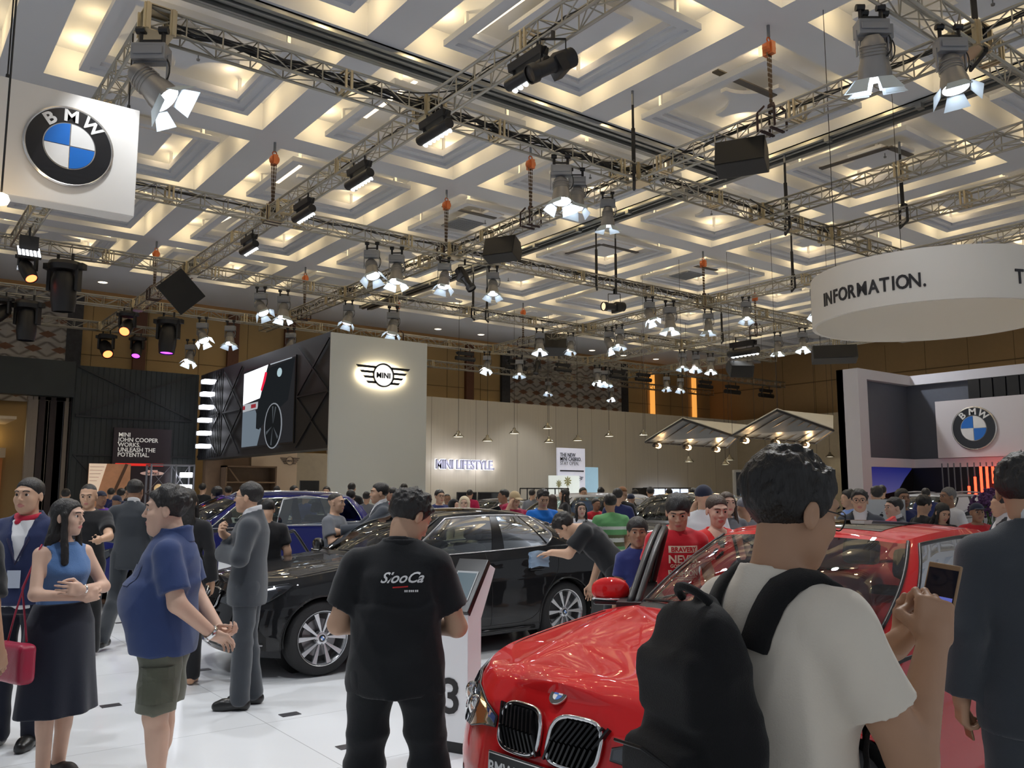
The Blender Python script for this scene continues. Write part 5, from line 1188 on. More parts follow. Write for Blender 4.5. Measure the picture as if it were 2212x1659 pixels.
def make_car(D, loc, rz, pm, label, detail=2, plate=None, mirrors=(1, -1), trim=CHR, tp='sedan', opened=(), lights_on=False, rails=False, cat='car'):
    car = Car(D); r = empty('car', loc, rz, label, cat)
    L = D['L']; st = .018 if detail > 1 else .05
    # ---- flanks
    ts = list(np.linspace(0, 1, 46 if detail > 1 else 18))+list(np.linspace(1, 2, int((L-D['af']-D['ar'])/st)))[1:]+list(np.linspace(2, 3, 40 if detail > 1 else 14))[1:]
    vs = np.linspace(0, 1, 56 if detail > 1 else 18)
    G = [[car.P1(t, v) for v in vs] for t in ts]
    A = D['arch']; zc = D['rw']
    cell = max(st, 1.0/len(vs))
    for row in G:
        for p in row:
            for xw in (D['xf'], D['xr']):
                d = math.hypot(p.x-xw, p.z-zc)
                if p.y > .4 and abs(d-A) < cell*.62 and d > 1e-3: p.x = xw+(p.x-xw)*A/d; p.z = zc+(p.z-zc)*A/d
    m = MB(); n, k = len(G), len(G[0])
    for row in G: m.v += [tuple(p) for p in row]
    for i in range(n-1):
        for j in range(k-1):
            c = (G[i][j]+G[i+1][j]+G[i][j+1]+G[i+1][j+1])/4
            if c.y > .4 and any(math.hypot(c.x-xw, c.z-zc) < A*.995 for xw in (D['xf'], D['xr'])): continue
            m.f.append((i*k+j, (i+1)*k+j, (i+1)*k+j+1, i*k+j+1)); m.m.append(0)
    # ---- deck
    ring = [car.P1(t, 1) for t in ts]; ss = np.linspace(1, 0, 22 if detail > 1 else 10)
    rows = []
    for p in ring:
        w = p.y
        q = []
        for s_ in ss:
            y = p.y*s_; q.append(Vector((p.x, y, p.z if s_ == 1 else (p.z+(car.deckz(p.x, y, max(w, .02))-car.deckz(p.x, w, max(w, .02)))))))
        rows.append(q)
    m.grid(rows)
    # ---- greenhouse pillars and roof: patches of P2
    tA = .262 if tp == 'sedan' else .262; tC = .73
    def patch(mb, t0, t1, v0, v1, nt=24, nv=12, off=0.0):
        g = []
        for i in range(nt+1):
            row = []
            for j in range(nv+1):
                v = v0+(v1-v0)*j/nv; a = t0(v) if callable(t0) else t0; b = t1(v) if callable(t1) else t1
                t = a+(b-a)*i/nt; p = car.P2(t, v)
                if off:
                    e = .004; dn = (car.P2(min(t+e, 1), v)-car.P2(max(t-e, 0), v)).cross(car.P2(t, min(v+e, 1))-car.P2(t, max(v-e, 0)))
                    if dn.length > 0:
                        dn.normalize(); 
                        if dn.z < 0: dn = -dn
                        p = p+dn*off
                row.append(p)
            g.append(row)
        mb.grid(g)
    wsE = lambda v: tA-.012-.010*(1-v); sgS = lambda v: tA+.018; sgE = (lambda v: tC-.085+.05*v-.05*max(0, .3-v)/.3) if tp == 'sedan' else (lambda v: tC-.02-.03*(1-v)); rgS = lambda v: tC+.055
    top = .90
    patch(m, 0, wsE, .0, .035); patch(m, 0, wsE, .955, 1.0)
    patch(m, wsE, sgS, 0, 1, 5, 14)
    patch(m, sgS, sgE, 0, .03); patch(m, sgS, sgE, top, 1)
    patch(m, sgE, rgS, 0, 1, 16, 14); patch(m, rgS, 1, 0, .04); patch(m, rgS, 1, .94, 1)
    # roof skin
    rr = []
    for i in range(60):
        p = car.P2(i/59, 1.0); row = []
        for s_ in np.linspace(1, 0, 12): row.append(Vector((p.x, p.y*s_, p.z+D['crown']*(1-s_**2)*min(1, p.y/.4))))
        rr.append(row)
    m.grid(rr); mirror(m)
    body = m.build('body_shell', pm, r, smooth=True, weld=True, auto=38)
    if lights_on: pass
    # ---- glass
    for nm, a, b, v0, v1 in (('windshield', 0, wsE, .035, .955), ('rear_window', rgS, 1, .04, .94)):
        m = MB(); patch(m, a, b, v0, v1, 24, 12); mirror(m); m.build(nm, CGL, r, smooth=True, weld=True)
    tB = .478 if tp == 'sedan' else .455
    for sg in (1, -1):
        if ('front', sg) not in opened:
            m = MB(); patch(m, sgS, tB-.012, .03, top, 20, 10)
            if sg < 0: m.v = [(x, -y, z) for x, y, z in m.v]
            m.build('front_side_window', CGL, r, smooth=True)
        if ('rear', sg) not in opened:
            m = MB(); patch(m, tB+.016, sgE, .03, top, 20, 10)
            if sg < 0: m.v = [(x, -y, z) for x, y, z in m.v]
            m.build('rear_side_window', CGL, r, smooth=True)
        m = MB(); patch(m, tB-.012, tB+.016, .02, top+.01, 4, 10, .003); patch(m, .605, .611, .03, top, 2, 10, .002) if tp == 'sedan' else patch(m, .575, .60, .03, top, 2, 10, .002)
        if sg < 0: m.v = [(x, -y, z) for x, y, z in m.v]
        m.build('door_pillar', PIANO, r, smooth=True)
        # window surround
        m = MB(); N_ = 40; pts = []
        for i in range(N_+1): pts.append((sgS(.03)+(sgE(.03)-sgS(.03))*i/N_, .028))
        for i in range(9): v = .03+(top-.03)*i/8; pts.append((sgE(v), v))
        for i in range(N_+1): pts.append((sgE(top)+(sgS(top)-sgE(top))*i/N_, top+.005))
        for i in range(9): v = top-(top-.03)*i/8; pts.append((sgS(v), v))
        P = [car.P2(*q)+Vector((0, .004, .001)) for q in pts]
        if sg < 0: P = [Vector((p.x, -p.y, p.z)) for p in P]
        m.path(P, .0095, 6); m.build('window_trim', trim, r, smooth=True)
        m = MB(); P2_ = [car.P2(wsE(v/12), .03+.93*v/12)+Vector((-.002, 0, .004)) for v in range(13)]
        if sg < 0: P2_ = [Vector((p.x, -p.y, p.z)) for p in P2_]
        m.path(P2_, .010, 5); m.build('windshield_seal', RUB, r, smooth=True)
    # cowl strip
    m = MB(); patch(m, 0, wsE, -.0, .05, 20, 2, .004); mirror(m); m.build('cowl_strip', RUB, r, smooth=True)
    if rails:
        for sg in (1, -1):
            m = MB(); m.path([Vector((p.x, sg*(p.y-.06), p.z+.055+(0 if 0 < i < 12 else -.05))) for i, p in enumerate([car.P2(.30+.40*i/12, 1) for i in range(13)])], .018, 6); m.build('roof_rail', CHR, r, smooth=True)
    # ---- arches, liners, underbody
    m = MB()
    for xw in (D['xf'], D['xr']):
        for sg in (1, -1):
            g = []
            for i in range(25):
                a = PI*i/24*1.10-.16; ca, sa = math.cos(a), math.sin(a)
                g.append([Vector((xw+A*1.0*ca, sg*(y), zc+A*1.0*sa)) for y in (D['W']-.03, D['W']-.32)])
            m.grid(g)
            m.lathe([(0, 0), (A, 0)], 24, Matrix.Translation((xw, sg*(D['W']-.32), zc)), axis='Y')
    zz = D['zb'][1][1]+.02
    m.box(.35, L-.3, -D['W']+.12, D['W']-.12, zz-.01, zz+.03) if False else None
    m.box(D['xf']+A+.02, D['xr']-A-.02, -D['W']+.06, D['W']-.06, zz, zz+.04); m.box(.2, L-.2, -D['W']+.34, D['W']-.34, zz, zz+.05)
    m.build('underbody', mat('underbody_black', (.01, .01, .01), .8), r)
    if detail > 1:
        m = MB()
        for xw in (D['xf'], D['xr']):
            for sg in (1, -1):
                pts = []
                for i in range(33):
                    a = PI*i/32*1.16-.25; x = xw+(A+.004)*math.cos(a); z = zc+(A+.004)*math.sin(a)
                    if z < car.I('zb', x)+.01: continue
                    p = car.side(x, z, 0.0); pts.append(Vector((p.x, sg*p.y, p.z)))
                m.path(pts, .009, 6)
        m.build('arch_lip', pm, r, smooth=True)
    # ---- wheels
    wp = make_wheel(D['rw'], rot=.3)
    for xw in (D['xf'], D['xr']):
        add_wheel(wp, r, (xw, -(D['W']-.135), D['rw']), False); add_wheel(wp, r, (xw, D['W']-.135, D['rw']), True)
    del_proto(wp)
    # ---- front face
    s_ = 1 if tp == 'sedan' else 1.15
    zk = .672 if tp == 'sedan' else .72; kh = .078 if tp == 'sedan' else .12
    for sg in (1, -1):
        out = rrect(sg*.145, zk, .120, kh, 3.4, 40, skew=sg*.05)
        k = bpy.data.objects.new('kidney_grille', None); link(k, r)
        m = MB(); blob(m, car.front, out, (sg*.145, zk), .006); m.build('grille_back', mat('grille_void', (.003, .003, .003), .6), k, smooth=True)
        m = MB(); P = [car.front(y, z, .016) for y, z in out]; P.append(P[0]); m.path(P, .0105, 8); m.build('chrome_frame', CHR, k, smooth=True)
        m = MB()
        for q in range(9 if detail > 1 else 7):
            y = sg*(.145-.096+.192*q/(8 if detail > 1 else 6)); a = car.front(y-sg*.03, zk-kh*.86, .012); b = car.front(y+sg*.004, zk, .026); c = car.front(y+sg*.045, zk+kh*.86, .012)
            m.bar(a, b, .009, .028, (1, 0, 0)); m.bar(b, c, .009, .028, (1, 0, 0))
        m.build('grille_slats', PIANO, k)
        # headlight
        h = bpy.data.objects.new('headlight', None); link(h, r); z0 = zk-.02
        HL = [(.31, z0+.035), (.42, z0+.065), (.56, z0+.100), (.68, z0+.125), (.775, z0+.150), (.80, z0+.135), (.79, z0+.085), (.755, z0+.02), (.69, z0-.03), (.60, z0-.05), (.52, z0-.045), (.42, z0-.015), (.31, z0-.0)]
        HL = [(sg*y*D['W']/.905, z) for y, z in HL]; cen = (sg*.62*D['W']/.905, z0+.04)
        m = MB(); blob(m, car.front, HL, cen, .004, 5); m.build('lamp_back', mat('lamp_dark', (.05, .05, .055), .25, .6), h, smooth=True)
        m = MB()
        for yy, zz_ in ((.52, z0+.025), (.66, z0+.04)):
            M = Matrix.Translation(car.front(sg*yy, zz_, .006)) @ Matrix.Rotation(-PI/2, 4, 'Y') @ Matrix.Rotation(sg*.35 if False else 0, 4, 'X')
            m.lathe([(.030, .012), (.047, .008), (.052, .0)], 22, M); m.lathe([(0, .016), (.028, .012)], 18, M)
        m.build('lamp_projector', CHR, h, smooth=True)
        m = MB(); ring_ = [car.front(sg*(.66+.058*math.cos(a)), z0+.035+.055*math.sin(a), .012) for a in [PI*(.9+1.2*i/14) for i in range(15)]]; m.path(ring_, .008, 6); m.path([car.front(sg*y, z, .012) for y, z in ((.42, z0+.045), (.50, z0+.062), (.62, z0+.085), (.74, z0+.118))], .006, 6)
        m.build('light_strip', glow('headlight_led', (.92, .96, 1), 6.0) if lights_on else CHR, h, smooth=True)
        m = MB(); blob(m, car.front, HL, cen, .018, 5); m.build('lamp_glass', LAMPG, h, smooth=True)
        m = MB(); P = [car.front(y, z, .008) for y, z in HL]; P.append(P[0]); m.path(P, .005, 5); m.build('lamp_seal', RUB, h, smooth=True)
        # outer intake and fog lamp
        m = MB(); IN = [(sg*y, z) for y, z in ((.50, .24), (.50, .36), (.60, .42), (.74, .42), (.77, .36), (.74, .25), (.62, .22))]
        blob(m, car.front, IN, (sg*.63, .32), .003, 4); m.build('side_intake', mat('grille_void', (.003, .003, .003), .6), r, smooth=True)
        m = MB(); m.path([car.front(sg*y, .30, .012) for y in (.50, .58, .66, .74)], .008, 6); m.build('intake_bar', trim if tp == 'sedan' else CHR, r, smooth=True)
        # rear light
        m = MB(); zr = .90 if tp == 'sedan' else 1.0; RL = [(sg*y, z) for y, z in ((.45, zr-.07), (.45, zr+.05), (.62, zr+.07), (.80, zr+.06), (.82, zr-.02), (.78, zr-.09), (.6, zr-.09))]
        blob(m, lambda y, z, o: car.front(y, z, o, True), RL, (sg*.64, zr-.01), .004, 4); m.build('rear_light', mat('rear_red', (.45, .01, .01), .15, coat=1), r, smooth=True)
        # mirror
        if sg in mirrors:
            k = bpy.data.objects.new('door_mirror', None); link(k, r); k.location = (1.56 if tp == 'sedan' else 1.5, sg*(D['W']-.10), (1.01 if tp == 'sedan' else 1.12)); k.scale = (1, sg, 1)
            m = MB(); g = []
            for i in range(13):
                a = PI*i/12; row = []
                for j in range(20):
                    b = 2*PI*j/20; sx = math.sin(a)**.8; n_ = 2.6; cb, sb = math.cos(b), math.sin(b)
                    row.append(Vector(((-.055)*abs(cb)**(2/n_)*(1 if cb > 0 else -.55)*sx-.0, .135-.115*math.cos(a), .078*abs(sb)**(2/n_)*(1 if sb > 0 else -.9)*sx+.012)))
                g.append(row)
            m.grid(g, closed=True); m.build('mirror_cap', pm, k, smooth=True)
            m = MB(); m.box(-.052, .03, .03, .235, -.070, -.038); m.build('mirror_base', PIANO, k, bevel=.012); m = MB(); m.bar((.02, -.02, -.04), (-.01, .08, -.035), .06, .035); m.build('mirror_arm', PIANO, k, bevel=.01)
            m = MB(); m.path([Vector((-.056+.03*abs(t_-.5), .03+.21*t_, -.034)) for t_ in [i/8 for i in range(9)]], .006, 6); m.build('chrome_edge', CHR, k, smooth=True)
            m = MB(); m.box(.024, .028, .045, .225, -.05, .07); m.build('mirror_glass', mat('mirror_glass', (.6, .65, .7), .03, 1), k)
        # door lines and handles
        if detail > 0:
            m = MB(); zt = lambda x: car.I('ze', x)-.004; c1, c2, c3 = (1.46, 2.60, 3.38) if tp == 'sedan' else (1.38, 2.5, 3.3)
            for PL in ([(c1, .30), (c1-.02, .5), (c1, .8), (c1+.10, zt(c1+.1))], [(c2, .27), (c2, .6), (c2-.02, zt(c2))], [(c1, .30), (c1+.4, .26), (c2, .27), (c3-.25, .30), (c3-.08, .55), (c3+.12, .8), (c3+.14, zt(c3))]):
                P = [car.side(x, z, .0005) for x, z in [tuple(csamp(crom(PL, 30), i/20)) for i in range(21)]]; P = [Vector((p.x, sg*p.y, p.z)) for p in P]; m.path(P, .0035, 4)
            m.build('door_gap', RUB, r)
            for hx in (c2-.20, c3-.10):
                zh = .80 if tp == 'sedan' else .92; p = car.side(hx, zh, .022); m = MB(); q = car.side(hx-.19, zh-.004, .022); m.bar((p.x, sg*p.y, p.z), (q.x, sg*q.y, q.z), .022, .030); o_ = m.build('door_handle', pm, r, bevel=.008)
            m = MB(); P = [car.side(x, .215 if tp == 'sedan' else .30, .006) for x in np.linspace(D['xf']+A+.06, D['xr']-A-.06, 14)]; m.path([Vector((p.x, sg*p.y, p.z)) for p in P], .022, 6); m.build('sill_strip', pm if tp == 'sedan' else RUB, r, smooth=True)
    # centre intake, plate, badge
    m = MB(); IN = [(-.42, .24), (-.45, .33), (-.40, .37), (0, .385), (.40, .37), (.45, .33), (.42, .24), (0, .225)]; blob(m, car.front, IN, (0, .30), .003, 4); m.build('centre_intake', mat('grille_void', (.003, .003, .003), .6), r, smooth=True)
    zp = .51 if tp == 'sedan' else .5; px_ = car.front(0, zp, 0).x-.02
    pl = bpy.data.objects.new('number_plate', None); link(pl, r); pl.matrix_local = frame_M((px_, 0, zp), (0, -1, 0), (.06, 0, 1))
    m = MB(); m.box(-.26, .26, -.058, .058, 0, .008); m.build('plate', mat('plate_black', (.012, .012, .013), .3), pl, bevel=.002)
    m = MB()
    for (x0, y0, x1, y1) in ((-.255, -.052, .255, -.052), (-.255, .052, .255, .052), (-.255, -.052, -.255, .052), (.255, -.052, .255, .052)): m.bar((x0, y0, .009), (x1, y1, .009), .004, .003)
    m.build('plate_border', SILV, pl)
    if plate: t = text_mesh('lettering', plate, .068, mat('plate_text', (.75, .75, .75), .4), pl, .002, bold=.0008, align='CENTER', sx=.95); t.location = (0, -.024, .0095)
    xb = car.front(0, zk+kh+.055, 0); roundel(r, (xb.x-.0, 0, xb.z+.002), (0, -1, 0), (.75, 0, .66), .041, .008, letters=detail > 1)
    # hood shut line, antenna, wipers
    if detail > 1:
        m = MB(); P = []
        for i in range(25):
            s_ = -.94+1.88*i/24; x = .185+.19*abs(s_)**3; y = s_*car.hw(x); P.append(Vector((x, y, car.deckz(x, y)+.0015)))
        m.path(P, .0035, 4)
        for sg in (1, -1):
            P = []
            for i in range(20): x = .345+.95*i/19; y = sg*.94*car.hw(x); P.append(Vector((x, y, car.deckz(x, y)+.0015)))
            m.path(P, .003, 4)
        m.build('hood_gap', RUB, r)
        m = MB(); m.path([car.P2(.02, .04)+Vector((-.03, 0, .02)), car.P2(.12, .055)+Vector((-.01, 0, .016)), car.P2(.20, .05)+Vector((0, 0, .016))], .007, 5); m.build('wiper', RUB, r)
        m = MB(); m.path([Vector((p.x-.03, -p.y, p.z+.018)) for p in (car.P2(.04, .05), car.P2(.10, .06), car.P2(.16, .05))], .007, 5); m.build('wiper', RUB, r)
        g = MB(); g.prism([(3.22, 0, D['rz'][13]+.035), (3.40, 0, D['rz'][13]+.005), (3.36, 0, D['rz'][13]+.07)], (0, .03, 0)); g.build('antenna_fin', pm, r, bevel=.008)
        g = MB(); G_ = []
        for i in range(9):
            x = 2.25+.62*i/8; row = []
            for j in range(13):
                y = -.36+.72*j/12; zr_ = float(np.interp(x, [2.06, 2.4, 2.76, 3.1, 3.4], [1.375, 1.405, 1.428, 1.415, 1.38])); row.append(Vector((x, y, zr_-.03*(y/.55)**2+.006)))
            G_.append(row)
        # sunroof glass follows the roof skin
        def roofz(x, y):
            best = None
            for a_ in range(1, 239):
                p = car.roof[a_]
                if p[1] > .4 and (best is None or abs(p[0]-x) < abs(best[0]-x)): best = p
            return best[2]+D['crown']*(1-(y/best[1])**2)
        G_ = [[Vector((2.28+.60*i/8, -.37+.74*j/12, roofz(2.28+.60*i/8, -.37+.74*j/12)+.003)) for j in range(13)] for i in range(9)]
        g.grid(G_); g.build('sunroof', mat('sunroof_glass', (.015, .015, .013), .04, coat=1), r, smooth=True)
    # cabin
    zs = .16 if tp == 'suv' else 0
    m = MB(); m.box(1.35, 1.75, -.68, .68, .62+zs, .92+zs); m.build('dashboard', DARKIN, r, bevel=.05)
    m = MB(); m.lathe([(.165, -.012), (.18, 0), (.165, .012), (.15, 0), (.165, -.012)], 24, Matrix.Translation((1.86, .36, .88+zs)) @ Matrix.Rotation(-1.15, 4, 'Y')); m.bar((1.75, .36, .82+zs), (1.86, .36, .88+zs), .05, .05); m.build('steering_wheel', DARKIN, r, smooth=True)
    for (x, y, w_) in ((2.05, .36, .25), (2.05, -.36, .25), (2.95, 0, .62)):
        k = bpy.data.objects.new('seat', None); link(k, r); k.location = (x, y, zs)
        m = MB(); m.box(0, .5, -w_, w_, .35, .52); m.build('cushion', DARKIN, k, bevel=.05)
        m = MB(); M = Matrix.Translation((.5, 0, .5)) @ Matrix.Rotation(.28, 4, 'Y'); m.box(-.07, .07, -w_, w_, 0, .58, M); m.build('backrest', DARKIN, k, bevel=.05)
        m = MB()
        for yy in ((0,) if w_ < .4 else (-.38, .38)): m.box(-.05, .05, yy-.13, yy+.13, .62, .80, M)
        m.build('headrest', DARKIN, k, bevel=.04)
    m = MB(); m.box(1.3, 3.7, -.80, .80, .25+zs, .33+zs); m.box(1.3, 3.55, .80, .84, .3+zs, .9+zs); m.box(1.3, 3.55, -.84, -.80, .3+zs, .9+zs); m.box(3.45, 3.9, -.66, .66, .55+zs, .95+zs); m.build('cabin_lining', DARKIN, r)
    return r, car

PB = paint('black_paint', (.006, .006, .007)); PR = paint('red_paint', (.62, .012, .014)); PBL = paint('blue_paint', (.004, .008, .13), .2); PW2 = paint('white_car_paint', (.75, .76, .78)); PK = paint('black_suv_paint', (.01, .01, .011)); PS = paint('silver_paint', (.55, .58, .62), .6)
black_car, _c = make_car(SEDAN, (2.57, 8.05, 0), 0.0, PB, 'glossy black sedan seen from its left side, silver ten spoke wheels', 2, 'BMW 330i Luxury', trim=mat('trim_satin', (.45, .45, .46), .3, .9), lights_on=True)
red_car, _rc = make_car(SEDAN, (2.15, 2.68, 0), math.radians(6), PR, 'glossy red sedan in the foreground with an open far door', 2, 'BMW 330i M Sport', mirrors=(-1,), trim=RUB, opened=(('front', 1),))
# the opened far front door of the red car: door with frame and mirror turned about its hinge
dr = bpy.data.objects.new('open_door', None); link(dr, red_car); dr.location = (1.47, .80, 0); dr.rotation_euler = (0, 0, math.radians(33))
m = MB(); g = []
for i in range(13):
    x = 1.12*i/12; g.append([Vector((x, .05*math.sin(PI*j/9)*(1 if j < 9 else .5), .28+.68*j/9)) for j in range(10)])
m.grid(g); g2 = [[Vector((q.x, q.y-.13, q.z)) for q in row] for row in g]; m.grid([r_[::-1] for r_ in g2]); m.build('door_skin', PR, dr, smooth=True)
m = MB(); m.box(0, 1.12, -.13, .03, .26, .29); m.box(1.09, 1.13, -.13, .03, .28, .98); m.box(0, 1.12, -.13, .02, .94, .975); m.build('door_edge', RUB, dr)
FR_ = [(.05, .96), (.25, 1.12), (.45, 1.25), (.66, 1.33), (.85, 1.365), (1.02, 1.36), (1.09, 1.30), (1.12, 1.15), (1.13, .97)]
fr_ = [Vector((x, -.05-.22*(z-.96)/.4*.5, z)) for x, z in [tuple(csamp(crom(FR_, 60), i/40)) for i in range(41)]]
m = MB(); m.path(fr_, .020, 8); m.path([p+Vector((0, -.04, -.012)) for p in fr_], .022, 8); m.build('window_frame', RUB, dr, smooth=True)
m = MB(); b_ = len(m.v); m.v += [(p.x, p.y, p.z) for p in fr_]+[(p.x, -.05, .955) for p in fr_]
for i in range(40): m.f.append((i, i+1, 41+i+1, 41+i)); m.m.append(0)
m.build('door_window', CGL, dr, smooth=True)
mk_ = [c for c in red_car.children if c.name.startswith('door_mirror')][0]
nm_ = bpy.data.objects.new('door_mirror', None); link(nm_, red_car)
for c in mk_.children: link(c.copy(), nm_)
nm_.matrix_local = Matrix.Translation((1.47, .80, 0)) @ Matrix.Rotation(math.radians(33), 4, 'Z') @ Matrix.Translation((.26, -.05, 1.0))
blue_car, _b = make_car(SUV, (2.6, 13.6, 0), math.radians(-3), PBL, 'dark blue compact SUV with open doors behind the black sedan', 1, None, rails=True, tp='suv', opened=(('rear', -1),))
for (hx, ang, nm) in ((2.5, -52, 'rear'),):
    d2 = bpy.data.objects.new('open_door', None); link(d2, blue_car); d2.location = (hx, -.90, 0); d2.rotation_euler = (0, 0, math.radians(ang))
    m = MB(); m.box(0, .95, -.04, .08, .38, 1.10); m.build('door_skin', PBL, d2, bevel=.03)
    m = MB(); P = [Vector((x, .03, z)) for x, z in ((.02, 1.10), (.06, 1.30), (.12, 1.50), (.5, 1.54), (.93, 1.50), (.95, 1.12), (.02, 1.10))]; m.path(P, .014, 6); m.build('window_trim', CHR, d2, smooth=True)
    m = MB(); m.poly([(x, .03, z) for x, z in ((.02, 1.10), (.06, 1.30), (.12, 1.50), (.5, 1.54), (.93, 1.50), (.95, 1.12))]); m.build('door_window', CGL, d2)
make_car(SUV, (10.0, 14.6, 0), math.radians(-15), PW2, 'white car beyond the black sedan behind the man in blue', 0, None, tp='suv')
make_car(SUV, (9.6, 9.9, 0), math.radians(15), PK, 'black SUV behind the boy and the red shirted man', 1, None, tp='suv')
make_car(SUV, (16.9, 9.8, 0), math.radians(0), PS, 'silver SUV with roof rails before the dusk screen at right', 0, None, rails=True, tp='suv')
make_car(SUV, (5.0, 18.6, 0), math.radians(-3), PS, 'silver car roof far behind at left under the steel rack', 0, None, rails=True, tp='suv')
make_car(SEDAN, (11.6, 19.2, 0), math.radians(5), PK, 'far dark car behind the woman in the patterned headscarf', 0, None)
# ---------------------------------------------------------------- people: smooth implicit bodies turned into one continuous mesh each
def V3(*a): return np.array(a, float)
def smin(a, b, k):
    h = np.clip(.5+.5*(b-a)/k, 0, 1); return b*(1-h)+a*h-k*h*(1-h)
def smax(a, b, k): return -smin(-a, -b, k)
def cap(p, a, b, ra, rb):
    ba = b-a; h = np.clip(((p-a) @ ba)/max(ba @ ba, 1e-9), 0, 1); return np.linalg.norm(p-a-h[:, None]*ba, axis=1)-(ra+(rb-ra)*h)
def ell(p, c, r, R=None):
    q = p-c
    if R is not None: q = q @ R
    r = np.asarray(r, float); k = np.linalg.norm(q/r, axis=1); k2 = np.linalg.norm(q/(r*r), axis=1)
    return k*(k-1)/np.maximum(k2, 1e-6)
def rbox(p, c, hs, r, R=None):
    q = p-c
    if R is not None: q = q @ R
    d = np.abs(q)-(np.asarray(hs)-r); return np.linalg.norm(np.maximum(d, 0), axis=1)+np.minimum(d.max(axis=1), 0)-r
def folds(p, seed, f=14.0, st=(1, 1, .5)):
    g = np.random.RandomState(seed); o = 0
    for i in range(4):
        w = g.randn(3)*f*(1+.7*i)/2*np.array(st); w2 = g.randn(3)*f*.6
        o = o+np.sin(p @ w+g.rand()*6+1.3*np.sin(p @ w2+g.rand()*6))/(1+.6*i)
    return o*.4
def cfolds(p, seed, f=9.0):
    g = np.random.RandomState(seed); o = 0
    for i in range(4):
        w = g.randn(3)*np.array([1, 1, .75]); w = w/np.linalg.norm(w)*f*(1+.55*i); w2 = g.randn(3)*f*.45
        o = o+(1-2*np.abs(np.sin(p @ w+g.rand()*6+1.6*np.sin(p @ w2+g.rand()*6)))**.8)/(1+.5*i)
    return o*.45
def axis_pts(lo, hi, h, fine):
    """coordinates from lo to hi: step h, finer inside the intervals [a,b,hf]"""
    out = [lo]
    while out[-1] < hi:
        x = out[-1]; s = h
        for a, b, hf in fine:
            if a-.01 <= x <= b+.01: s = min(s, hf)
            elif x < a: s = min(s, max(hf, (a-x)*.5))
        out.append(x+s)
    return np.array(out)
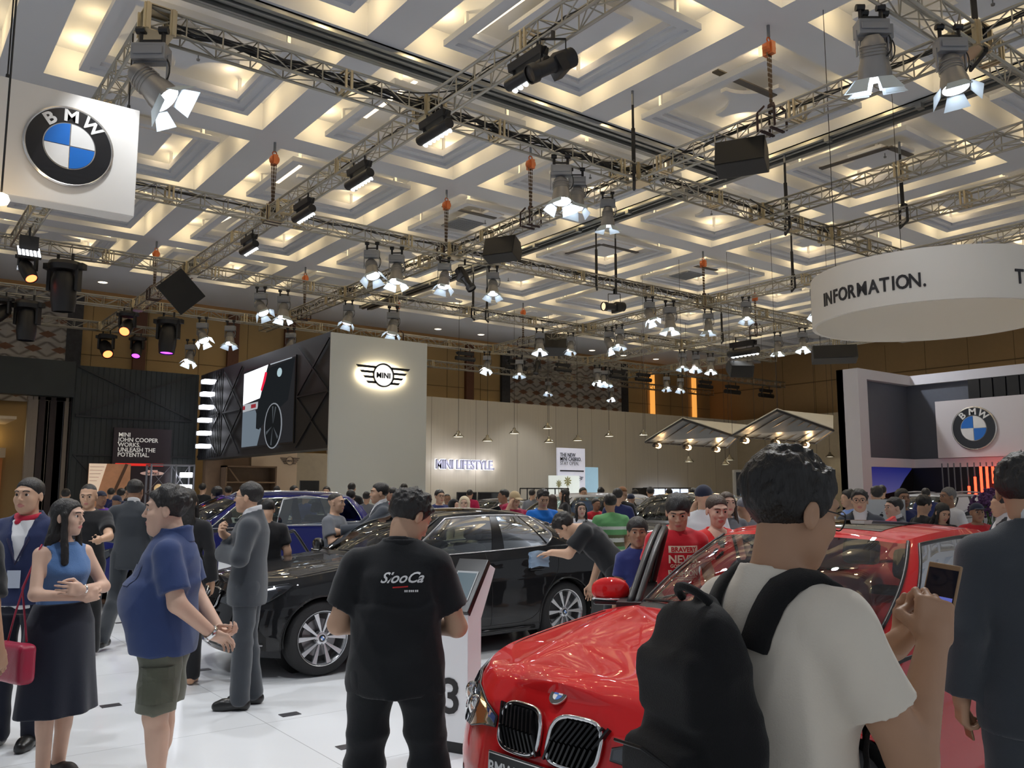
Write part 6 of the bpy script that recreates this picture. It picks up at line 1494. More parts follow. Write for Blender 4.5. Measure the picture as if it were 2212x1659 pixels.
def polygonize(fn, lo, hi, h, fine=()):
    X, Y, Z = [axis_pts(lo[i], hi[i], h, [(f[0][i], f[1][i], f[2]) for f in fine]) for i in range(3)]
    B = 5
    def pad(A): n = (-len(A)) % B; return np.concatenate([A, A[-1]+h*np.arange(1, n+1)]) if n else A
    X, Y, Z = pad(X), pad(Y), pad(Z); nx, ny, nz = len(X)//B, len(Y)//B, len(Z)//B
    def cen(A, n): a = A.reshape(n, B); nxt = np.append(A[B::B], A[-1]); return (a[:, 0]+nxt)/2, (nxt-a[:, 0])/2
    cx, rx = cen(X, nx); cy, ry = cen(Y, ny); cz, rz = cen(Z, nz)
    GX, GY, GZ = np.meshgrid(cx, cy, cz, indexing='ij'); RX, RY, RZ = np.meshgrid(rx, ry, rz, indexing='ij')
    C_ = np.stack([GX.ravel(), GY.ravel(), GZ.ravel()], 1); D = fn(C_); Rr = np.sqrt(RX**2+RY**2+RZ**2).ravel()
    act = np.abs(D) < Rr*1.35+.012
    F = np.empty((len(X), len(Y), len(Z)), np.float32)
    F4 = F.reshape(nx, B, ny, B, nz, B); F4[:] = np.clip(D, -1, 1).reshape(nx, 1, ny, 1, nz, 1)
    ids = np.nonzero(act)[0]; ia, ib, ic = np.unravel_index(ids, (nx, ny, nz))
    q = np.arange(B); ii = (ia[:, None]*B+q); jj = (ib[:, None]*B+q); kk = (ic[:, None]*B+q)
    PX = np.broadcast_to(X[ii][:, :, None, None], (len(ids), B, B, B)); PY = np.broadcast_to(Y[jj][:, None, :, None], (len(ids), B, B, B)); PZ = np.broadcast_to(Z[kk][:, None, None, :], (len(ids), B, B, B))
    P = np.stack([PX.ravel(), PY.ravel(), PZ.ravel()], 1); vals = np.empty(len(P), np.float32)
    for s in range(0, len(P), 200000): vals[s:s+200000] = fn(P[s:s+200000])
    F[np.broadcast_to(ii[:, :, None, None], PX.shape), np.broadcast_to(jj[:, None, :, None], PX.shape), np.broadcast_to(kk[:, None, None, :], PX.shape)] = vals.reshape(PX.shape)
    S = F < 0
    c = S[:-1, :-1, :-1].astype(np.int8)
    for a in (0, 1):
        for b in (0, 1):
            for d in (0, 1):
                if a or b or d: c = c+S[a:S.shape[0]-1+a, b:S.shape[1]-1+b, d:S.shape[2]-1+d]
    I, J, K = np.nonzero((c > 0) & (c < 8)); n = len(I)
    if n == 0: return np.zeros((0, 3)), []
    vid = np.full(c.shape, -1, np.int32); vid[I, J, K] = np.arange(n)
    acc = np.zeros((n, 3)); cnt = np.zeros(n)
    co = [(0, 0, 0), (1, 0, 0), (0, 1, 0), (1, 1, 0), (0, 0, 1), (1, 0, 1), (0, 1, 1), (1, 1, 1)]
    for a, b in ((0, 1), (2, 3), (4, 5), (6, 7), (0, 2), (1, 3), (4, 6), (5, 7), (0, 4), (1, 5), (2, 6), (3, 7)):
        A, Bc = co[a], co[b]; fa = F[I+A[0], J+A[1], K+A[2]]; fb = F[I+Bc[0], J+Bc[1], K+Bc[2]]
        m = (fa < 0) != (fb < 0); t = np.where(m, fa/np.where(m, fa-fb, 1), 0)
        pa = np.stack([X[I+A[0]], Y[J+A[1]], Z[K+A[2]]], 1); pb = np.stack([X[I+Bc[0]], Y[J+Bc[1]], Z[K+Bc[2]]], 1)
        acc += np.where(m[:, None], pa+(pb-pa)*t[:, None], 0); cnt += m
    Vt = acc/cnt[:, None]; Q = []
    for ax in range(3):
        sl0 = [slice(None)]*3; sl1 = [slice(None)]*3; sl0[ax] = slice(0, -1); sl1[ax] = slice(1, None)
        e = S[tuple(sl0)] != S[tuple(sl1)]; i, j, k = np.nonzero(e)
        o = [i, j, k]; u, w = [(1, 2), (2, 0), (0, 1)][ax]
        ok = (o[u] > 0) & (o[w] > 0) & (o[u] < c.shape[u]) & (o[w] < c.shape[w]) & (o[ax] < c.shape[ax])
        o = [q_[ok] for q_ in o]
        def g(du, dw): r_ = [q_.copy() for q_ in o]; r_[u] = r_[u]-du; r_[w] = r_[w]-dw; return vid[tuple(r_)]
        q4 = np.stack([g(1, 1), g(0, 1), g(0, 0), g(1, 0)], 1); ins = S[o[0], o[1], o[2]]
        q4 = np.where(ins[:, None], q4, q4[:, ::-1]); Q.append(q4[(q4 >= 0).all(1)])
    return Vt, np.concatenate(Q)
def np_mesh(name, Vt, Q, mats, parent, fmat=None):
    me = bpy.data.meshes.new(name); me.vertices.add(len(Vt)); me.vertices.foreach_set('co', np.asarray(Vt, np.float32).ravel())
    n = len(Q); me.loops.add(n*4); me.loops.foreach_set('vertex_index', np.asarray(Q, np.int32).ravel()); me.polygons.add(n)
    me.polygons.foreach_set('loop_start', np.arange(0, n*4, 4, dtype=np.int32)); me.polygons.foreach_set('use_smooth', np.ones(n, bool))
    for m in mats: me.materials.append(m)
    if fmat is not None: me.polygons.foreach_set('material_index', fmat.astype(np.int32))
    me.update(calc_edges=True); me.validate()
    return link(bpy.data.objects.new(name, me), parent)
def rotm(yaw=0, pitch=0, roll=0):
    y, p, r = [math.radians(a) for a in (yaw, pitch, roll)]
    Rz = np.array([[math.cos(y), -math.sin(y), 0], [math.sin(y), math.cos(y), 0], [0, 0, 1]]); Rx = np.array([[1, 0, 0], [0, math.cos(p), -math.sin(p)], [0, math.sin(p), math.cos(p)]]); Ry = np.array([[math.cos(r), 0, math.sin(r)], [0, 1, 0], [-math.sin(r), 0, math.cos(r)]])
    return Rz @ Rx @ Ry
def skin(name, col):
    return mat(name, col, .5, var=.05, scale=18, bump=.04, bscale=300, spec=.35)
def hairm(name='hair_black', col=(.012, .010, .009), rough=.42):
    if name in _M: return _M[name]
    m = mat(name, col, rough, var=.5, scale=60, bump=.6, bscale=110, spec=.5); nt = m.node_tree
    tc = [n for n in nt.nodes if n.type == 'TEX_COORD'][0]; mp = nt.nodes.new('ShaderNodeMapping'); mp.inputs['Scale'].default_value = (1.6, 1.6, .35); nt.links.new(tc.outputs['Object'], mp.inputs[0])
    for n in nt.nodes:
        if n.type == 'TEX_NOISE': nt.links.new(mp.outputs[0], n.inputs['Vector'])
    return m
EYEW = mat('eye_white', (.75, .72, .68), .2); EYED = mat('eye_iris', (.015, .008, .005), .15); LIPM = None
JD = dict(P=(0, 0, .93), N=(0, -.015, 1.43), H=(0, .015, 1.575), sl=(-.172, -.012, 1.352), sr=(.172, -.012, 1.352), el=(-.235, -.04, 1.10), er=(.235, -.04, 1.10), wl=(-.24, .03, .855), wr=(.24, .03, .855),
          hl=(-.095, 0, .90), hr=(.095, 0, .90), kl=(-.105, .015, .49), kr=(.105, .015, .49), al=(-.11, -.02, .085), ar=(.11, -.02, .085))
TT = [-.34, -.18, 0, .18, .36, .6, .78, .90, 1.0, 1.1]
TWm = [.165, .172, .168, .155, .148, .165, .172, .135, .070, .055]; TDm = [.11, .115, .118, .108, .102, .115, .112, .090, .065, .055]
TWf = [.165, .178, .172, .145, .128, .146, .148, .118, .058, .045]; TDf = [.11, .118, .115, .095, .088, .112, .098, .078, .055, .045]
class Person:
    """pose dictionary J in the person's own frame: x to the person's right, y forward, z up, for a body 1.70 m tall"""
    def __init__(s, J=None, sex='m', fat=0.0, belly=0.0, head=(0, 0, 0), hands=None, face_fat=0.0, toes=(0, 0), hs=1.0, ext=None):
        s.J = {k: V3(*v) for k, v in JD.items()}; s.sex = sex; s.fat = fat; s.belly = belly; s.ff = face_fat; s.toes = toes; s.hs = hs
        for k, v in (J or {}).items(): s.J[k] = V3(*v)
        s.RH = rotm(*head); s.hands = hands or {}; J = s.J
        s.ax = J['N']-J['P']; s.len = np.linalg.norm(s.ax); s.ax = s.ax/s.len
        sd = J['sr']-J['sl']; sd = sd-(sd @ s.ax)*s.ax; s.sd = sd/np.linalg.norm(sd); s.fd = np.cross(s.ax, s.sd)
        hp = J['hr']-J['hl']; 
    def torso(s, p, off=0.0, t0=-.20, t1=1.06, flare=0.0, kx=.02):
        q = p-s.J['P']; t = (q @ s.ax)/s.len; u = q @ s.sd; v = q @ s.fd
        W, D = (TWm, TDm) if s.sex == 'm' else (TWf, TDf)
        tc = np.clip(t, -.34, 1.1); w = np.interp(tc, TT, W)+off; d = np.interp(tc, TT, D)+off
        bl = np.exp(-((tc-.28)/.30)**2); w = w+s.fat*(.6+.6*bl); d = d+s.fat*.7+s.belly*.5*bl; c = s.belly*.55*bl+.008
        if s.sex == 'f': c = c+.012*np.exp(-((tc-.62)/.12)**2); d = d+.014*np.exp(-((tc-.62)/.12)**2)
        if flare: e = np.clip(-t, 0, 2); w = w+flare*e; d = d+flare*e*.8
        r = (np.sqrt((u/w)**2+((v-c)/d)**2)-1)*np.minimum(w, d)
        return smax(smax(r, (t0-t)*s.len, kx), (t-t1)*s.len, kx)
    def yoke(s, p, off=0.0):
        J = s.J; k = 1 if s.sex == 'm' else .8; a = J['N']-s.ax*.03; d = 9
        for q in ('sl', 'sr'): d = np.minimum(d, cap(p, a, J[q]+(J['N']-J[q])*.08, .056*k+off, .046*k+off))
        return d
    def headd(s, p, low=False):
        q = (p-s.J['H']) @ s.RH/s.hs; f = s.ff; q = q.copy(); qa = q.copy(); qa[:, 0] = np.abs(qa[:, 0]); fm = .94 if s.sex == 'f' else 1.0
        d = ell(q, V3(0, -.014, .036), (.076, .093, .083)); d = smin(d, ell(q, V3(0, .020, -.028), (.065*fm+f*.4, .066, .080)), .03)
        d = smin(d, ell(q, V3(0, .034, -.072), (.050*fm+f*.5, .044+f*.3, .038)), .03); d = smin(d, ell(q, V3(0, .063, -.097), (.020*fm+f*.3, .017, .016)), .022)
        d = smin(d, cap(qa, V3(.01, .084, .034), V3(.044, .070, .036), .010, .009), .016)
        d = smin(d, ell(qa, V3(.040, .058, -.022), (.021+f*.3, .020+f*.2, .022)), .022)
        if f > 0: d = smin(d, ell(q, V3(0, .03, -.10), (.045+f*.6, .045, .03)), .03)
        d = smax(d, -ell(qa, V3(.031, .100, .013), (.018, .017, .011)), .012)
        d = smin(d, cap(q, V3(0, .086, .016), V3(0, .103, -.020), .0065, .0105), .010)
        d = smin(d, ell(qa, V3(.0105, .094, -.025), (.0085, .010, .007)), .006)
        d = smin(d, ell(q, V3(0, .0860, -.0535), (.024, .0095, .0050)), .006); d = smin(d, ell(q, V3(0, .0840, -.0640), (.020, .0095, .0060)), .006)
        d = smax(d, -ell(q, V3(0, .100, -.0590), (.022, .009, .0016)), .004)
        d = smin(d, ell(qa, V3(.031, .0760, .0160), (.0165, .0090, .0050)), .005); d = smin(d, ell(qa, V3(.031, .0745, .003), (.0155, .0080, .0035)), .005)
        e = ell(qa, V3(.079, -.008, -.006), (.009, .019, .031)); e = smax(e, -ell(qa, V3(.089, -.002, -.004), (.008, .010, .019)), .006); d = smin(d, e, .007)
        return d*s.hs
    def handd(s, p, side):
        """side 'l' or 'r'; hands[side] = dict(dir, palm, curl, spread, thumb)"""
        J = s.J; w = J['w'+side]; H = s.hands.get(side, {}); d0 = V3(*H.get('dir', w-J['e'+side])); d0 = d0/np.linalg.norm(d0)
        pn = V3(*H.get('palm', (-1 if side == 'r' else 1, 0, 0))); pn = pn-(pn @ d0)*d0; pn = pn/np.linalg.norm(pn); sx = np.cross(d0, pn)   # towards index side
        if H.get('flip'): sx = -sx
        curl = H.get('curl', .35); tc = H.get('thumb', .3); sc = H.get('sc', 1.0)
        R = np.stack([sx, pn, d0], 1); q = (p-w) @ R/sc
        if side == 'l': q = q*np.array([-1, 1, 1]) if not H.get('flip') else q
        d = rbox(q, V3(0, 0, .045), (.040, .0145, .046), .013); d = smin(d, cap(q, V3(0, 0, -.01), V3(0, 0, .02), .026, .026), .02)
        cl = curl if isinstance(curl, (list, tuple)) else [curl]*4
        for i, (x, L, r_) in enumerate([(.030, .072, .0088), (.010, .080, .0090), (-.011, .075, .0086), (-.031, .060, .0078)]):
            a = V3(x, 0, .086-.004*abs(i-1)); an = 0; sp = (1.2-i)*H.get('spread', .06)
            for j, fr in enumerate((.42, .32, .26)):
                an += cl[i]*(1.05, 1.35, .9)[j]; b = a+L*fr*V3(math.sin(sp)*math.cos(an), math.sin(an), math.cos(an)*math.cos(sp)); d = smin(d, cap(q, a, b, r_*(1-.08*j), r_*(.93-.09*j)), .004); a = b
        a = V3(.030, .006, .022); b = V3(.056, .014+.02*tc, .050); c = V3(.060-.035*tc, .020+.035*tc, .080); e = V3(.056-.055*tc, .024+.045*tc, .102)
        d = smin(d, cap(q, a, b, .015, .0115), .010); d = smin(d, cap(q, b, c, .0112, .0098), .004); d = smin(d, cap(q, c, e, .0098, .0082), .003)
        return d*sc
    def arm(s, p, side, off=0.0, f0=0.0, f1=2.0, cuff=0.0):
        J = s.J; a, b, c = J['s'+side], J['e'+side], J['w'+side]; k = (1 if s.sex == 'm' else .84)*(1+s.fat*3.2)
        if f1 <= 1:
            e = a+(b-a)*f1; d = cap(p, a, e, .048*k+off, .044*k+off+cuff); n = (b-a)/np.linalg.norm(b-a); return smax(d, (p-e) @ n, .004)
        d = smin(cap(p, a, b, .048*k+off, .042*k+off), cap(p, b, c if f1 >= 2 else b+(c-b)*(f1-1), .044*k+off, (.029 if f1 >= 2 else .036)*k+off+cuff), .02)
        if f1 < 2: n = (c-b)/np.linalg.norm(c-b); e = b+(c-b)*(f1-1); d = np.where((p-b) @ n > 0, smax(d, (p-e) @ n, .004), d)
        return d
    def leg(s, p, side, off=0.0, f1=2.0, straight=0.0):
        J = s.J; a, b, c = J['h'+side], J['k'+side], J['a'+side]; k = (1 if s.sex == 'm' else .95)*(1+s.fat*2.6)
        calf = b+(c-b)*.32
        if f1 <= 1: e = a+(b-a)*f1; return smax(cap(p, a, e, .088*k+off*.5, .064*k+off), -((p-e) @ np.array([0, 0, 1.])), .006)
        d = smin(cap(p, a, b, .088*k+off, .058*k+off), cap(p, b, c, .054*k+off+straight*.4, .040+off+straight), .03)
        if 1: d = smin(d, cap(p, calf+V3(0, -.012, .04), calf+V3(0, -.012, -.06), .050*k+off, .042*k+off), .03)
        return d
    def foot(s, p, side, off=0.0, heel=0.0):
        a = s.J['a'+side]; t = math.radians(s.toes[0 if side == 'l' else 1]); f = V3(math.sin(t), math.cos(t), 0); b = V3(a[0], a[1], a[2]-.045)
        d = smin(cap(p, b-f*.035, b+f*.11, .036+off, .034+off), cap(p, b+f*.11+V3(0, 0, -.006), b+f*.165+V3(0, 0, -.010), .036+off, .028+off), .03); return smax(d, (a[2]-.083)-p[:, 2], .006)
    def skin(s, p):
        J = s.J; d = s.torso(p, t1=1.0); d = smin(d, s.yoke(p), .03); d = smin(d, cap(p, J['N']+V3(0, 0, -.02), J['H']+s.RH @ V3(0, -.022, -.055)*s.hs, .056+s.ff*.5 if s.sex == 'm' else .047, .050+s.ff*.6 if s.sex == 'm' else .042), .03)
        for q in ('l', 'r'):
            d = smin(d, s.arm(p, q), .035); d = smin(d, s.leg(p, q), .03); d = smin(d, s.foot(p, q), .02)
        near = np.linalg.norm(p-J['H'], axis=1) < .26
        d = np.minimum(d, 10.)
        if near.any():
            e = s.headd(p[near]); d[near] = smin(d[near], e, .018)
        for q in ('l', 'r'):
            nr = np.linalg.norm(p-J['w'+q], axis=1) < .30
            if nr.any(): d[nr] = smin(d[nr], s.handd(p[nr], q), .008)
        return d
    # ------------------------------------------------ hair and head gear (in head frame)
    def hair(s, p, style, seed=1):
        q = (p-s.J['H']) @ s.RH/s.hs; y, z, x = q[:, 1], q[:, 2], np.abs(q[:, 0]); ef = s.ff*.3
        n = folds(q, seed, 70, (1, 1, .35))*.0050+cfolds(q, seed+3, 75)*.0022
        if style in ('short', 'spiky', 'messy', 'fringe', 'buzz'):
            g = {'short': .0, 'spiky': .004, 'messy': .008, 'fringe': .006, 'buzz': -.009}[style]
            d = ell(q, V3(0, -.018, .044), (.084+g+ef, .101+g, .089+g)); hl = np.interp(y, [-.11, -.06, -.03, .0, .025, .045, .075, .10], [-.070, -.062, -.05, -.015, -.01, .045, .073, .080])
            if style == 'fringe': hl = np.interp(y, [-.11, -.06, -.03, .0, .025, .045, .075, .10], [-.075, -.066, -.055, -.02, -.015, .02, .048, .050])
            if style == 'buzz': hl = hl+.004
            hl = hl+folds(q, seed+5, 120, (1, 1, 0))*.004+np.where((x > .06) & (np.abs(y) < .02), .0, 0)
            amp = {'short': 1.0, 'spiky': 2.2, 'messy': 2.4, 'fringe': 1.2, 'buzz': .3}[style]
            if style in ('spiky', 'messy'): n = n+folds(q, seed+9, 160, (1, 1, .3))*.003
            d = d-n*amp*np.clip((z+.05)/.1, .2, 1); d = smax(d, (hl-z)*.8, .010); d = smax(d, -(ell(q, V3(0, .02, -.02), (.066, .080, .066))), .004) if style != 'buzz' else d
            e = ell(q*np.array([1, 1, 1]), V3(0, 0, 0), (1, 1, 1))
            xa = q.copy(); xa[:, 0] = x; d = smax(d, -ell(xa, V3(.086, -.006, -.010), (.020, .021, .034)), .006)
            return d*s.hs
        if style in ('long', 'long_side'):
            d = ell(q, V3(0, -.018, .042), (.083, .101, .087)); hl = np.interp(y, [-.11, 0, .03, .06, .075, .10], [-.2, -.2, .0, .055, .072, .080]); d = smax(d-n, (hl-z)*.8, .01)
            zz = np.clip(z, -.42, .05); w = np.interp(zz, [-.42, -.25, -.1, .05], [.07, .095, .092, .078]); cy = np.interp(zz, [-.42, -.2, -.1, .05], [-.085, -.085, -.06, -.03]); dd = np.interp(zz, [-.42, -.2, -.1, .05], [.03, .045, .055, .06])
            c = (np.sqrt((q[:, 0]/w)**2+((y-cy)/dd)**2)-1)*.04; c = smax(smax(c, z-.05, .01), -.38-z, .02)-n
            d = smin(d, c, .02)
            if style == 'long':
                xa = q.copy(); xa[:, 0] = x; lk = cap(xa, V3(.074, .02, .02), V3(.085, .045, -.28), .020, .024)-n; lk = np.where(x > 0, lk, lk); d = smin(d, lk, .02)
            return smax(d, -ell(q, V3(0, .030, -.02), (.064, .075, .085)), .004)*s.hs
        if style == 'bun': # pulled back
            d = ell(q, V3(0, -.018, .042), (.081, .099, .085)); hl = np.interp(y, [-.11, -.04, .0, .03, .06, .075, .10], [-.065, -.05, -.01, .02, .050, .068, .078]); d = smax(d-n*.6, (hl-z)*.8, .008); d = smin(d, ell(q, V3(0, -.115, .02), (.035, .032, .035))-n, .01)
            xa = q.copy(); xa[:, 0] = x; return smax(d, -ell(xa, V3(.086, -.006, -.010), (.020, .021, .034)), .006)*s.hs
        if style == 'cap':
            d = ell(q, V3(0, -.012, .040), (.085, .102, .088)); hl = np.interp(y, [-.12, 0, .1], [.005, .03, .052]); d = smax(d, hl-z, .004)
            br = ell(q, V3(0, .115, .052), (.072, .085, .007)); return np.minimum(d, smax(br, .06-y, .005))*s.hs
        if style == 'hat':
            d = ell(q, V3(0, -.012, .050), (.086, .100, .085)); d = smax(d, .045-z, .004); br = ell(q, V3(0, -.01, .050), (.115, .13, .008)); return np.minimum(d, br)*s.hs
        if style == 'hijab':
            d = ell(q, V3(0, -.016, .030), (.090, .106, .096)); zz = np.clip(z, -.30, 0); w = np.interp(zz, [-.30, -.16, 0], [.17, .11, .088]); dd = np.interp(zz, [-.3, -.16, 0], [.12, .10, .095]); c = (np.sqrt((q[:, 0]/w)**2+((y+.005)/dd)**2)-1)*.08; c = smax(smax(c, z-.02, .01), -.26-z, .02)
            d = smin(d, c, .03)+folds(q, seed, 40, (1, 1, .6))*.003; return smax(d, -ell(q, V3(0, .085, -.008), (.055, .075, .078)), .006)*s.hs
        return None
SKA = skin('skin_tan', (.50, .29, .18)); SKB = skin('skin_warm', (.58, .36, .24)); SKC = skin('skin_brown', (.33, .18, .11)); SKD = skin('skin_light', (.66, .43, .32))
LIPS = {SKA.name: mat('lips_tan', (.40, .17, .13), .4), SKB.name: mat('lips_warm', (.50, .19, .16), .4), SKC.name: mat('lips_brown', (.26, .11, .08), .4), SKD.name: mat('lips_light', (.58, .20, .18), .4)}
def cloth(name, col, rough=.85, sheen=.2, var=.08, bump=.15, bscale=260): return mat(name, col, rough, var=var, scale=5, bump=bump, bscale=bscale, sheen=sheen, spec=.25)
HAIR = hairm(); HAIRB = hairm('hair_brown', (.05, .028, .018)); HAIRG = hairm('hair_grey', (.14, .135, .13))
def make_person(name, pos, face, label, P, height=1.70, sk=SKA, hair='short', hairmat=HAIR, clothes=(), h=.012, hf=.0065, hh=.0055, group=None, eyes=True, glasses=False, seed=1, cat='person', hair_name='hair'):
    """pos on the floor, face = heading of the person's +y in degrees in the world"""
    S = height/1.70; r = empty(name, (pos[0], pos[1], pos[2] if len(pos) > 2 else 0), math.radians(face-90), label, cat, group); r.scale = (S, S, S)
    J = P.J; pts = np.array(list(J.values())); lo = pts.min(0)-.24; hi = pts.max(0)+.24; lo[2] = -.01; hi[2] = max(hi[2]-.24+.16, J['H'][2]+.15)
    H = J['H']; fine = [(H-.135, H+.135, hf)]
    for q in ('l', 'r'):
        if q in P.hands: w = J['w'+q]; d0 = V3(*P.hands[q].get('dir', w-J['e'+q])); d0 = d0/np.linalg.norm(d0); c = w+d0*.08; fine.append((c-.11, c+.11, hh))
    Vt, Q = polygonize(P.skin, lo, hi, h, fine)
    qc = (Vt[Q].mean(1)-H) @ P.RH/P.hs; lip = (np.abs(qc[:, 0]) < .0225) & (qc[:, 2] < -.0485) & (qc[:, 2] > -.0715) & (qc[:, 1] > .078) & ((qc[:, 2]+.060)**2/.012**2+qc[:, 0]**2/.0225**2 < 1)
    b = np_mesh('body', Vt, Q, [sk, LIPS[sk.name]], r, lip.astype(int))
    M = Matrix([[*P.RH[i], H[i]] for i in range(3)]+[[0, 0, 0, 1]])
    if eyes:
        for sg in (-1, 1):
            m = MB(); g = []; R_ = .0128
            for i in range(9): g.append([(R_*math.sin(PI*i/8)*math.cos(2*PI*j/14), R_*math.cos(PI*i/8), R_*math.sin(PI*i/8)*math.sin(2*PI*j/14)) for j in range(14)])
            for i in range(8):
                m.mi = 1 if i < 2 else 0; m.grid([g[i], g[i+1]], closed=True)
            e = m.build('eye', [EYEW, EYED], r, smooth=True); e.matrix_local = M @ Matrix.Translation(Vector((sg*.031, .0722, .0100))*P.hs) @ Matrix.Diagonal((P.hs, P.hs, P.hs, 1))
            m = MB(); m.path([(sg*.013, .0925, .030), (sg*.024, .0925, .0345), (sg*.037, .086, .0345), (sg*.048, .075, .030)], .0034, 6); e = m.build('eyebrow', hairmat if hairmat is not HAIRG else HAIRG, r, smooth=True); e.matrix_local = M @ Matrix.Diagonal((P.hs, P.hs, P.hs, 1))
    if hair:
        st = hair if isinstance(hair, str) else hair[0]
        ext = .15 if 'long' not in st and st != 'hijab' else .30
        l2 = H-ext; h2 = H+.17; l2[2] = H[2]-(.46 if 'long' in st else (.32 if st == 'hijab' else .16))
        V2, Q2 = polygonize(lambda p: P.hair(p, st, seed), l2, h2, hf*1.05)
        if len(V2): np_mesh(hair_name, V2, Q2, [hairmat], r)
    for c in clothes:
        nm, fn, mt, l3, h3, hc = c[:6]; l3 = np.array(l3, float); h3 = np.array(h3, float)
        V3_, Q3 = polygonize(fn, l3, h3, hc)
        if len(V3_): np_mesh(nm, V3_, Q3, [mt] if not isinstance(mt, (list, tuple)) else list(mt), r, c[6](V3_[Q3].mean(1)) if len(c) > 6 else None)
    if glasses:
        m = MB()
        for sg in (-1, 1):
            m.path([(sg*.031+.027*math.cos(a)*1.05, .100-.010*abs(math.cos(a))*(1 if math.cos(a)*sg > 0 else 0), .006+.021*math.sin(a)) for a in [2*PI*i/20 for i in range(21)]], .0016, 5)
            m.path([(sg*.056, .090, .014), (sg*.072, .06, .014), (sg*.080, .0, .012), (sg*.080, -.02, .004)], .0016, 5)
        m.path([(-.009, .101, .012), (0, .104, .014), (.009, .101, .012)], .0016, 5); m.mi = 0
        e = m.build('glasses', BLACKM, r, smooth=True); e.matrix_local = M @ Matrix.Diagonal((P.hs, P.hs, P.hs, 1))
    return r
# garment recipes -----------------------------------------------------
def bbox(P, keys, pad): q = np.array([P.J[k] for k in keys]); return q.min(0)-pad, q.max(0)+pad
def shirt(P, mt, sleeve=.62, off=.014, hem=-.10, seed=3, amp=.006, h=.011, flare=.0, name='shirt', neck=.97, cuff=.012, collar=0, vneck=0, stripes=None, f=14, boxy=0.0):
    J = P.J
    def fn(p):
        d = P.torso(p, off, hem, 1.3, flare)
        if boxy: d = smin(d, P.torso(p, off+boxy, hem, .5, flare), .05)
        d = smin(d, P.yoke(p, off), .03)
        if sleeve > 0:
            for q in ('l', 'r'): d = smin(d, P.arm(p, q, off, 0, sleeve, cuff), .03)
        d = d-cfolds(p, seed, f)*amp
        c = J['N']+P.ax*(.02); q = p-J['N']; t = q @ P.ax; v = q @ P.fd; u = q @ P.sd
        d = smax(d, (t-(neck-1)*P.len-.030-.02*np.clip(-v/.06, -1, 1)), .006)
        d = smax(d, -(cap(p, J['N']+P.ax*.01, J['N']+P.ax*.3, .060, .07)), .006) if not collar else d
        if sleeve <= 0:
            for q_ in ('l', 'r'): d = smax(d, -(np.linalg.norm(p-J['s'+q_]+P.ax*.02, axis=1)-.068), .01)
        if vneck: d = smax(d, -(np.maximum(np.maximum(np.abs(u)*1.9-(t+vneck), -t-vneck), -v)), .004)
        hemp = (p-J['P']) @ P.ax-hem*P.len
        return smax(d, -hemp-.003*np.sin(5*u/.1), .004)
    lo, hi = bbox(P, ['P', 'N', 'sl', 'sr']+(['el', 'er'] if sleeve > 0 else [])+(['wl', 'wr'] if sleeve > 1 else []), .17+P.fat+P.belly+flare*.4); lo[2] -= max(0, -hem*P.len-.12)
    return (name, fn, mt, lo, hi, h)+((stripes,) if stripes else ())
def trousers(P, mt, h=.012, off=.014, st=.022, seed=5, amp=.005, f1=2.0, name='trousers', top=.10, low=.03):
    J = P.J
    def fn(p):
        d = P.torso(p, off*.7, -.20, top, kx=.01)
        for q in ('l', 'r'):
            d = smin(d, P.leg(p, q, off, 2.0, st) if f1 >= 2 else P.leg(p, q, off*1.7, f1), .028)
        d = d-cfolds(p, seed, 12)*amp
        if f1 >= 2: d = smax(d, low-p[:, 2], .004)
        return d
    lo, hi = bbox(P, ['P', 'hl', 'hr', 'kl', 'kr']+(['al', 'ar'] if f1 >= 2 else []), .19+P.fat+P.belly*.6); lo[2] = 0 if f1 >= 2 else lo[2]
    return (name, fn, mt, lo, hi, h)
def shoes(P, mt, h=.010, off=.010, side='l'):
    def fn(p): return smax(P.foot(p, side, off), p[:, 2]-P.J['a'+side][2]-.005-.10*np.clip(-(p[:, 1]-P.J['a'+side][1])/.3, 0, 1), .006)
    a = P.J['a'+side]; return ('shoe', fn, mt, a-np.array([.22, .22, .10]), a+np.array([.22, .26, .08]), h)
# ---------------------------------------------------------------- the people near the camera
def local_to_root(P, S, face, world_head):
    """root position so that the head centre lands on world_head"""
    a = math.radians(face-90); H = P.J['H']*S; return (world_head.x-(H[0]*math.cos(a)-H[1]*math.sin(a)), world_head.y-(H[0]*math.sin(a)+H[1]*math.cos(a)), world_head.z-H[2])
def wrap_text(r, fn, s, size, m, c, right, up, d, name='lettering', off=.0025, **kw):
    """flat lettering laid onto a cloth surface: c start point, d direction towards the cloth"""
    t = text_mesh(name, s, size, m, r, 0, **kw); me = t.data; n = len(me.vertices); co = np.empty(n*3, np.float32); me.vertices.foreach_get('co', co); co = co.reshape(-1, 3).astype(float)
    return lay(r, fn, t, co, c, right, up, d, off)
def lay(r, fn, t, co, c, right, up, d, off=.0025):
    right, up, d = V3(*right), V3(*up), V3(*d); right /= np.linalg.norm(right); up /= np.linalg.norm(up); d /= np.linalg.norm(d)
    st = V3(*c)+co[:, :1]*right+co[:, 1:2]*up; lo = np.zeros(len(co)); 
    pos = None
    for k in range(60):
        v = fn(st+d*lo[:, None]); lo = np.where(v > .001, lo+np.maximum(v*.7, .0015), lo)
    p = st+d*(lo-off)[:, None]; t.data.vertices.foreach_set('co', p.astype(np.float32).ravel()); t.data.update(); return t
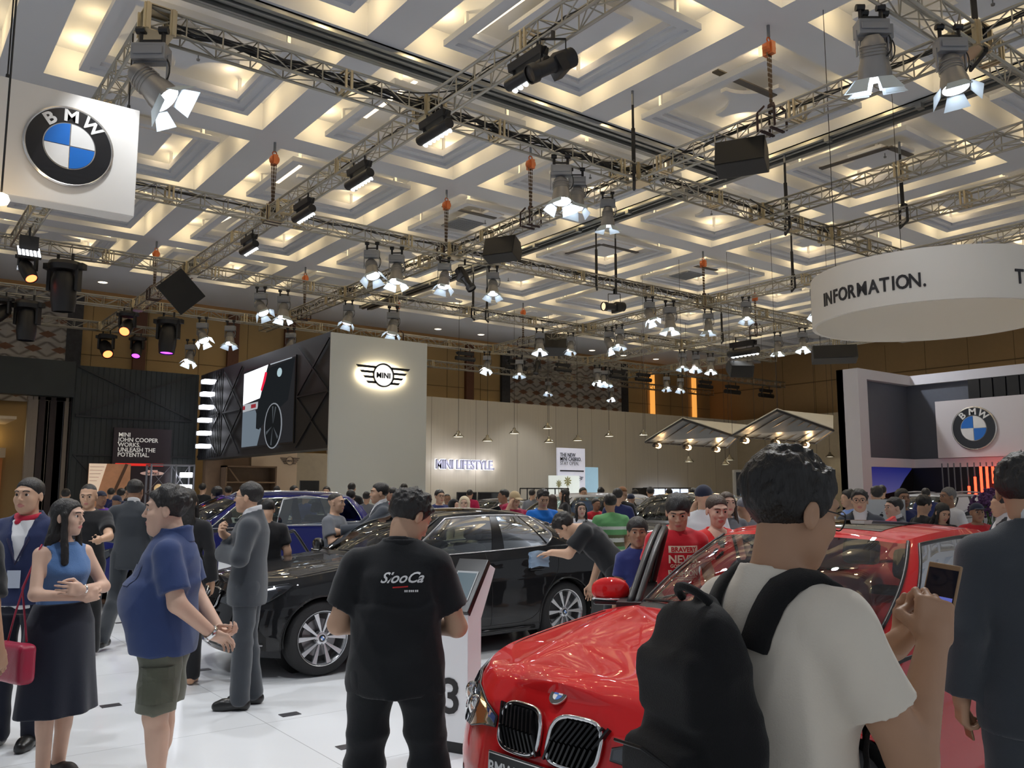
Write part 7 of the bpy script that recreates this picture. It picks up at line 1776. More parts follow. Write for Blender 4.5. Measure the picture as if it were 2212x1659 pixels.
def decal(r, fn, name, polys, m, c, right, up, d, off=.0025):
    """flat shapes (lists of (u,v)) subdivided and laid onto a cloth surface"""
    bm = bmesh.new()
    for P in polys: bm.faces.new([bm.verts.new((x, y, 0)) for x, y in P])
    bmesh.ops.subdivide_edges(bm, edges=bm.edges, cuts=6, use_grid_fill=True); me = bpy.data.meshes.new(name); bmesh.ops.triangulate(bm, faces=bm.faces); bm.to_mesh(me); bm.free(); me.materials.append(m)
    t = link(bpy.data.objects.new(name, me), r); co = np.array([v.co[:] for v in me.vertices]); return lay(r, fn, t, co, c, right, up, d, off)
def sdf_part(name, fn, lo, hi, h, m, parent, smooth=True):
    Vt, Q = polygonize(fn, V3(*lo), V3(*hi), h); return np_mesh(name, Vt, Q, [m], parent)
def phone(name, label, loc, R, w=.072, l=.145, parent=None, scr=None):
    r = empty(name, (0, 0, 0), 0, label, 'phone'); r.matrix_world = Matrix.Translation(loc) @ R.to_4x4()
    m = MB(); m.box(-w/2, w/2, -l/2, l/2, -.004, .004); m.build('case', mat('phone_case', (.35, .22, .12), .3, .3), r, bevel=.003)
    m = MB(); m.box(-w/2+.004, w/2-.004, -l/2+.012, l/2-.012, .004, .0046); m.build('screen', mat('phone_glass', (.02, .02, .03), .05), r)
    if scr:
        for (y0, y1, c) in scr:
            m = MB(); m.box(-w/2+.006, w/2-.006, -l/2+.014+(l-.028)*y0, -l/2+.014+(l-.028)*y1, .0047, .0049); m.build('screen_area', glow('scr_%d_%d_%d' % tuple(int(q*99) for q in c), c, 1.0), r)
    return r
NAVY = cloth('navy_linen', (.035, .060, .165)); BLK = cloth('black_cloth', (.010, .011, .013)); SUITM = cloth('charcoal_suit', (.045, .052, .062), sheen=.3, bump=.3, bscale=420); CREAM = cloth('cream_cotton', (.86, .78, .66), .9, .3, var=.03)
WHC = cloth('white_cotton', (.75, .75, .76)); DEN = cloth('dark_denim', (.012, .015, .028), bump=.3, bscale=380); OLIVE = cloth('olive_cotton', (.14, .145, .11)); REDC = cloth('red_cotton', (.50, .012, .022)); REDV = cloth('red_chiffon', (.72, .02, .02), .6)
SHOEB = mat('black_leather', (.012, .012, .012), .3, var=.2)
def trio(P, tm, sm, h=.012, **k): return [trousers(P, tm, h=h, **k), shoes(P, sm, side='l'), shoes(P, sm, side='r')]

# 1. man with the backpack and phone
P = Person(J=dict(H=(0, .05, 1.565), N=(0, -.005, 1.43), sr=(.178, .01, 1.345), er=(.245, .10, 1.115), wr=(.155, .265, 1.305), el=(-.215, .10, 1.12), wl=(.015, .30, 1.27)), head=(-4, -14, 0), fat=.004,
           hands=dict(r=dict(dir=(-.20, .35, .92), palm=(-.75, .30, -.1), curl=[.75, .80, .88, .95], thumb=1.0, spread=.03), l=dict(dir=(.55, .3, .6), palm=(.3, -.1, .9), curl=.8, thumb=.8)))
S_ = 1.69/1.70; hw_ = atd(1712, 1112, 1.85); FA = -16
root = local_to_root(P, S_, FA, hw_)
sh = shirt(P, CREAM, sleeve=.66, off=.018, hem=-.20, seed=11, amp=.011, h=.009, cuff=.014, f=8)
o1 = make_person('person', (root[0], root[1], 0), FA, 'man in a cream t-shirt and glasses with a black backpack, looking at his phone', P, height=1.70*S_, sk=SKA, hair='messy', clothes=[sh]+trio(P, DEN, SHOEB, h=.016), h=.010, hf=.0048, hh=.0042, glasses=True, seed=4)
def bp(p):
    q = p-V3(0, -.200, 1.12); w = np.interp(q[:, 2], [-.30, -.1, .15, .27], [.165, .17, .15, .10]); d_ = np.interp(q[:, 2], [-.30, -.1, .15, .27], [.085, .085, .07, .05])
    a = (np.sqrt(np.abs(q[:, 0]/w)**3.2+np.abs(q[:, 1]/d_)**3)**(2/3.)-1)*.07; a = smax(smax(a, q[:, 2]-.27, .05), -.30-q[:, 2], .05)
    b = rbox(p, V3(0, -.290, .99), (.12, .035, .14), .03); c = rbox(p, V3(0, -.262, 1.23), (.115, .03, .07), .027); a = smin(smin(a, b, .025), c, .025); s_ = cap(p, V3(0, -.14, 1.36), V3(0, -.19, 1.40), .018, .018)
    return smin(a, s_, .02)-cfolds(p, 8, 11)*.008
BAG = cloth('bag_black', (.010, .010, .011), .8, .1, bump=.4, bscale=500)
rb = empty('backpack', (root[0], root[1], 0), math.radians(FA-90), 'black cloth backpack on the back of the man in the cream t-shirt', 'backpack'); rb.scale = (S_,)*3
sdf_part('bag_body', bp, (-.24, -.50, .74), (.24, -.06, 1.48), .010, BAG, rb)
SHF = sh[1]
for sg in (-1, 1):
    pts = [V3(sg*.075, -.155, 1.30), V3(sg*.092, -.11, 1.40), V3(sg*.105, -.01, 1.435), V3(sg*.115, .06, 1.40), V3(sg*.12, .115, 1.32), V3(sg*.13, .135, 1.22), V3(sg*.155, .10, 1.10), V3(sg*.18, .0, 1.02), V3(sg*.15, -.13, .93)]
    C_ = crom(pts, 40); m = MB(); g = []
    for i, c_ in enumerate(C_):
        # push the strap onto the shirt
        for _ in range(6):
            v = SHF(c_[None])[0]; e = 2e-3; gr = np.array([SHF((c_+np.eye(3)[k]*e)[None])[0]-v for k in range(3)])/e; gr = gr/max(np.linalg.norm(gr), 1e-6); c_ = c_-gr*(v-.006)*.8
        C_[i] = c_; tg = C_[min(i+1, 39)]-C_[max(i-1, 0)]; tg /= np.linalg.norm(tg); sd = np.cross(gr, tg); sd /= np.linalg.norm(sd); w_ = .034 if i < 26 else .014
        g.append([c_-sd*w_-gr*.002, c_-sd*w_*.9+gr*.007, c_+gr*.009, c_+sd*w_*.9+gr*.007, c_+sd*w_-gr*.002])
    m.grid(g); q = m.build('shoulder_strap', BAG, rb, smooth=True)
m = MB(); m.path([Vector((.05*math.cos(t), -.20-.03*math.sin(t), 1.39+.03*math.sin(t))) for t in [PI*i/8 for i in range(9)]], .009, 6); m.build('top_loop', BAG, rb, smooth=True)
m = MB(); m.path([(-.12, -.328, 1.10), (0, -.333, 1.115), (.12, -.328, 1.10)], .004, 5); m.build('zip', mat('zip_black', (.02, .02, .022), .3, .5), rb)
bpy.context.view_layer.update()
MW = Matrix.Translation((root[0], root[1], 0)) @ Matrix.Rotation(math.radians(FA-90), 4, 'Z') @ Matrix.Diagonal((S_, S_, S_, 1))
pc = MW @ Vector((.100, .350, 1.385)); Rp = Matrix.Rotation(math.radians(FA-90), 3, 'Z') @ Matrix.Rotation(math.radians(38), 3, 'X') @ Matrix.Rotation(math.radians(-14), 3, 'Z')
# the screen faces the man's face
zf = (hw_-pc).normalized(); uy = Vector((-.0, 0, 1)); uy = (uy-zf*uy.dot(zf)).normalized(); ux = uy.cross(zf); Rp = Matrix((ux, uy, zf)).transposed()
nrm = (Vector(_C)-pc).normalized(); zf = (zf*.55+nrm*.65).normalized(); uy = Vector((.25, -.1, 1)); uy = (uy-zf*uy.dot(zf)).normalized(); ux = uy.cross(zf); Rp = Matrix((ux, uy, zf)).transposed()
phone('smartphone', 'smartphone in a brown case held up by the man with the backpack', pc, Rp, scr=[(.0, .2, (.25, .45, .55)), (.2, .32, (.55, .6, .62)), (.34, .5, (.10, .12, .40))])

# 2. suited man at the right edge, seen from behind
P2p = Person(J=dict(H=(0, .01, 1.575), el=(-.225, -.02, 1.10), wl=(-.235, .05, .865), er=(.225, -.02, 1.10), wr=(.235, .05, .865)), head=(-35, -8, 0), hands=dict(l=dict(dir=(0, .12, -1), palm=(1, 0, 0), curl=.75, thumb=.6)))
def jacket(P, mt, seed=21, h=.010, hem=-.34, amp=.007, off=.026, name='suit_jacket', open_=True):
    J = P.J
    base = shirt(P, mt, sleeve=1.93, off=off, hem=hem, seed=seed, amp=amp, h=h, flare=.02, cuff=.010, neck=1.03, name=name, f=7)
    f0 = base[1]
    def fn(p):
        d = f0(p)
        if open_:
            q = p-J['N']; t = q @ P.ax; u = np.abs(q @ P.sd); v = q @ P.fd; d = smax(d, -(np.maximum(np.maximum(u-(.010+np.clip(t+.26, 0, 1)*.22), -t-.27), -v)), .004)
        return d
    return (name, fn)+base[2:]
def suit(P, h=.011, seed=21, tm=None, jm=None, low=.03, **k):
    return [jacket(P, jm or SUITM, seed, h, **k), shirt(P, WHC, sleeve=0.3, off=.008, hem=.2, amp=.002, h=.011, name='dress_shirt', neck=1.10, collar=1)]+trio(P, tm or SUITM, SHOEB, h=h+.002, low=low)
hp_ = atd(2212, 1062, 3.05); FA2 = 44; root2 = local_to_root(P2p, 1.0, FA2, hp_)
sc2 = (hp_.z)/1.575; root2 = local_to_root(P2p, sc2, FA2, hp_)
make_person('person', (root2[0], root2[1], 0), FA2, 'man in a charcoal suit cut by the right edge, seen from behind', P2p, height=1.70*sc2, sk=SKA, hair='spiky', clothes=suit(P2p), h=.012, hf=.0065, hh=.006, seed=8)
MW = Matrix.Translation((root2[0], root2[1], 0)) @ Matrix.Rotation(math.radians(FA2-90), 4, 'Z') @ Matrix.Scale(sc2, 4)
phone('smartphone', 'dark phone hanging in the hand of the suited man at the right edge', MW @ Vector((-.215, .085, .79)), (MW.to_3x3().normalized() @ Matrix.Rotation(math.radians(80), 3, 'Y') @ Matrix.Rotation(math.radians(90), 3, 'Z')))

# 3. man in a black work shirt, back to the camera
P3 = Person(J=dict(H=(.045, .065, 1.55), N=(.01, .0, 1.42), sl=(-.182, .0, 1.345), sr=(.182, .0, 1.345), el=(-.262, .02, 1.09), wl=(-.10, .20, 1.045), er=(.262, .05, 1.075), wr=(.10, .22, 1.05), hl=(-.10, 0, .90), hr=(.10, 0, .90), kl=(-.135, .02, .49), kr=(.15, .02, .49), al=(-.16, -.02, .085), ar=(.19, -.02, .085)), head=(-48, -34, -6), fat=.006,
            hands=dict(l=dict(dir=(.8, .5, .1), palm=(0, 0, 1), curl=.7), r=dict(dir=(-.8, .5, .1), palm=(0, 0, 1), curl=.7)))
hp_ = atd(886, 1120, 3.72); FA3 = 52; sc3 = hp_.z/1.55; root3 = local_to_root(P3, sc3, FA3, hp_)
sh3 = shirt(P3, BLK, sleeve=.72, off=.026, hem=-.26, seed=31, amp=.012, h=.010, cuff=.02, boxy=.008, f=8, neck=1.02, collar=1)
o3 = make_person('person', (root3[0], root3[1], 0), FA3, 'man in a black short sleeved work shirt seen from behind, head bent to the right', P3, height=1.70*sc3, sk=SKB, hair='messy', clothes=[sh3]+trio(P3, BLK, SHOEB, off=.024, st=.035, amp=.010), h=.012, hf=.0062, hh=.007, seed=14)
def collar3(p):
    q = p-P3.J['N']; t = q @ P3.ax; u = q @ P3.sd; v = q @ P3.fd; r_ = np.sqrt(u*u+(v*1.05)**2); return smax(smax(np.abs(r_-(.074+.10*np.clip(.0-t, 0, .1)))-.007, t-.045, .005), -.03-t, .005)
sdf_part('collar', collar3, P3.J['N']-.14, P3.J['N']+.14, .006, BLK, o3)
wrap_text(o3, sh3[1], 'SlooCa', .062, mat('print_white', (.8, .8, .8), .6), (.035, -.4, 1.285), (1, 0, 0), (0, 0, 1), (0, 1, 0), name='back_lettering', align='CENTER', shear=.5, sx=1.0, bold=.0012)
decal(o3, sh3[1], 'red_underline', [[(0, 0), (.065, .004), (.065, .009), (0, .006)]], mat('print_red', (.6, .02, .02), .6), (.0, -.4, 1.262), (1, 0, 0), (0, 0, 1), (0, 1, 0))
decal(o3, sh3[1], 'small_print', [[(x_, 0), (x_+.006, 0), (x_+.006, .009), (x_, .009)] for x_ in (0, .008, .018, .026, .034, .044, .052)], mat('print_white', (.8, .8, .8), .6), (.05, -.4, 1.245), (1, 0, 0), (0, 0, 1), (0, 1, 0))

# 4. heavy man in a blue linen shirt and olive shorts
P4 = Person(J=dict(H=(0, .035, 1.555), N=(0, -.02, 1.415), sl=(-.19, -.02, 1.335), sr=(.19, -.02, 1.335), el=(-.245, -.10, 1.075), wl=(-.12, -.265, .895), er=(.245, -.10, 1.075), wr=(.03, -.27, .90), kl=(-.115, .01, .48), kr=(.115, .02, .48), al=(-.115, -.02, .085), ar=(.12, .04, .085)), fat=.030, belly=.085, face_fat=.016, head=(8, -2, 0), hs=1.10,
            hands=dict(l=dict(dir=(.45, -.55, -.35), palm=(-.2, -.3, -.6), curl=.45, thumb=.3), r=dict(dir=(-.3, -.4, -.1), palm=(0, -.5, .8), curl=.7)))
hp_ = atd(358, 1103, 4.62); FA4 = 152; sc4 = hp_.z/1.555; root4 = local_to_root(P4, sc4, FA4, hp_)
sh4 = shirt(P4, NAVY, sleeve=.80, off=.022, boxy=.016, hem=-.29, seed=41, amp=.012, h=.011, cuff=.020, f=8, neck=1.03, collar=1)
o4 = make_person('person', (root4[0], root4[1], 0), FA4, 'heavy man in a blue linen shirt and olive cargo shorts, hands behind his back', P4, height=1.70*sc4, sk=SKD, hair='spiky', clothes=[sh4, trousers(P4, OLIVE, h=.012, off=.024, f1=.96, amp=.012, name='cargo_shorts', seed=44), shoes(P4, cloth('navy_shoe', (.02, .025, .06)), side='l'), shoes(P4, cloth('navy_shoe', (.02, .025, .06)), side='r')], h=.012, hf=.0068, hh=.006, seed=23)
def collar4(p):
    q = p-P4.J['N']; t = q @ P4.ax; u = q @ P4.sd; v = q @ P4.fd; r_ = np.sqrt(u*u+v*v); d = smax(smax(np.abs(r_-(.088+.25*np.clip(.03-t, 0, .1)))-.006, t-.045-.2*np.clip(-v, 0, .1), .005), -.03-t, .005); return d
sdf_part('collar', collar4, P4.J['N']-.17, P4.J['N']+.15, .007, NAVY, o4)
SF4 = trousers(P4, OLIVE, off=.024, f1=.96, amp=.012, seed=44)[1]
for (z0, z1, w_) in ((.56, .74, .085), (.68, .745, .09)): decal(o4, SF4, 'cargo_pocket', [[(-w_, z0), (w_, z0), (w_, z1), (-w_, z1)]], cloth('olive_dark', (.105, .11, .08)), (-.5, -.0, 0), (0, -1, 0), (0, 0, 1), (1, 0, 0), off=.010 if z0 < .6 else .016)
decal(o4, sh4[1], 'chest_pocket', [[(-.05, 0), (.05, 0), (.05, .11), (-.05, .11)]], NAVY, (-.10, .5, 1.16), (-1, 0, 0), (0, 0, 1), (0, -1, 0), off=.006)
wv = P4.J['wl']-P4.J['el']; wv = wv/np.linalg.norm(wv); c_ = P4.J['wl']-wv*.015
m = MB(); M = Matrix.Translation(Vector(c_)) @ Vector(wv).to_track_quat('Z', 'Y').to_matrix().to_4x4(); m.lathe([(.040, -.011), (.043, 0), (.040, .011), (.036, 0), (.040, -.011)], 24, M); m.lathe([(0, .004), (.019, .004), (.020, -.004), (0, -.004)], 20, M @ Matrix.Translation((0, -.042, 0)) @ Matrix.Rotation(PI/2, 4, 'X')); m.build('wristwatch', CHROME, o4, smooth=True)

# 5. woman in a sleeveless denim top, arms crossed
P5 = Person(J=dict(H=(.01, .03, 1.575), N=(0, -.02, 1.425), sl=(-.15, -.01, 1.35), sr=(.15, -.01, 1.35), el=(-.225, .09, 1.13), wl=(.015, .215, 1.14), er=(.225, .09, 1.12), wr=(-.03, .19, 1.09), kl=(-.07, .02, .49), kr=(.07, .02, .49), al=(-.06, -.02, .085), ar=(.075, .04, .085)), sex='f', head=(28, 0, 0), hs=.97,
            hands=dict(l=dict(dir=(.9, .1, .15), palm=(0, -1, 0), curl=.3), r=dict(dir=(-.9, .0, .1), palm=(0, -1, 0), curl=.4)))
hp_ = atd(147, 1118, 5.0); FA5 = -68; sc5 = hp_.z/1.575; root5 = local_to_root(P5, sc5, FA5, hp_)
DENB = cloth('blue_denim_top', (.10, .20, .42), bump=.4, bscale=200, var=.2)
def skirt_fn(p):
    J = P5.J; q = p-J['P']; z = q[:, 2]; w = np.interp(z, [-.60, -.3, 0, .12], [.25, .225, .208, .165]); d_ = np.interp(z, [-.60, -.3, 0, .12], [.20, .175, .155, .125]); r_ = (np.sqrt((q[:, 0]/w)**2+((q[:, 1]-.005)/d_)**2)-1)*d_
    a = np.arctan2(q[:, 1], q[:, 0]); r_ = r_-.012*np.sin(a*7+1)*np.clip(-z/.6, 0, 1)**1.5; return smax(smax(r_, z-.12, .005), -.545-z, .005)
top5 = shirt(P5, DENB, sleeve=0, off=.014, hem=-.02, seed=51, amp=.008, h=.010, name='sleeveless_top', flare=.10)
FLAT = mat('flat_shoe_black', (.015, .013, .014), .5)
o5 = make_person('person', (root5[0], root5[1], 0), FA5, 'long haired woman in a sleeveless blue top and dark skirt, arms crossed', P5, height=1.70*sc5, sk=SKD, hair='long', clothes=[top5, ('skirt', skirt_fn, DEN, (-.29, -.25, .36), (.29, .25, 1.08), .011), shoes(P5, FLAT, side='l'), shoes(P5, FLAT, side='r')], h=.012, hf=.0065, hh=.006, seed=33)
c_ = P5.J['wl']; m = MB(); M = Matrix.Translation(Vector(c_)-Vector((.03, .01, 0))) @ Matrix.Rotation(PI/2, 4, 'Y'); m.lathe([(.028, -.008), (.031, 0), (.028, .008), (.026, 0), (.028, -.008)], 20, M); m.build('wristwatch', CHROME, o5, smooth=True)
MW = Matrix.Translation((root5[0], root5[1], 0)) @ Matrix.Rotation(math.radians(FA5-90), 4, 'Z') @ Matrix.Scale(sc5, 4)
rb5 = empty('handbag', (root5[0], root5[1], 0), math.radians(FA5-90), 'small crimson leather handbag on a thin strap at the woman\'s side', 'handbag'); rb5.scale = (sc5,)*3
BAGR = mat('crimson_leather', (.36, .02, .055), .35, var=.1, bump=.15, bscale=160)
def hb(p):
    q = p-V3(.31, .06, .74); w = .135-.10*np.clip(q[:, 2], -.1, .1); return rbox(q, V3(0, 0, 0), (.055, .16, .115), .035)-cfolds(p, 4, 10)*.004
sdf_part('bag_body', hb, (.2, -.17, .57), (.45, .29, .92), .008, BAGR, rb5)
m = MB(); m.path([Vector(p) for p in ((.29, -.05, .84), (.27, -.03, 1.0), (.24, .0, 1.18), (.165, .01, 1.395), (.15, .0, 1.41), (.14, -.03, 1.39), (.20, -.09, 1.15), (.28, .13, .86))], .006, 6); m.build('strap', BAGR, rb5, smooth=True)
m = MB(); m.box(.338, .346, .03, .07, .66, .80); m.lathe([(.012, 0), (.014, .004), (.012, .008)], 10, Matrix.Translation((.345, .05, .83)) @ Matrix.Rotation(PI/2, 4, 'Y')); m.build('tassel', BAGR, rb5)

# 6. man with a red neckerchief and lanyard
P6 = Person(J=dict(H=(0, .02, 1.575), el=(-.235, .0, 1.10), er=(.235, .0, 1.10)), head=(-6, 0, 0))
hp_ = atd(62, 1072, 5.6); FA6 = -122; sc6 = hp_.z/1.575; root6 = local_to_root(P6, sc6, FA6, hp_)
sh6 = shirt(P6, WHC, sleeve=.6, off=.016, hem=-.16, seed=61, amp=.010, h=.012)
o6 = make_person('person', (root6[0], root6[1], 0), FA6, 'man in a white t-shirt with a red neckerchief and a lanyard, facing the camera', P6, height=1.70*sc6, sk=SKB, hair='bun', clothes=[sh6, jacket(P6, cloth('navy_vest', (.02, .03, .09)), 62, .013, hem=-.1)[:2]+jacket(P6, cloth('navy_vest', (.02, .03, .09)), 62, .013, hem=-.1)[2:]]+trio(P6, DEN, SHOEB), h=.013, hf=.007, seed=43)
def kerch(p): q = p-P6.J['N']-V3(0, .012, .02); r_ = np.sqrt(q[:, 0]**2+q[:, 1]**2); return smin(np.sqrt((r_-.068)**2+(q[:, 2]+.25*np.clip(q[:, 1], 0, .1))**2)-.020, ell(p, P6.J['N']+V3(.03, .09, -.02), (.022, .018, .022)), .01)-cfolds(p, 2, 24)*.003
sdf_part('neckerchief', kerch, P6.J['N']-.13, P6.J['N']+.14, .006, cloth('kerchief_red', (.50, .02, .05)), o6)
m = MB(); m.path([Vector(p) for p in ((-.075, -.02, 1.45), (-.08, .06, 1.40), (-.06, .125, 1.30), (0, .145, 1.15), (.06, .125, 1.30), (.08, .06, 1.40), (.075, -.02, 1.45))], .009, 6); m.build('lanyard', cloth('lanyard_navy', (.02, .02, .06)), o6, smooth=True)
m = MB(); m.box(-.04, .04, .145, .150, 1.00, 1.11); m.build('badge', mat('badge_card', (.5, .55, .65), .4), o6)

# 7. dark shirted person cut by the left edge
P7 = Person(); hp_ = atd(-70, 1095, 4.3); FA7 = 40; sc7 = hp_.z/1.575; root7 = local_to_root(P7, sc7, FA7, hp_)
make_person('person', (root7[0], root7[1], 0), FA7, 'person in a black shirt cut by the left edge of the picture, seen from behind', P7, height=1.70*sc7, sk=SKA, hair='short', clothes=[shirt(P7, BLK, sleeve=.9, off=.03, hem=-.25, seed=71, amp=.01, h=.013)]+trio(P7, DEN, SHOEB, h=.014), h=.014, hf=.008, eyes=False)

# 8. suited man with glasses before the black car
P8 = Person(J=dict(H=(0, .03, 1.575), el=(-.25, .03, 1.13), wl=(-.02, .22, 1.16), er=(.25, .03, 1.13), wr=(-.05, .20, 1.30), al=(-.09, .02, .085), ar=(.10, -.05, .085)), head=(-8, 3, 0), hands=dict(l=dict(dir=(.9, .2, .1), palm=(0, -1, 0), curl=.5), r=dict(dir=(-.6, .1, .5), palm=(0, -1, 0), curl=.8)), fat=.008)
hp_ = atd(536, 1076, 6.62); FA8 = 150; sc8 = hp_.z/1.575; root8 = local_to_root(P8, sc8, FA8, hp_)
make_person('person', (root8[0], root8[1], 0), FA8, 'man with glasses in a charcoal suit standing before the black sedan, arms folded', P8, height=1.70*sc8, sk=SKB, hair='short', clothes=suit(P8, h=.013), h=.014, hf=.0085, hh=.009, glasses=True, seed=53)

# 9. suited man striding away
P9 = Person(J=dict(H=(0, .05, 1.57), N=(0, .01, 1.42), kl=(-.11, -.05, .49), al=(-.12, -.36, .12), kr=(.10, .18, .52), ar=(.10, .30, .085), hl=(-.095, 0, .9), hr=(.095, .0, .9), el=(-.27, -.02, 1.12), wl=(-.14, .16, 1.08), er=(.27, -.02, 1.12), wr=(.14, .16, 1.08)), head=(-5, -10, 0))
hp_ = atd(292, 1062, 9.3); FA9 = 60; sc9 = hp_.z/1.57; root9 = local_to_root(P9, sc9, FA9, hp_)
make_person('person', (root9[0], root9[1], 0), FA9, 'man in a dark suit striding away at left', P9, height=1.70*sc9, sk=SKC, hair='short', clothes=suit(P9, h=.016), h=.017, hf=.011, eyes=False)['label'] = 'man in a dark suit with white collar striding away, seen from behind at left'

# 10. cleaner wiping the black car
P10 = Person(J=dict(P=(0, 0, .90), N=(0, .33, 1.26), H=(0, .49, 1.26), sl=(-.175, .27, 1.22), sr=(.175, .27, 1.22), el=(-.21, .42, 1.03), wl=(-.21, .57, 1.04), er=(.22, .20, .96), wr=(.20, .28, .72), kl=(-.11, .06, .47), kr=(.11, .06, .47), hl=(-.095, .0, .87), hr=(.095, .0, .87)), head=(0, -55, 0),
             hands=dict(l=dict(dir=(-.1, 1, -.15), palm=(0, -.1, -1), curl=.15, spread=.12), r=dict(dir=(0, .15, -1), palm=(-1, 0, 0), curl=.35)))
FA10 = 128; hp_ = atd(1222, 1122, 8.05); sc10 = 1.0; root10 = local_to_root(P10, sc10, FA10, hp_)
sh10 = shirt(P10, BLK, sleeve=.75, off=.022, hem=-.12, seed=101, amp=.010, h=.013, cuff=.016)
o10 = make_person('person', (root10[0], root10[1], 0), FA10, 'man in a black work shirt bending over to wipe the black sedan', P10, height=1.72, sk=SKB, hair='messy', clothes=[sh10]+trio(P10, BLK, SHOEB, h=.014), h=.014, hf=.0095, hh=.008, seed=63)
MW = Matrix.Translation((root10[0], root10[1], 0)) @ Matrix.Rotation(math.radians(FA10-90), 4, 'Z'); c = MW @ Vector((-.22, .69, 1.0))
m = MB(); rr_ = random.Random(3); g = [[Vector((c.x+.11*(i/8-.5)*2, c.y+.02+.015*rr_.random(), c.z+.07*(j/8-.5)*2-.03*abs(i/8-.5))) for j in range(9)] for i in range(9)]; m.grid(g); g = [[q+Vector((0, -.022-.01*rr_.random(), 0)) for q in r_][::-1] for r_ in g]; m.grid(g); o = m.build('cleaning_cloth', cloth('blue_cloth', (.30, .42, .55)), smooth=True); tag(o, 'pale blue wiping cloth under the cleaner\'s hand on the black sedan', 'cloth')

# 11. boy
P11 = Person(head=(-12, -2, 0), hs=1.14, J=dict(sl=(-.15, -.01, 1.33), sr=(.15, -.01, 1.33), el=(-.2, 0, 1.08), er=(.2, 0, 1.08))); hp_ = atd(1377, 1151, 6.7); FA11 = -118; sc11 = hp_.z/1.575; root11 = local_to_root(P11, sc11, FA11, hp_)
make_person('person', (root11[0], root11[1], 0), FA11, 'boy in a navy t-shirt looking past the open car door', P11, height=1.70*sc11, sk=SKC, hair='fringe', clothes=[shirt(P11, cloth('navy_tee', (.02, .03, .14)), sleeve=.7, off=.018, hem=-.15, seed=111, amp=.01, h=.013)]+trio(P11, cloth('blue_jeans', (.05, .10, .22)), SHOEB, h=.014), h=.015, hf=.0085, seed=73)
# 12. man in the red t-shirt with lettering
P12 = Person(head=(-18, -24, 0), hs=1.10, fat=.010, face_fat=.006, J=dict(H=(0, .05, 1.56), sl=(-.185, 0, 1.345), sr=(.185, 0, 1.345), el=(-.25, .02, 1.09), er=(.25, .02, 1.09), wl=(-.20, .2, .92), wr=(.20, .2, .92)))
hp_ = atd(1464, 1107, 6.25); FA12 = -119; sc12 = hp_.z/1.56; root12 = local_to_root(P12, sc12, FA12, hp_)
sh12 = shirt(P12, REDC, sleeve=.68, off=.020, hem=-.18, seed=121, amp=.008, h=.012, cuff=.014)
o12 = make_person('person', (root12[0], root12[1], 0), FA12, 'man in a red t-shirt with big cream capitals, looking down', P12, height=1.70*sc12, sk=SKB, hair='fringe', clothes=[sh12]+trio(P12, DEN, SHOEB, h=.015), h=.014, hf=.0082, hh=.009, seed=83)
PRT = mat('print_cream', (.80, .70, .52), .7)
R12 = (-1, 0, 0); U12 = (0, 0, 1); D12 = (0, -1, 0)
decal(o12, sh12[1], 'print_panel', [[(-.118, 0), (.118, 0), (.118, .052), (-.118, .052)]], PRT, (-.015, .5, 1.255), R12, U12, D12)
for s_, z, sz, mt in (('BRAVERY', 1.263, .050, REDC), ('NEVER', 1.178, .083, PRT), ('GOES OUT OF', 1.142, .036, PRT), ('FASHION', 1.080, .060, PRT), ('VEGAN THICKET', 1.048, .016, PRT)):
    wrap_text(o12, sh12[1], s_, sz, mt, (-.015, .5, z), R12, U12, D12, align='CENTER', bold=sz*.028, sx=.98 if s_ != 'GOES OUT OF' else .92, off=.0045 if s_ == 'BRAVERY' else .003)
decal(o12, sh12[1], 'print_line', [[(-.11, 0), (.11, 0), (.11, .004), (-.11, .004)]], PRT, (-.015, .5, 1.066), R12, U12, D12)
# 13. woman in red
P13 = Person(sex='f', head=(4, -10, 0), hs=1.08); hp_ = atd(1549, 1104, 6.55); FA13 = -122; sc13 = hp_.z/1.575; root13 = local_to_root(P13, sc13, FA13, hp_)
o13 = make_person('person', (root13[0], root13[1], 0), FA13, 'woman in a sleeveless red v-neck top with a black shoulder strap', P13, height=1.70*sc13, sk=SKD, hair='bun', hairmat=HAIRB, clothes=[shirt(P13, REDV, sleeve=0, off=.016, hem=-.2, seed=131, amp=.010, h=.012, vneck=.16, name='red_top'), shirt(P13, BLK, sleeve=0, off=.008, hem=.3, amp=0, h=.013, neck=.80, name='under_top')]+trio(P13, BLK, SHOEB, h=.015), h=.014, hf=.0082, seed=93)
m = MB(); m.path([Vector(p) for p in ((-.12, -.05, 1.40), (-.115, .03, 1.40), (-.118, .10, 1.30), (-.15, .13, 1.1), (-.20, .10, .95))], .014, 5); m.build('bag_strap', BAG, o13, smooth=True)
m = MB(); m.path([Vector((.05*math.cos(t), .055+.03*math.sin(-t)*-1, 1.40+.045*math.sin(t))) for t in [PI+PI*i/10 for i in range(11)]], .0018, 5); m.build('necklace', CHROME, o13)
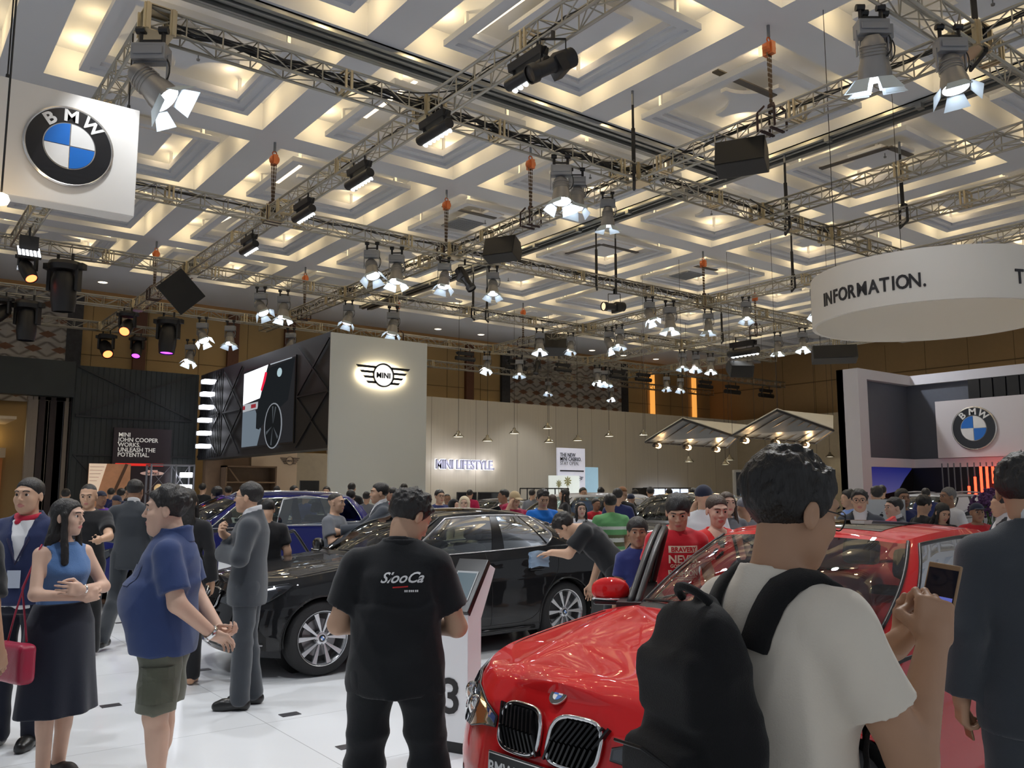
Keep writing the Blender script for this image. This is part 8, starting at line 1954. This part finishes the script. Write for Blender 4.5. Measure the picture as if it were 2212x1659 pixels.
# 14. man in the green striped polo
P14 = Person(head=(0, -6, 0), hs=1.05, fat=.012, J=dict(sl=(-.185, -.01, 1.35), sr=(.185, -.01, 1.35), wl=(-.2, .15, .95), wr=(.2, .15, .95))); hp_ = atd(1318, 1088, 10.8); FA14 = 58; sc14 = hp_.z/1.575; root14 = local_to_root(P14, sc14, FA14, hp_)
GR = cloth('green_stripe', (.16, .42, .17)); OL = cloth('olive_stripe', (.13, .14, .07)); WS = cloth('white_stripe', (.7, .74, .68))
def stripes(c):
    z = c[:, 2]; i = np.zeros(len(z), int); k = ((1.27-z)/.30) % 1.0; i[(z < 1.27) & (k < .14)] = 2; i[(z < 1.27) & (k > .36) & (k < .52)] = 1; i[(z < 1.27) & (k > .52) & (k < .68)] = 2; i[(z < 1.27) & (k > .68) & (k < .9)] = 1; return i
s14 = shirt(P14, [GR, OL, WS], sleeve=.75, off=.020, hem=-.2, seed=141, amp=.008, h=.014, stripes=stripes)
make_person('person', (root14[0], root14[1], 0), FA14, 'man in a green polo with white and olive stripes, seen from behind', P14, height=1.70*sc14, sk=SKA, hair='short', clothes=[s14]+trio(P14, cloth('blue_jeans', (.05, .10, .22)), SHOEB, h=.018), h=.018, hf=.011, eyes=False)
# ---------------------------------------------------------------- the crowd further back
CM = {'navy': (.02, .03, .12), 'white': (.72, .72, .74), 'black': (.012, .012, .014), 'crimson': (.38, .01, .06), 'blue': (.01, .16, .62), 'lblue': (.22, .35, .75), 'grey': (.16, .17, .19), 'red': (.5, .02, .03), 'purple': (.12, .03, .35), 'olive': (.12, .12, .06), 'suit': (.045, .052, .065), 'khaki': (.42, .34, .22), 'yellow': (.6, .45, .05)}
SKS = {'a': SKA, 'b': SKB, 'c': SKC, 'd': SKD}
def shade(n): return cloth('cloth_'+n, CM[n])
cache = {}
def crowd(px, py, d, face, col, lab, hair='short', sk='b', sex='m', kind='shirt', yaw=0, pitch=0, hm=None, glasses=False, arm=None, hs=1.0, fat=.005, group='people in the crowd behind the cars', fine=False, hairname='hair', hcol=None):
    p = atd(px, py, d); J = {}
    if arm == 'phone': J = dict(er=(.24, .08, 1.12), wr=(.10, .27, 1.20), el=(-.24, .08, 1.12), wl=(-.08, .27, 1.18))
    if arm == 'ear': J = dict(er=(.27, .10, 1.20), wr=(.13, .10, 1.49))
    if arm == 'earl': J = dict(el=(-.27, .10, 1.20), wl=(-.13, .10, 1.49))
    if arm == 'reach': J = dict(er=(.24, .20, 1.18), wr=(.20, .45, 1.20), el=(-.26, .22, 1.18), wl=(-.24, .48, 1.16))
    P = Person(J=J, sex=sex, head=(yaw, pitch, 0), hs=hs, fat=fat, hands=({'r': dict(curl=.6)} if arm in ('ear',) else {}))
    S = p.z/1.575; a = local_to_root(P, S, face, p)
    h, hf = (.018, .0095) if fine else (.030, .013)
    cl = [jacket(P, shade(col), 21, h*.8)] + [shirt(P, WHC, sleeve=0.3, off=.008, hem=.2, amp=0, h=.014, name='dress_shirt', neck=1.10, collar=1)] if kind == 'suit' else [shirt(P, shade(col), sleeve=1.9 if kind == 'long' else .7, off=.020, hem=-.18, seed=px % 50, amp=.007, h=h*.8)]
    cl += [trousers(P, shade('suit' if kind == 'suit' else 'black'), h=h, name='trousers')]
    hmm = {'b': HAIRB, 'g': HAIRG, None: HAIR}.get(hm, HAIR) if hcol is None else hcol
    return make_person('person', (a[0], a[1], 0), face, lab, P, height=1.70*S, sk=SKS[sk], hair=hair, hairmat=hmm, clothes=cl, h=h, hf=hf, hh=.012, eyes=fine, glasses=glasses, seed=px % 90+1, group=None, hair_name=hairname)
KHA = cloth('cap_khaki', (.50, .38, .22)); SCARF = cloth('scarf_cream', (.62, .52, .36), var=.5); BSC = cloth('scarf_black', (.012, .012, .013)); NCAP = cloth('cap_navy', (.02, .025, .05)); BRH = cloth('hat_brown', (.22, .10, .04)); CAMO = cloth('cap_striped', (.25, .26, .30), var=.6)
L = -37; A = 53; T = -127; W_ = 143
crowd(191, 1072, 8.6, -115, 'black', 'man with shaved hair in a black t-shirt leaning on the blue car bonnet at left', 'buzz', 'b', pitch=-12, arm='reach', fine=True)
crowd(218, 1078, 12.5, -80, 'purple', 'man in a purple shirt and navy cap at left', 'cap', 'c', hcol=NCAP, hairname='cap')
crowd(252, 1084, 15, -60, 'white', 'man with a dark cap looking down behind the purple shirted man', 'cap', 'c', hcol=NCAP, hairname='cap', pitch=-20)
crowd(262, 1068, 17, A, 'navy', 'dark haired head below the picture board, left of the striding man')
crowd(276, 1062, 19, W_, 'black', 'head in profile just left of the striding man', sk='b')
crowd(405, 1085, 7.4, 60, 'black', 'woman with long straight black hair behind the heavy man', 'long', 'a', 'f', kind='long')
crowd(467, 1068, 14, 100, 'navy', 'head with dark hair behind the suited man with glasses, left side', 'messy')
crowd(578, 1102, 8.9, 75, 'black', 'man in a dark shirt and pale jeans leaning into the blue car', 'short', pitch=-25)
crowd(438, 1056, 21, A, 'black', 'small dark head under the steel rack'); crowd(598, 1061, 22, A, 'grey', 'small dark head before the peach wall')
crowd(636, 1061, 20, -60, 'navy', 'small dark head left of the black square sign'); crowd(705, 1063, 19, -120, 'black', 'small dark head right of the black square sign')
crowd(727, 1087, 9.6, -50, 'grey', "man with thin hair in a grey shirt beside the blue car's open rear door", 'buzz', 'b', arm='phone', fine=True)
crowd(760, 1056, 19, A, 'black', 'upper of two dark heads before the foot of the white tower'); crowd(757, 1073, 15, 80, 'navy', 'lower of two dark heads before the foot of the white tower')
crowd(792, 1075, 17, A, 'grey', 'dark round head before the foot of the white tower, right')
crowd(819, 1066, 9.8, 160, 'suit', 'man in a grey suit reaching toward the open blue car door', 'short', 'b', kind='suit', arm='reach', fine=True)
crowd(846, 1068, 15, 150, 'crimson', 'man with receding hair behind the suited man reaching out', 'short', 'b'); crowd(873, 1056, 21, A, 'black', 'small head just above the hair of the man in the black work shirt')
crowd(950, 1073, 14.5, -95, 'navy', 'man with glasses in a navy shirt left of the headscarf', 'short', 'b', glasses=True, fine=True); crowd(966, 1079, 17.5, -125, 'white', 'bald man with glasses behind the man in navy', 'buzz', 'c', glasses=True)
crowd(1003, 1088, 12.6, -130, 'khaki', 'woman in a cream patterned headscarf behind the black sedan', 'hijab', 'd', 'f', hcol=SCARF, hairname='headscarf', kind='long', fine=True)
crowd(981, 1093, 13.2, -80, 'black', 'woman in a black headscarf looking at her phone', 'hijab', 'd', 'f', hcol=BSC, hairname='headscarf', kind='long')
crowd(1087, 1072, 15, 150, 'crimson', 'man in profile behind the man with the khaki cap', 'short', 'c')
crowd(1112, 1079, 12.3, -100, 'crimson', 'man in a crimson polo and khaki cap holding a phone to his ear', 'cap', 'b', hcol=KHA, hairname='cap', arm='ear', pitch=-18, fine=True)
crowd(1173, 1078, 11.2, -112, 'blue', 'man in a bright blue polo looking down at his phone', 'spiky', 'b', arm='phone', pitch=-22, fine=True)
crowd(1193, 1082, 15, A, 'khaki', 'woman with brown hair behind the man in bright blue', 'long', 'b', 'f', hm='b'); crowd(1218, 1069, 17, 140, 'black', 'woman with dark tied hair near the black open rack', 'long', 'b', 'f')
crowd(1226, 1128, 11.0, 20, 'lblue', 'person in a light blue shirt stooping behind the cleaner', 'short', 'b')
crowd(1255, 1101, 11.8, -118, 'white', 'woman with long dark hair looking at the camera, right of the cleaner', 'long', 'd', 'f', fine=True)
crowd(1260, 1066, 18, -110, 'lblue', 'man with glasses before the tall white board', 'short', 'b', glasses=True); crowd(1277, 1075, 20, -60, 'navy', 'man in navy looking right before the pale blue board', 'short', 'c')
crowd(1298, 1064, 20, A, 'black', 'dark head behind the green polo shirt, left'); crowd(1334, 1072, 13.2, 50, 'navy', 'man in a dark shirt beside the man in green', 'short', 'b')
crowd(1345, 1067, 15, 20, 'black', 'man in a brown straw hat behind the man in green', 'hat', 'b', hcol=BRH, hairname='hat'); crowd(1363, 1079, 17, 40, 'black', 'person in a black cap beside the straw hat', 'cap', 'b', hcol=NCAP, hairname='cap')
crowd(1372, 1068, 21, 40, 'navy', 'small dark capped head behind'); crowd(1233, 1078, 22, A, 'yellow', 'small head with a yellow collar near the palm picture'); crowd(1288, 1090, 15.5, -100, 'red', 'child in red between the two women in the crowd', 'short', 'c')
crowd(1405, 1064, 19, A, 'black', 'dark head before the black cabinet'); crowd(1497, 1066, 19, A, 'black', 'dark head behind the man in the red t-shirt')
crowd(1521, 1075, 8.2, 20, 'white', 'man in a dark cap with a phone at his ear behind the woman in red', 'cap', 'b', hcol=NCAP, hairname='cap', arm='earl', fine=True)
crowd(1571, 1088, 8.6, -118, 'grey', 'older woman peering over the shoulder of the woman in red', 'long', 'd', 'f', hm='b', fine=True)
crowd(1608, 1098, 8.8, 60, 'grey', 'man in a grey shirt and striped cap right of the woman in red', 'cap', 'b', hcol=CAMO, hairname='cap')
crowd(1857, 1083, 8.7, -150, 'suit', 'man with round glasses in a grey suit behind the red car roof', 'spiky', 'b', kind='suit', glasses=True, fine=True); crowd(1832, 1078, 11.5, W_, 'lblue', 'dark curly head left of the man with round glasses', 'messy', 'b')
crowd(1893, 1069, 13, A, 'navy', 'dark haired head beyond the silver laptop', 'messy'); crowd(1930, 1098, 8.9, 150, 'suit', 'man in a dark suit with white collar in profile, right of the laptop', 'short', 'd', kind='suit', fine=True)
crowd(1950, 1077, 10.6, -125, 'navy', 'bearded man in a dark navy zip jacket', 'short', 'c', fine=True); crowd(1996, 1092, 10.2, -30, 'black', 'young man with spiky hair looking down', 'spiky', 'b', pitch=-25)
crowd(2036, 1108, 9.6, -120, 'black', 'woman with long black hair bending her head', 'long', 'b', 'f', pitch=-25, fine=True); crowd(2047, 1074, 10.8, 150, 'white', 'grey haired man in a white polo in profile', 'short', 'c', hm='g', fine=True)
crowd(2111, 1108, 9.4, -135, 'red', 'man in a red shirt and a black cap', 'cap', 'c', hcol=NCAP, hairname='cap', fine=True); crowd(2163, 1092, 8.0, 130, 'suit', 'man in a dark suit mostly hidden by the suited man at the right edge', 'short', 'b', kind='suit')
for (px, py, d, lab) in ((142, 1070, 16, 'dark head right of the woman in the sleeveless top'), (240, 1066, 20, 'tiny dark head under the picture board'), (493, 1062, 20, 'tiny dark head behind the suited man'), (660, 1073, 16, 'dark head over the blue car roof'), (1015, 1068, 22, 'tiny dark head beyond the headscarf'), (1445, 1066, 22, 'tiny dark head left of the red shirted man'), (1150, 1068, 21, 'tiny dark head between the cap and the blue polo'), (1905, 1062, 17, 'dark head far behind the laptop'), (2000, 1068, 17, 'dark head before the red tubes')):
    crowd(px, py, d, A+(px % 50)-25, ('navy', 'black', 'grey', 'crimson')[px % 4], lab)
# laptop on the counter, flowers, red suitcase and stroller, phone of the man in blue
p = atd(1903, 1108, 10.2); r = empty('laptop', (p.x, p.y, p.z-.2), math.radians(-45), 'silver laptop or desktop screen seen from behind, between two suited men', 'computer'); r['label'] = 'silver computer screen seen from behind, between two suited men'
m = MB(); m.box(-.28, .28, -.012, .012, -.02, .36); m.build('screen_back', mat('laptop_silver', (.50, .50, .49), .35, .6), r, bevel=.01)
m = MB(); m.lathe([(0, 0), (.022, 0), (.022, .003), (0, .003)], 20, frame_M((0, -.013, .17), (1, 0, 0), (0, 0, 1))); m.lathe([(0, 0), (.007, 0), (.007, .003), (0, .003)], 10, frame_M((.008, -.013, .205), (1, .0, 0), (0, 0, 1))); m.build('fruit_mark', BBK, r)
m = MB(); m.box(-.08, .08, -.08, .08, -.16, -.15); m.bar((0, 0, -.15), (0, .02, .05), .10, .01); m.build('foot', mat('laptop_silver', (.50, .50, .49), .35, .6), r)
q = empty('reception_desk', (p.x, p.y, 0), math.radians(-45), 'white reception desk under the silver computer', 'desk'); m = MB(); m.box(-.7, .7, -.3, .3, 0, p.z-.36); m.build('body', PW, q, bevel=.01); m = MB(); m.box(-.73, .73, -.33, .33, p.z-.38, p.z-.36); m.build('top', PW, q)
for (px, py, d, lab) in ((2150, 1082, 9.8, 'upper, darker bunch of purple flowers before the red tubes'), (2128, 1098, 9.6, 'lower bunch of purple flowers before the red tubes')):
    p = atd(px, py, d); r = empty('flower_bunch', (p.x, p.y, 0), 0, lab, 'flowers'); rr_ = random.Random(px); m = MB()
    for k in range(170):
        a, b = rr_.uniform(0, 2*PI), math.acos(rr_.uniform(-.6, 1)); R_ = .17*rr_.uniform(.7, 1); c = Vector((R_*math.sin(b)*math.cos(a), R_*math.sin(b)*math.sin(a), p.z+R_*math.cos(b)))
        m.lathe([(0, -.016), (.018, -.004), (.012, .014), (0, .016)], 6, Matrix.Translation(c) @ Matrix.Rotation(rr_.uniform(0, 3), 4, 'X'))
    m.build('blossoms', mat('purple_blossom', (.10, .035, .12), .8, var=.5, scale=30), r)
    m = MB()
    for k in range(9): m.tube((.05*math.cos(k), .05*math.sin(k), .95), (.12*math.cos(k*2), .12*math.sin(k*2), p.z), .005, 5)
    m.build('stems', mat('stem_green', (.05, .12, .03), .7), r); m = MB(); m.lathe([(0, .0), (.09, 0), (.10, .5), (.07, .95), (.08, 1.05), (.06, 1.05)], 16); m.build('vase', mat('vase_white', (.7, .7, .7), .3), r, smooth=True)
# baby stroller with a red hood between the blue and the black car
p = atd(735, 1172, 10.4); r = empty('stroller', (p.x, p.y, 0), math.radians(-20), 'folding stroller with a red hood and black handles between the two cars', 'stroller'); z0 = p.z
def hood(q_): q = q_-V3(.05, 0, z0); R_ = rotm(0, 0, -18).T; q = q @ R_.T; return smax(ell(q, V3(0, 0, 0), (.34, .20, .13)), -(.05+q[:, 2]), .02)-cfolds(q_, 3, 9)*.004
sdf_part('hood', hood, (-.4, -.26, z0-.2), (.5, .26, z0+.25), .014, cloth('stroller_red', (.52, .01, .05), .6), r)
m = MB()
for sg in (-.16, .16): m.path([Vector(v) for v in ((-.62, sg, z0+.13), (-.55, sg, z0+.15), (-.50, sg, z0+.08), (-.35, sg, z0-.15), (.1, sg, .15))], .014, 6); m.path([Vector(v) for v in ((.35, sg, z0-.05), (0, sg, .45), (-.35, sg, .10))], .012, 6)
m.path([Vector(v) for v in ((.1, -.2, .15), (.1, .2, .15))], .01, 6); m.build('frame', DK2, r, smooth=True)
for (x, y) in ((.12, -.2), (.12, .2), (-.38, -.2), (-.38, .2)): m = MB(); m.lathe([(.05, -.02), (.09, -.02), (.09, .02), (.05, .02), (.05, -.02)], 18, Matrix.Translation((x, y, .09)), axis='Y'); m.build('wheel', TYRE, r, smooth=True)
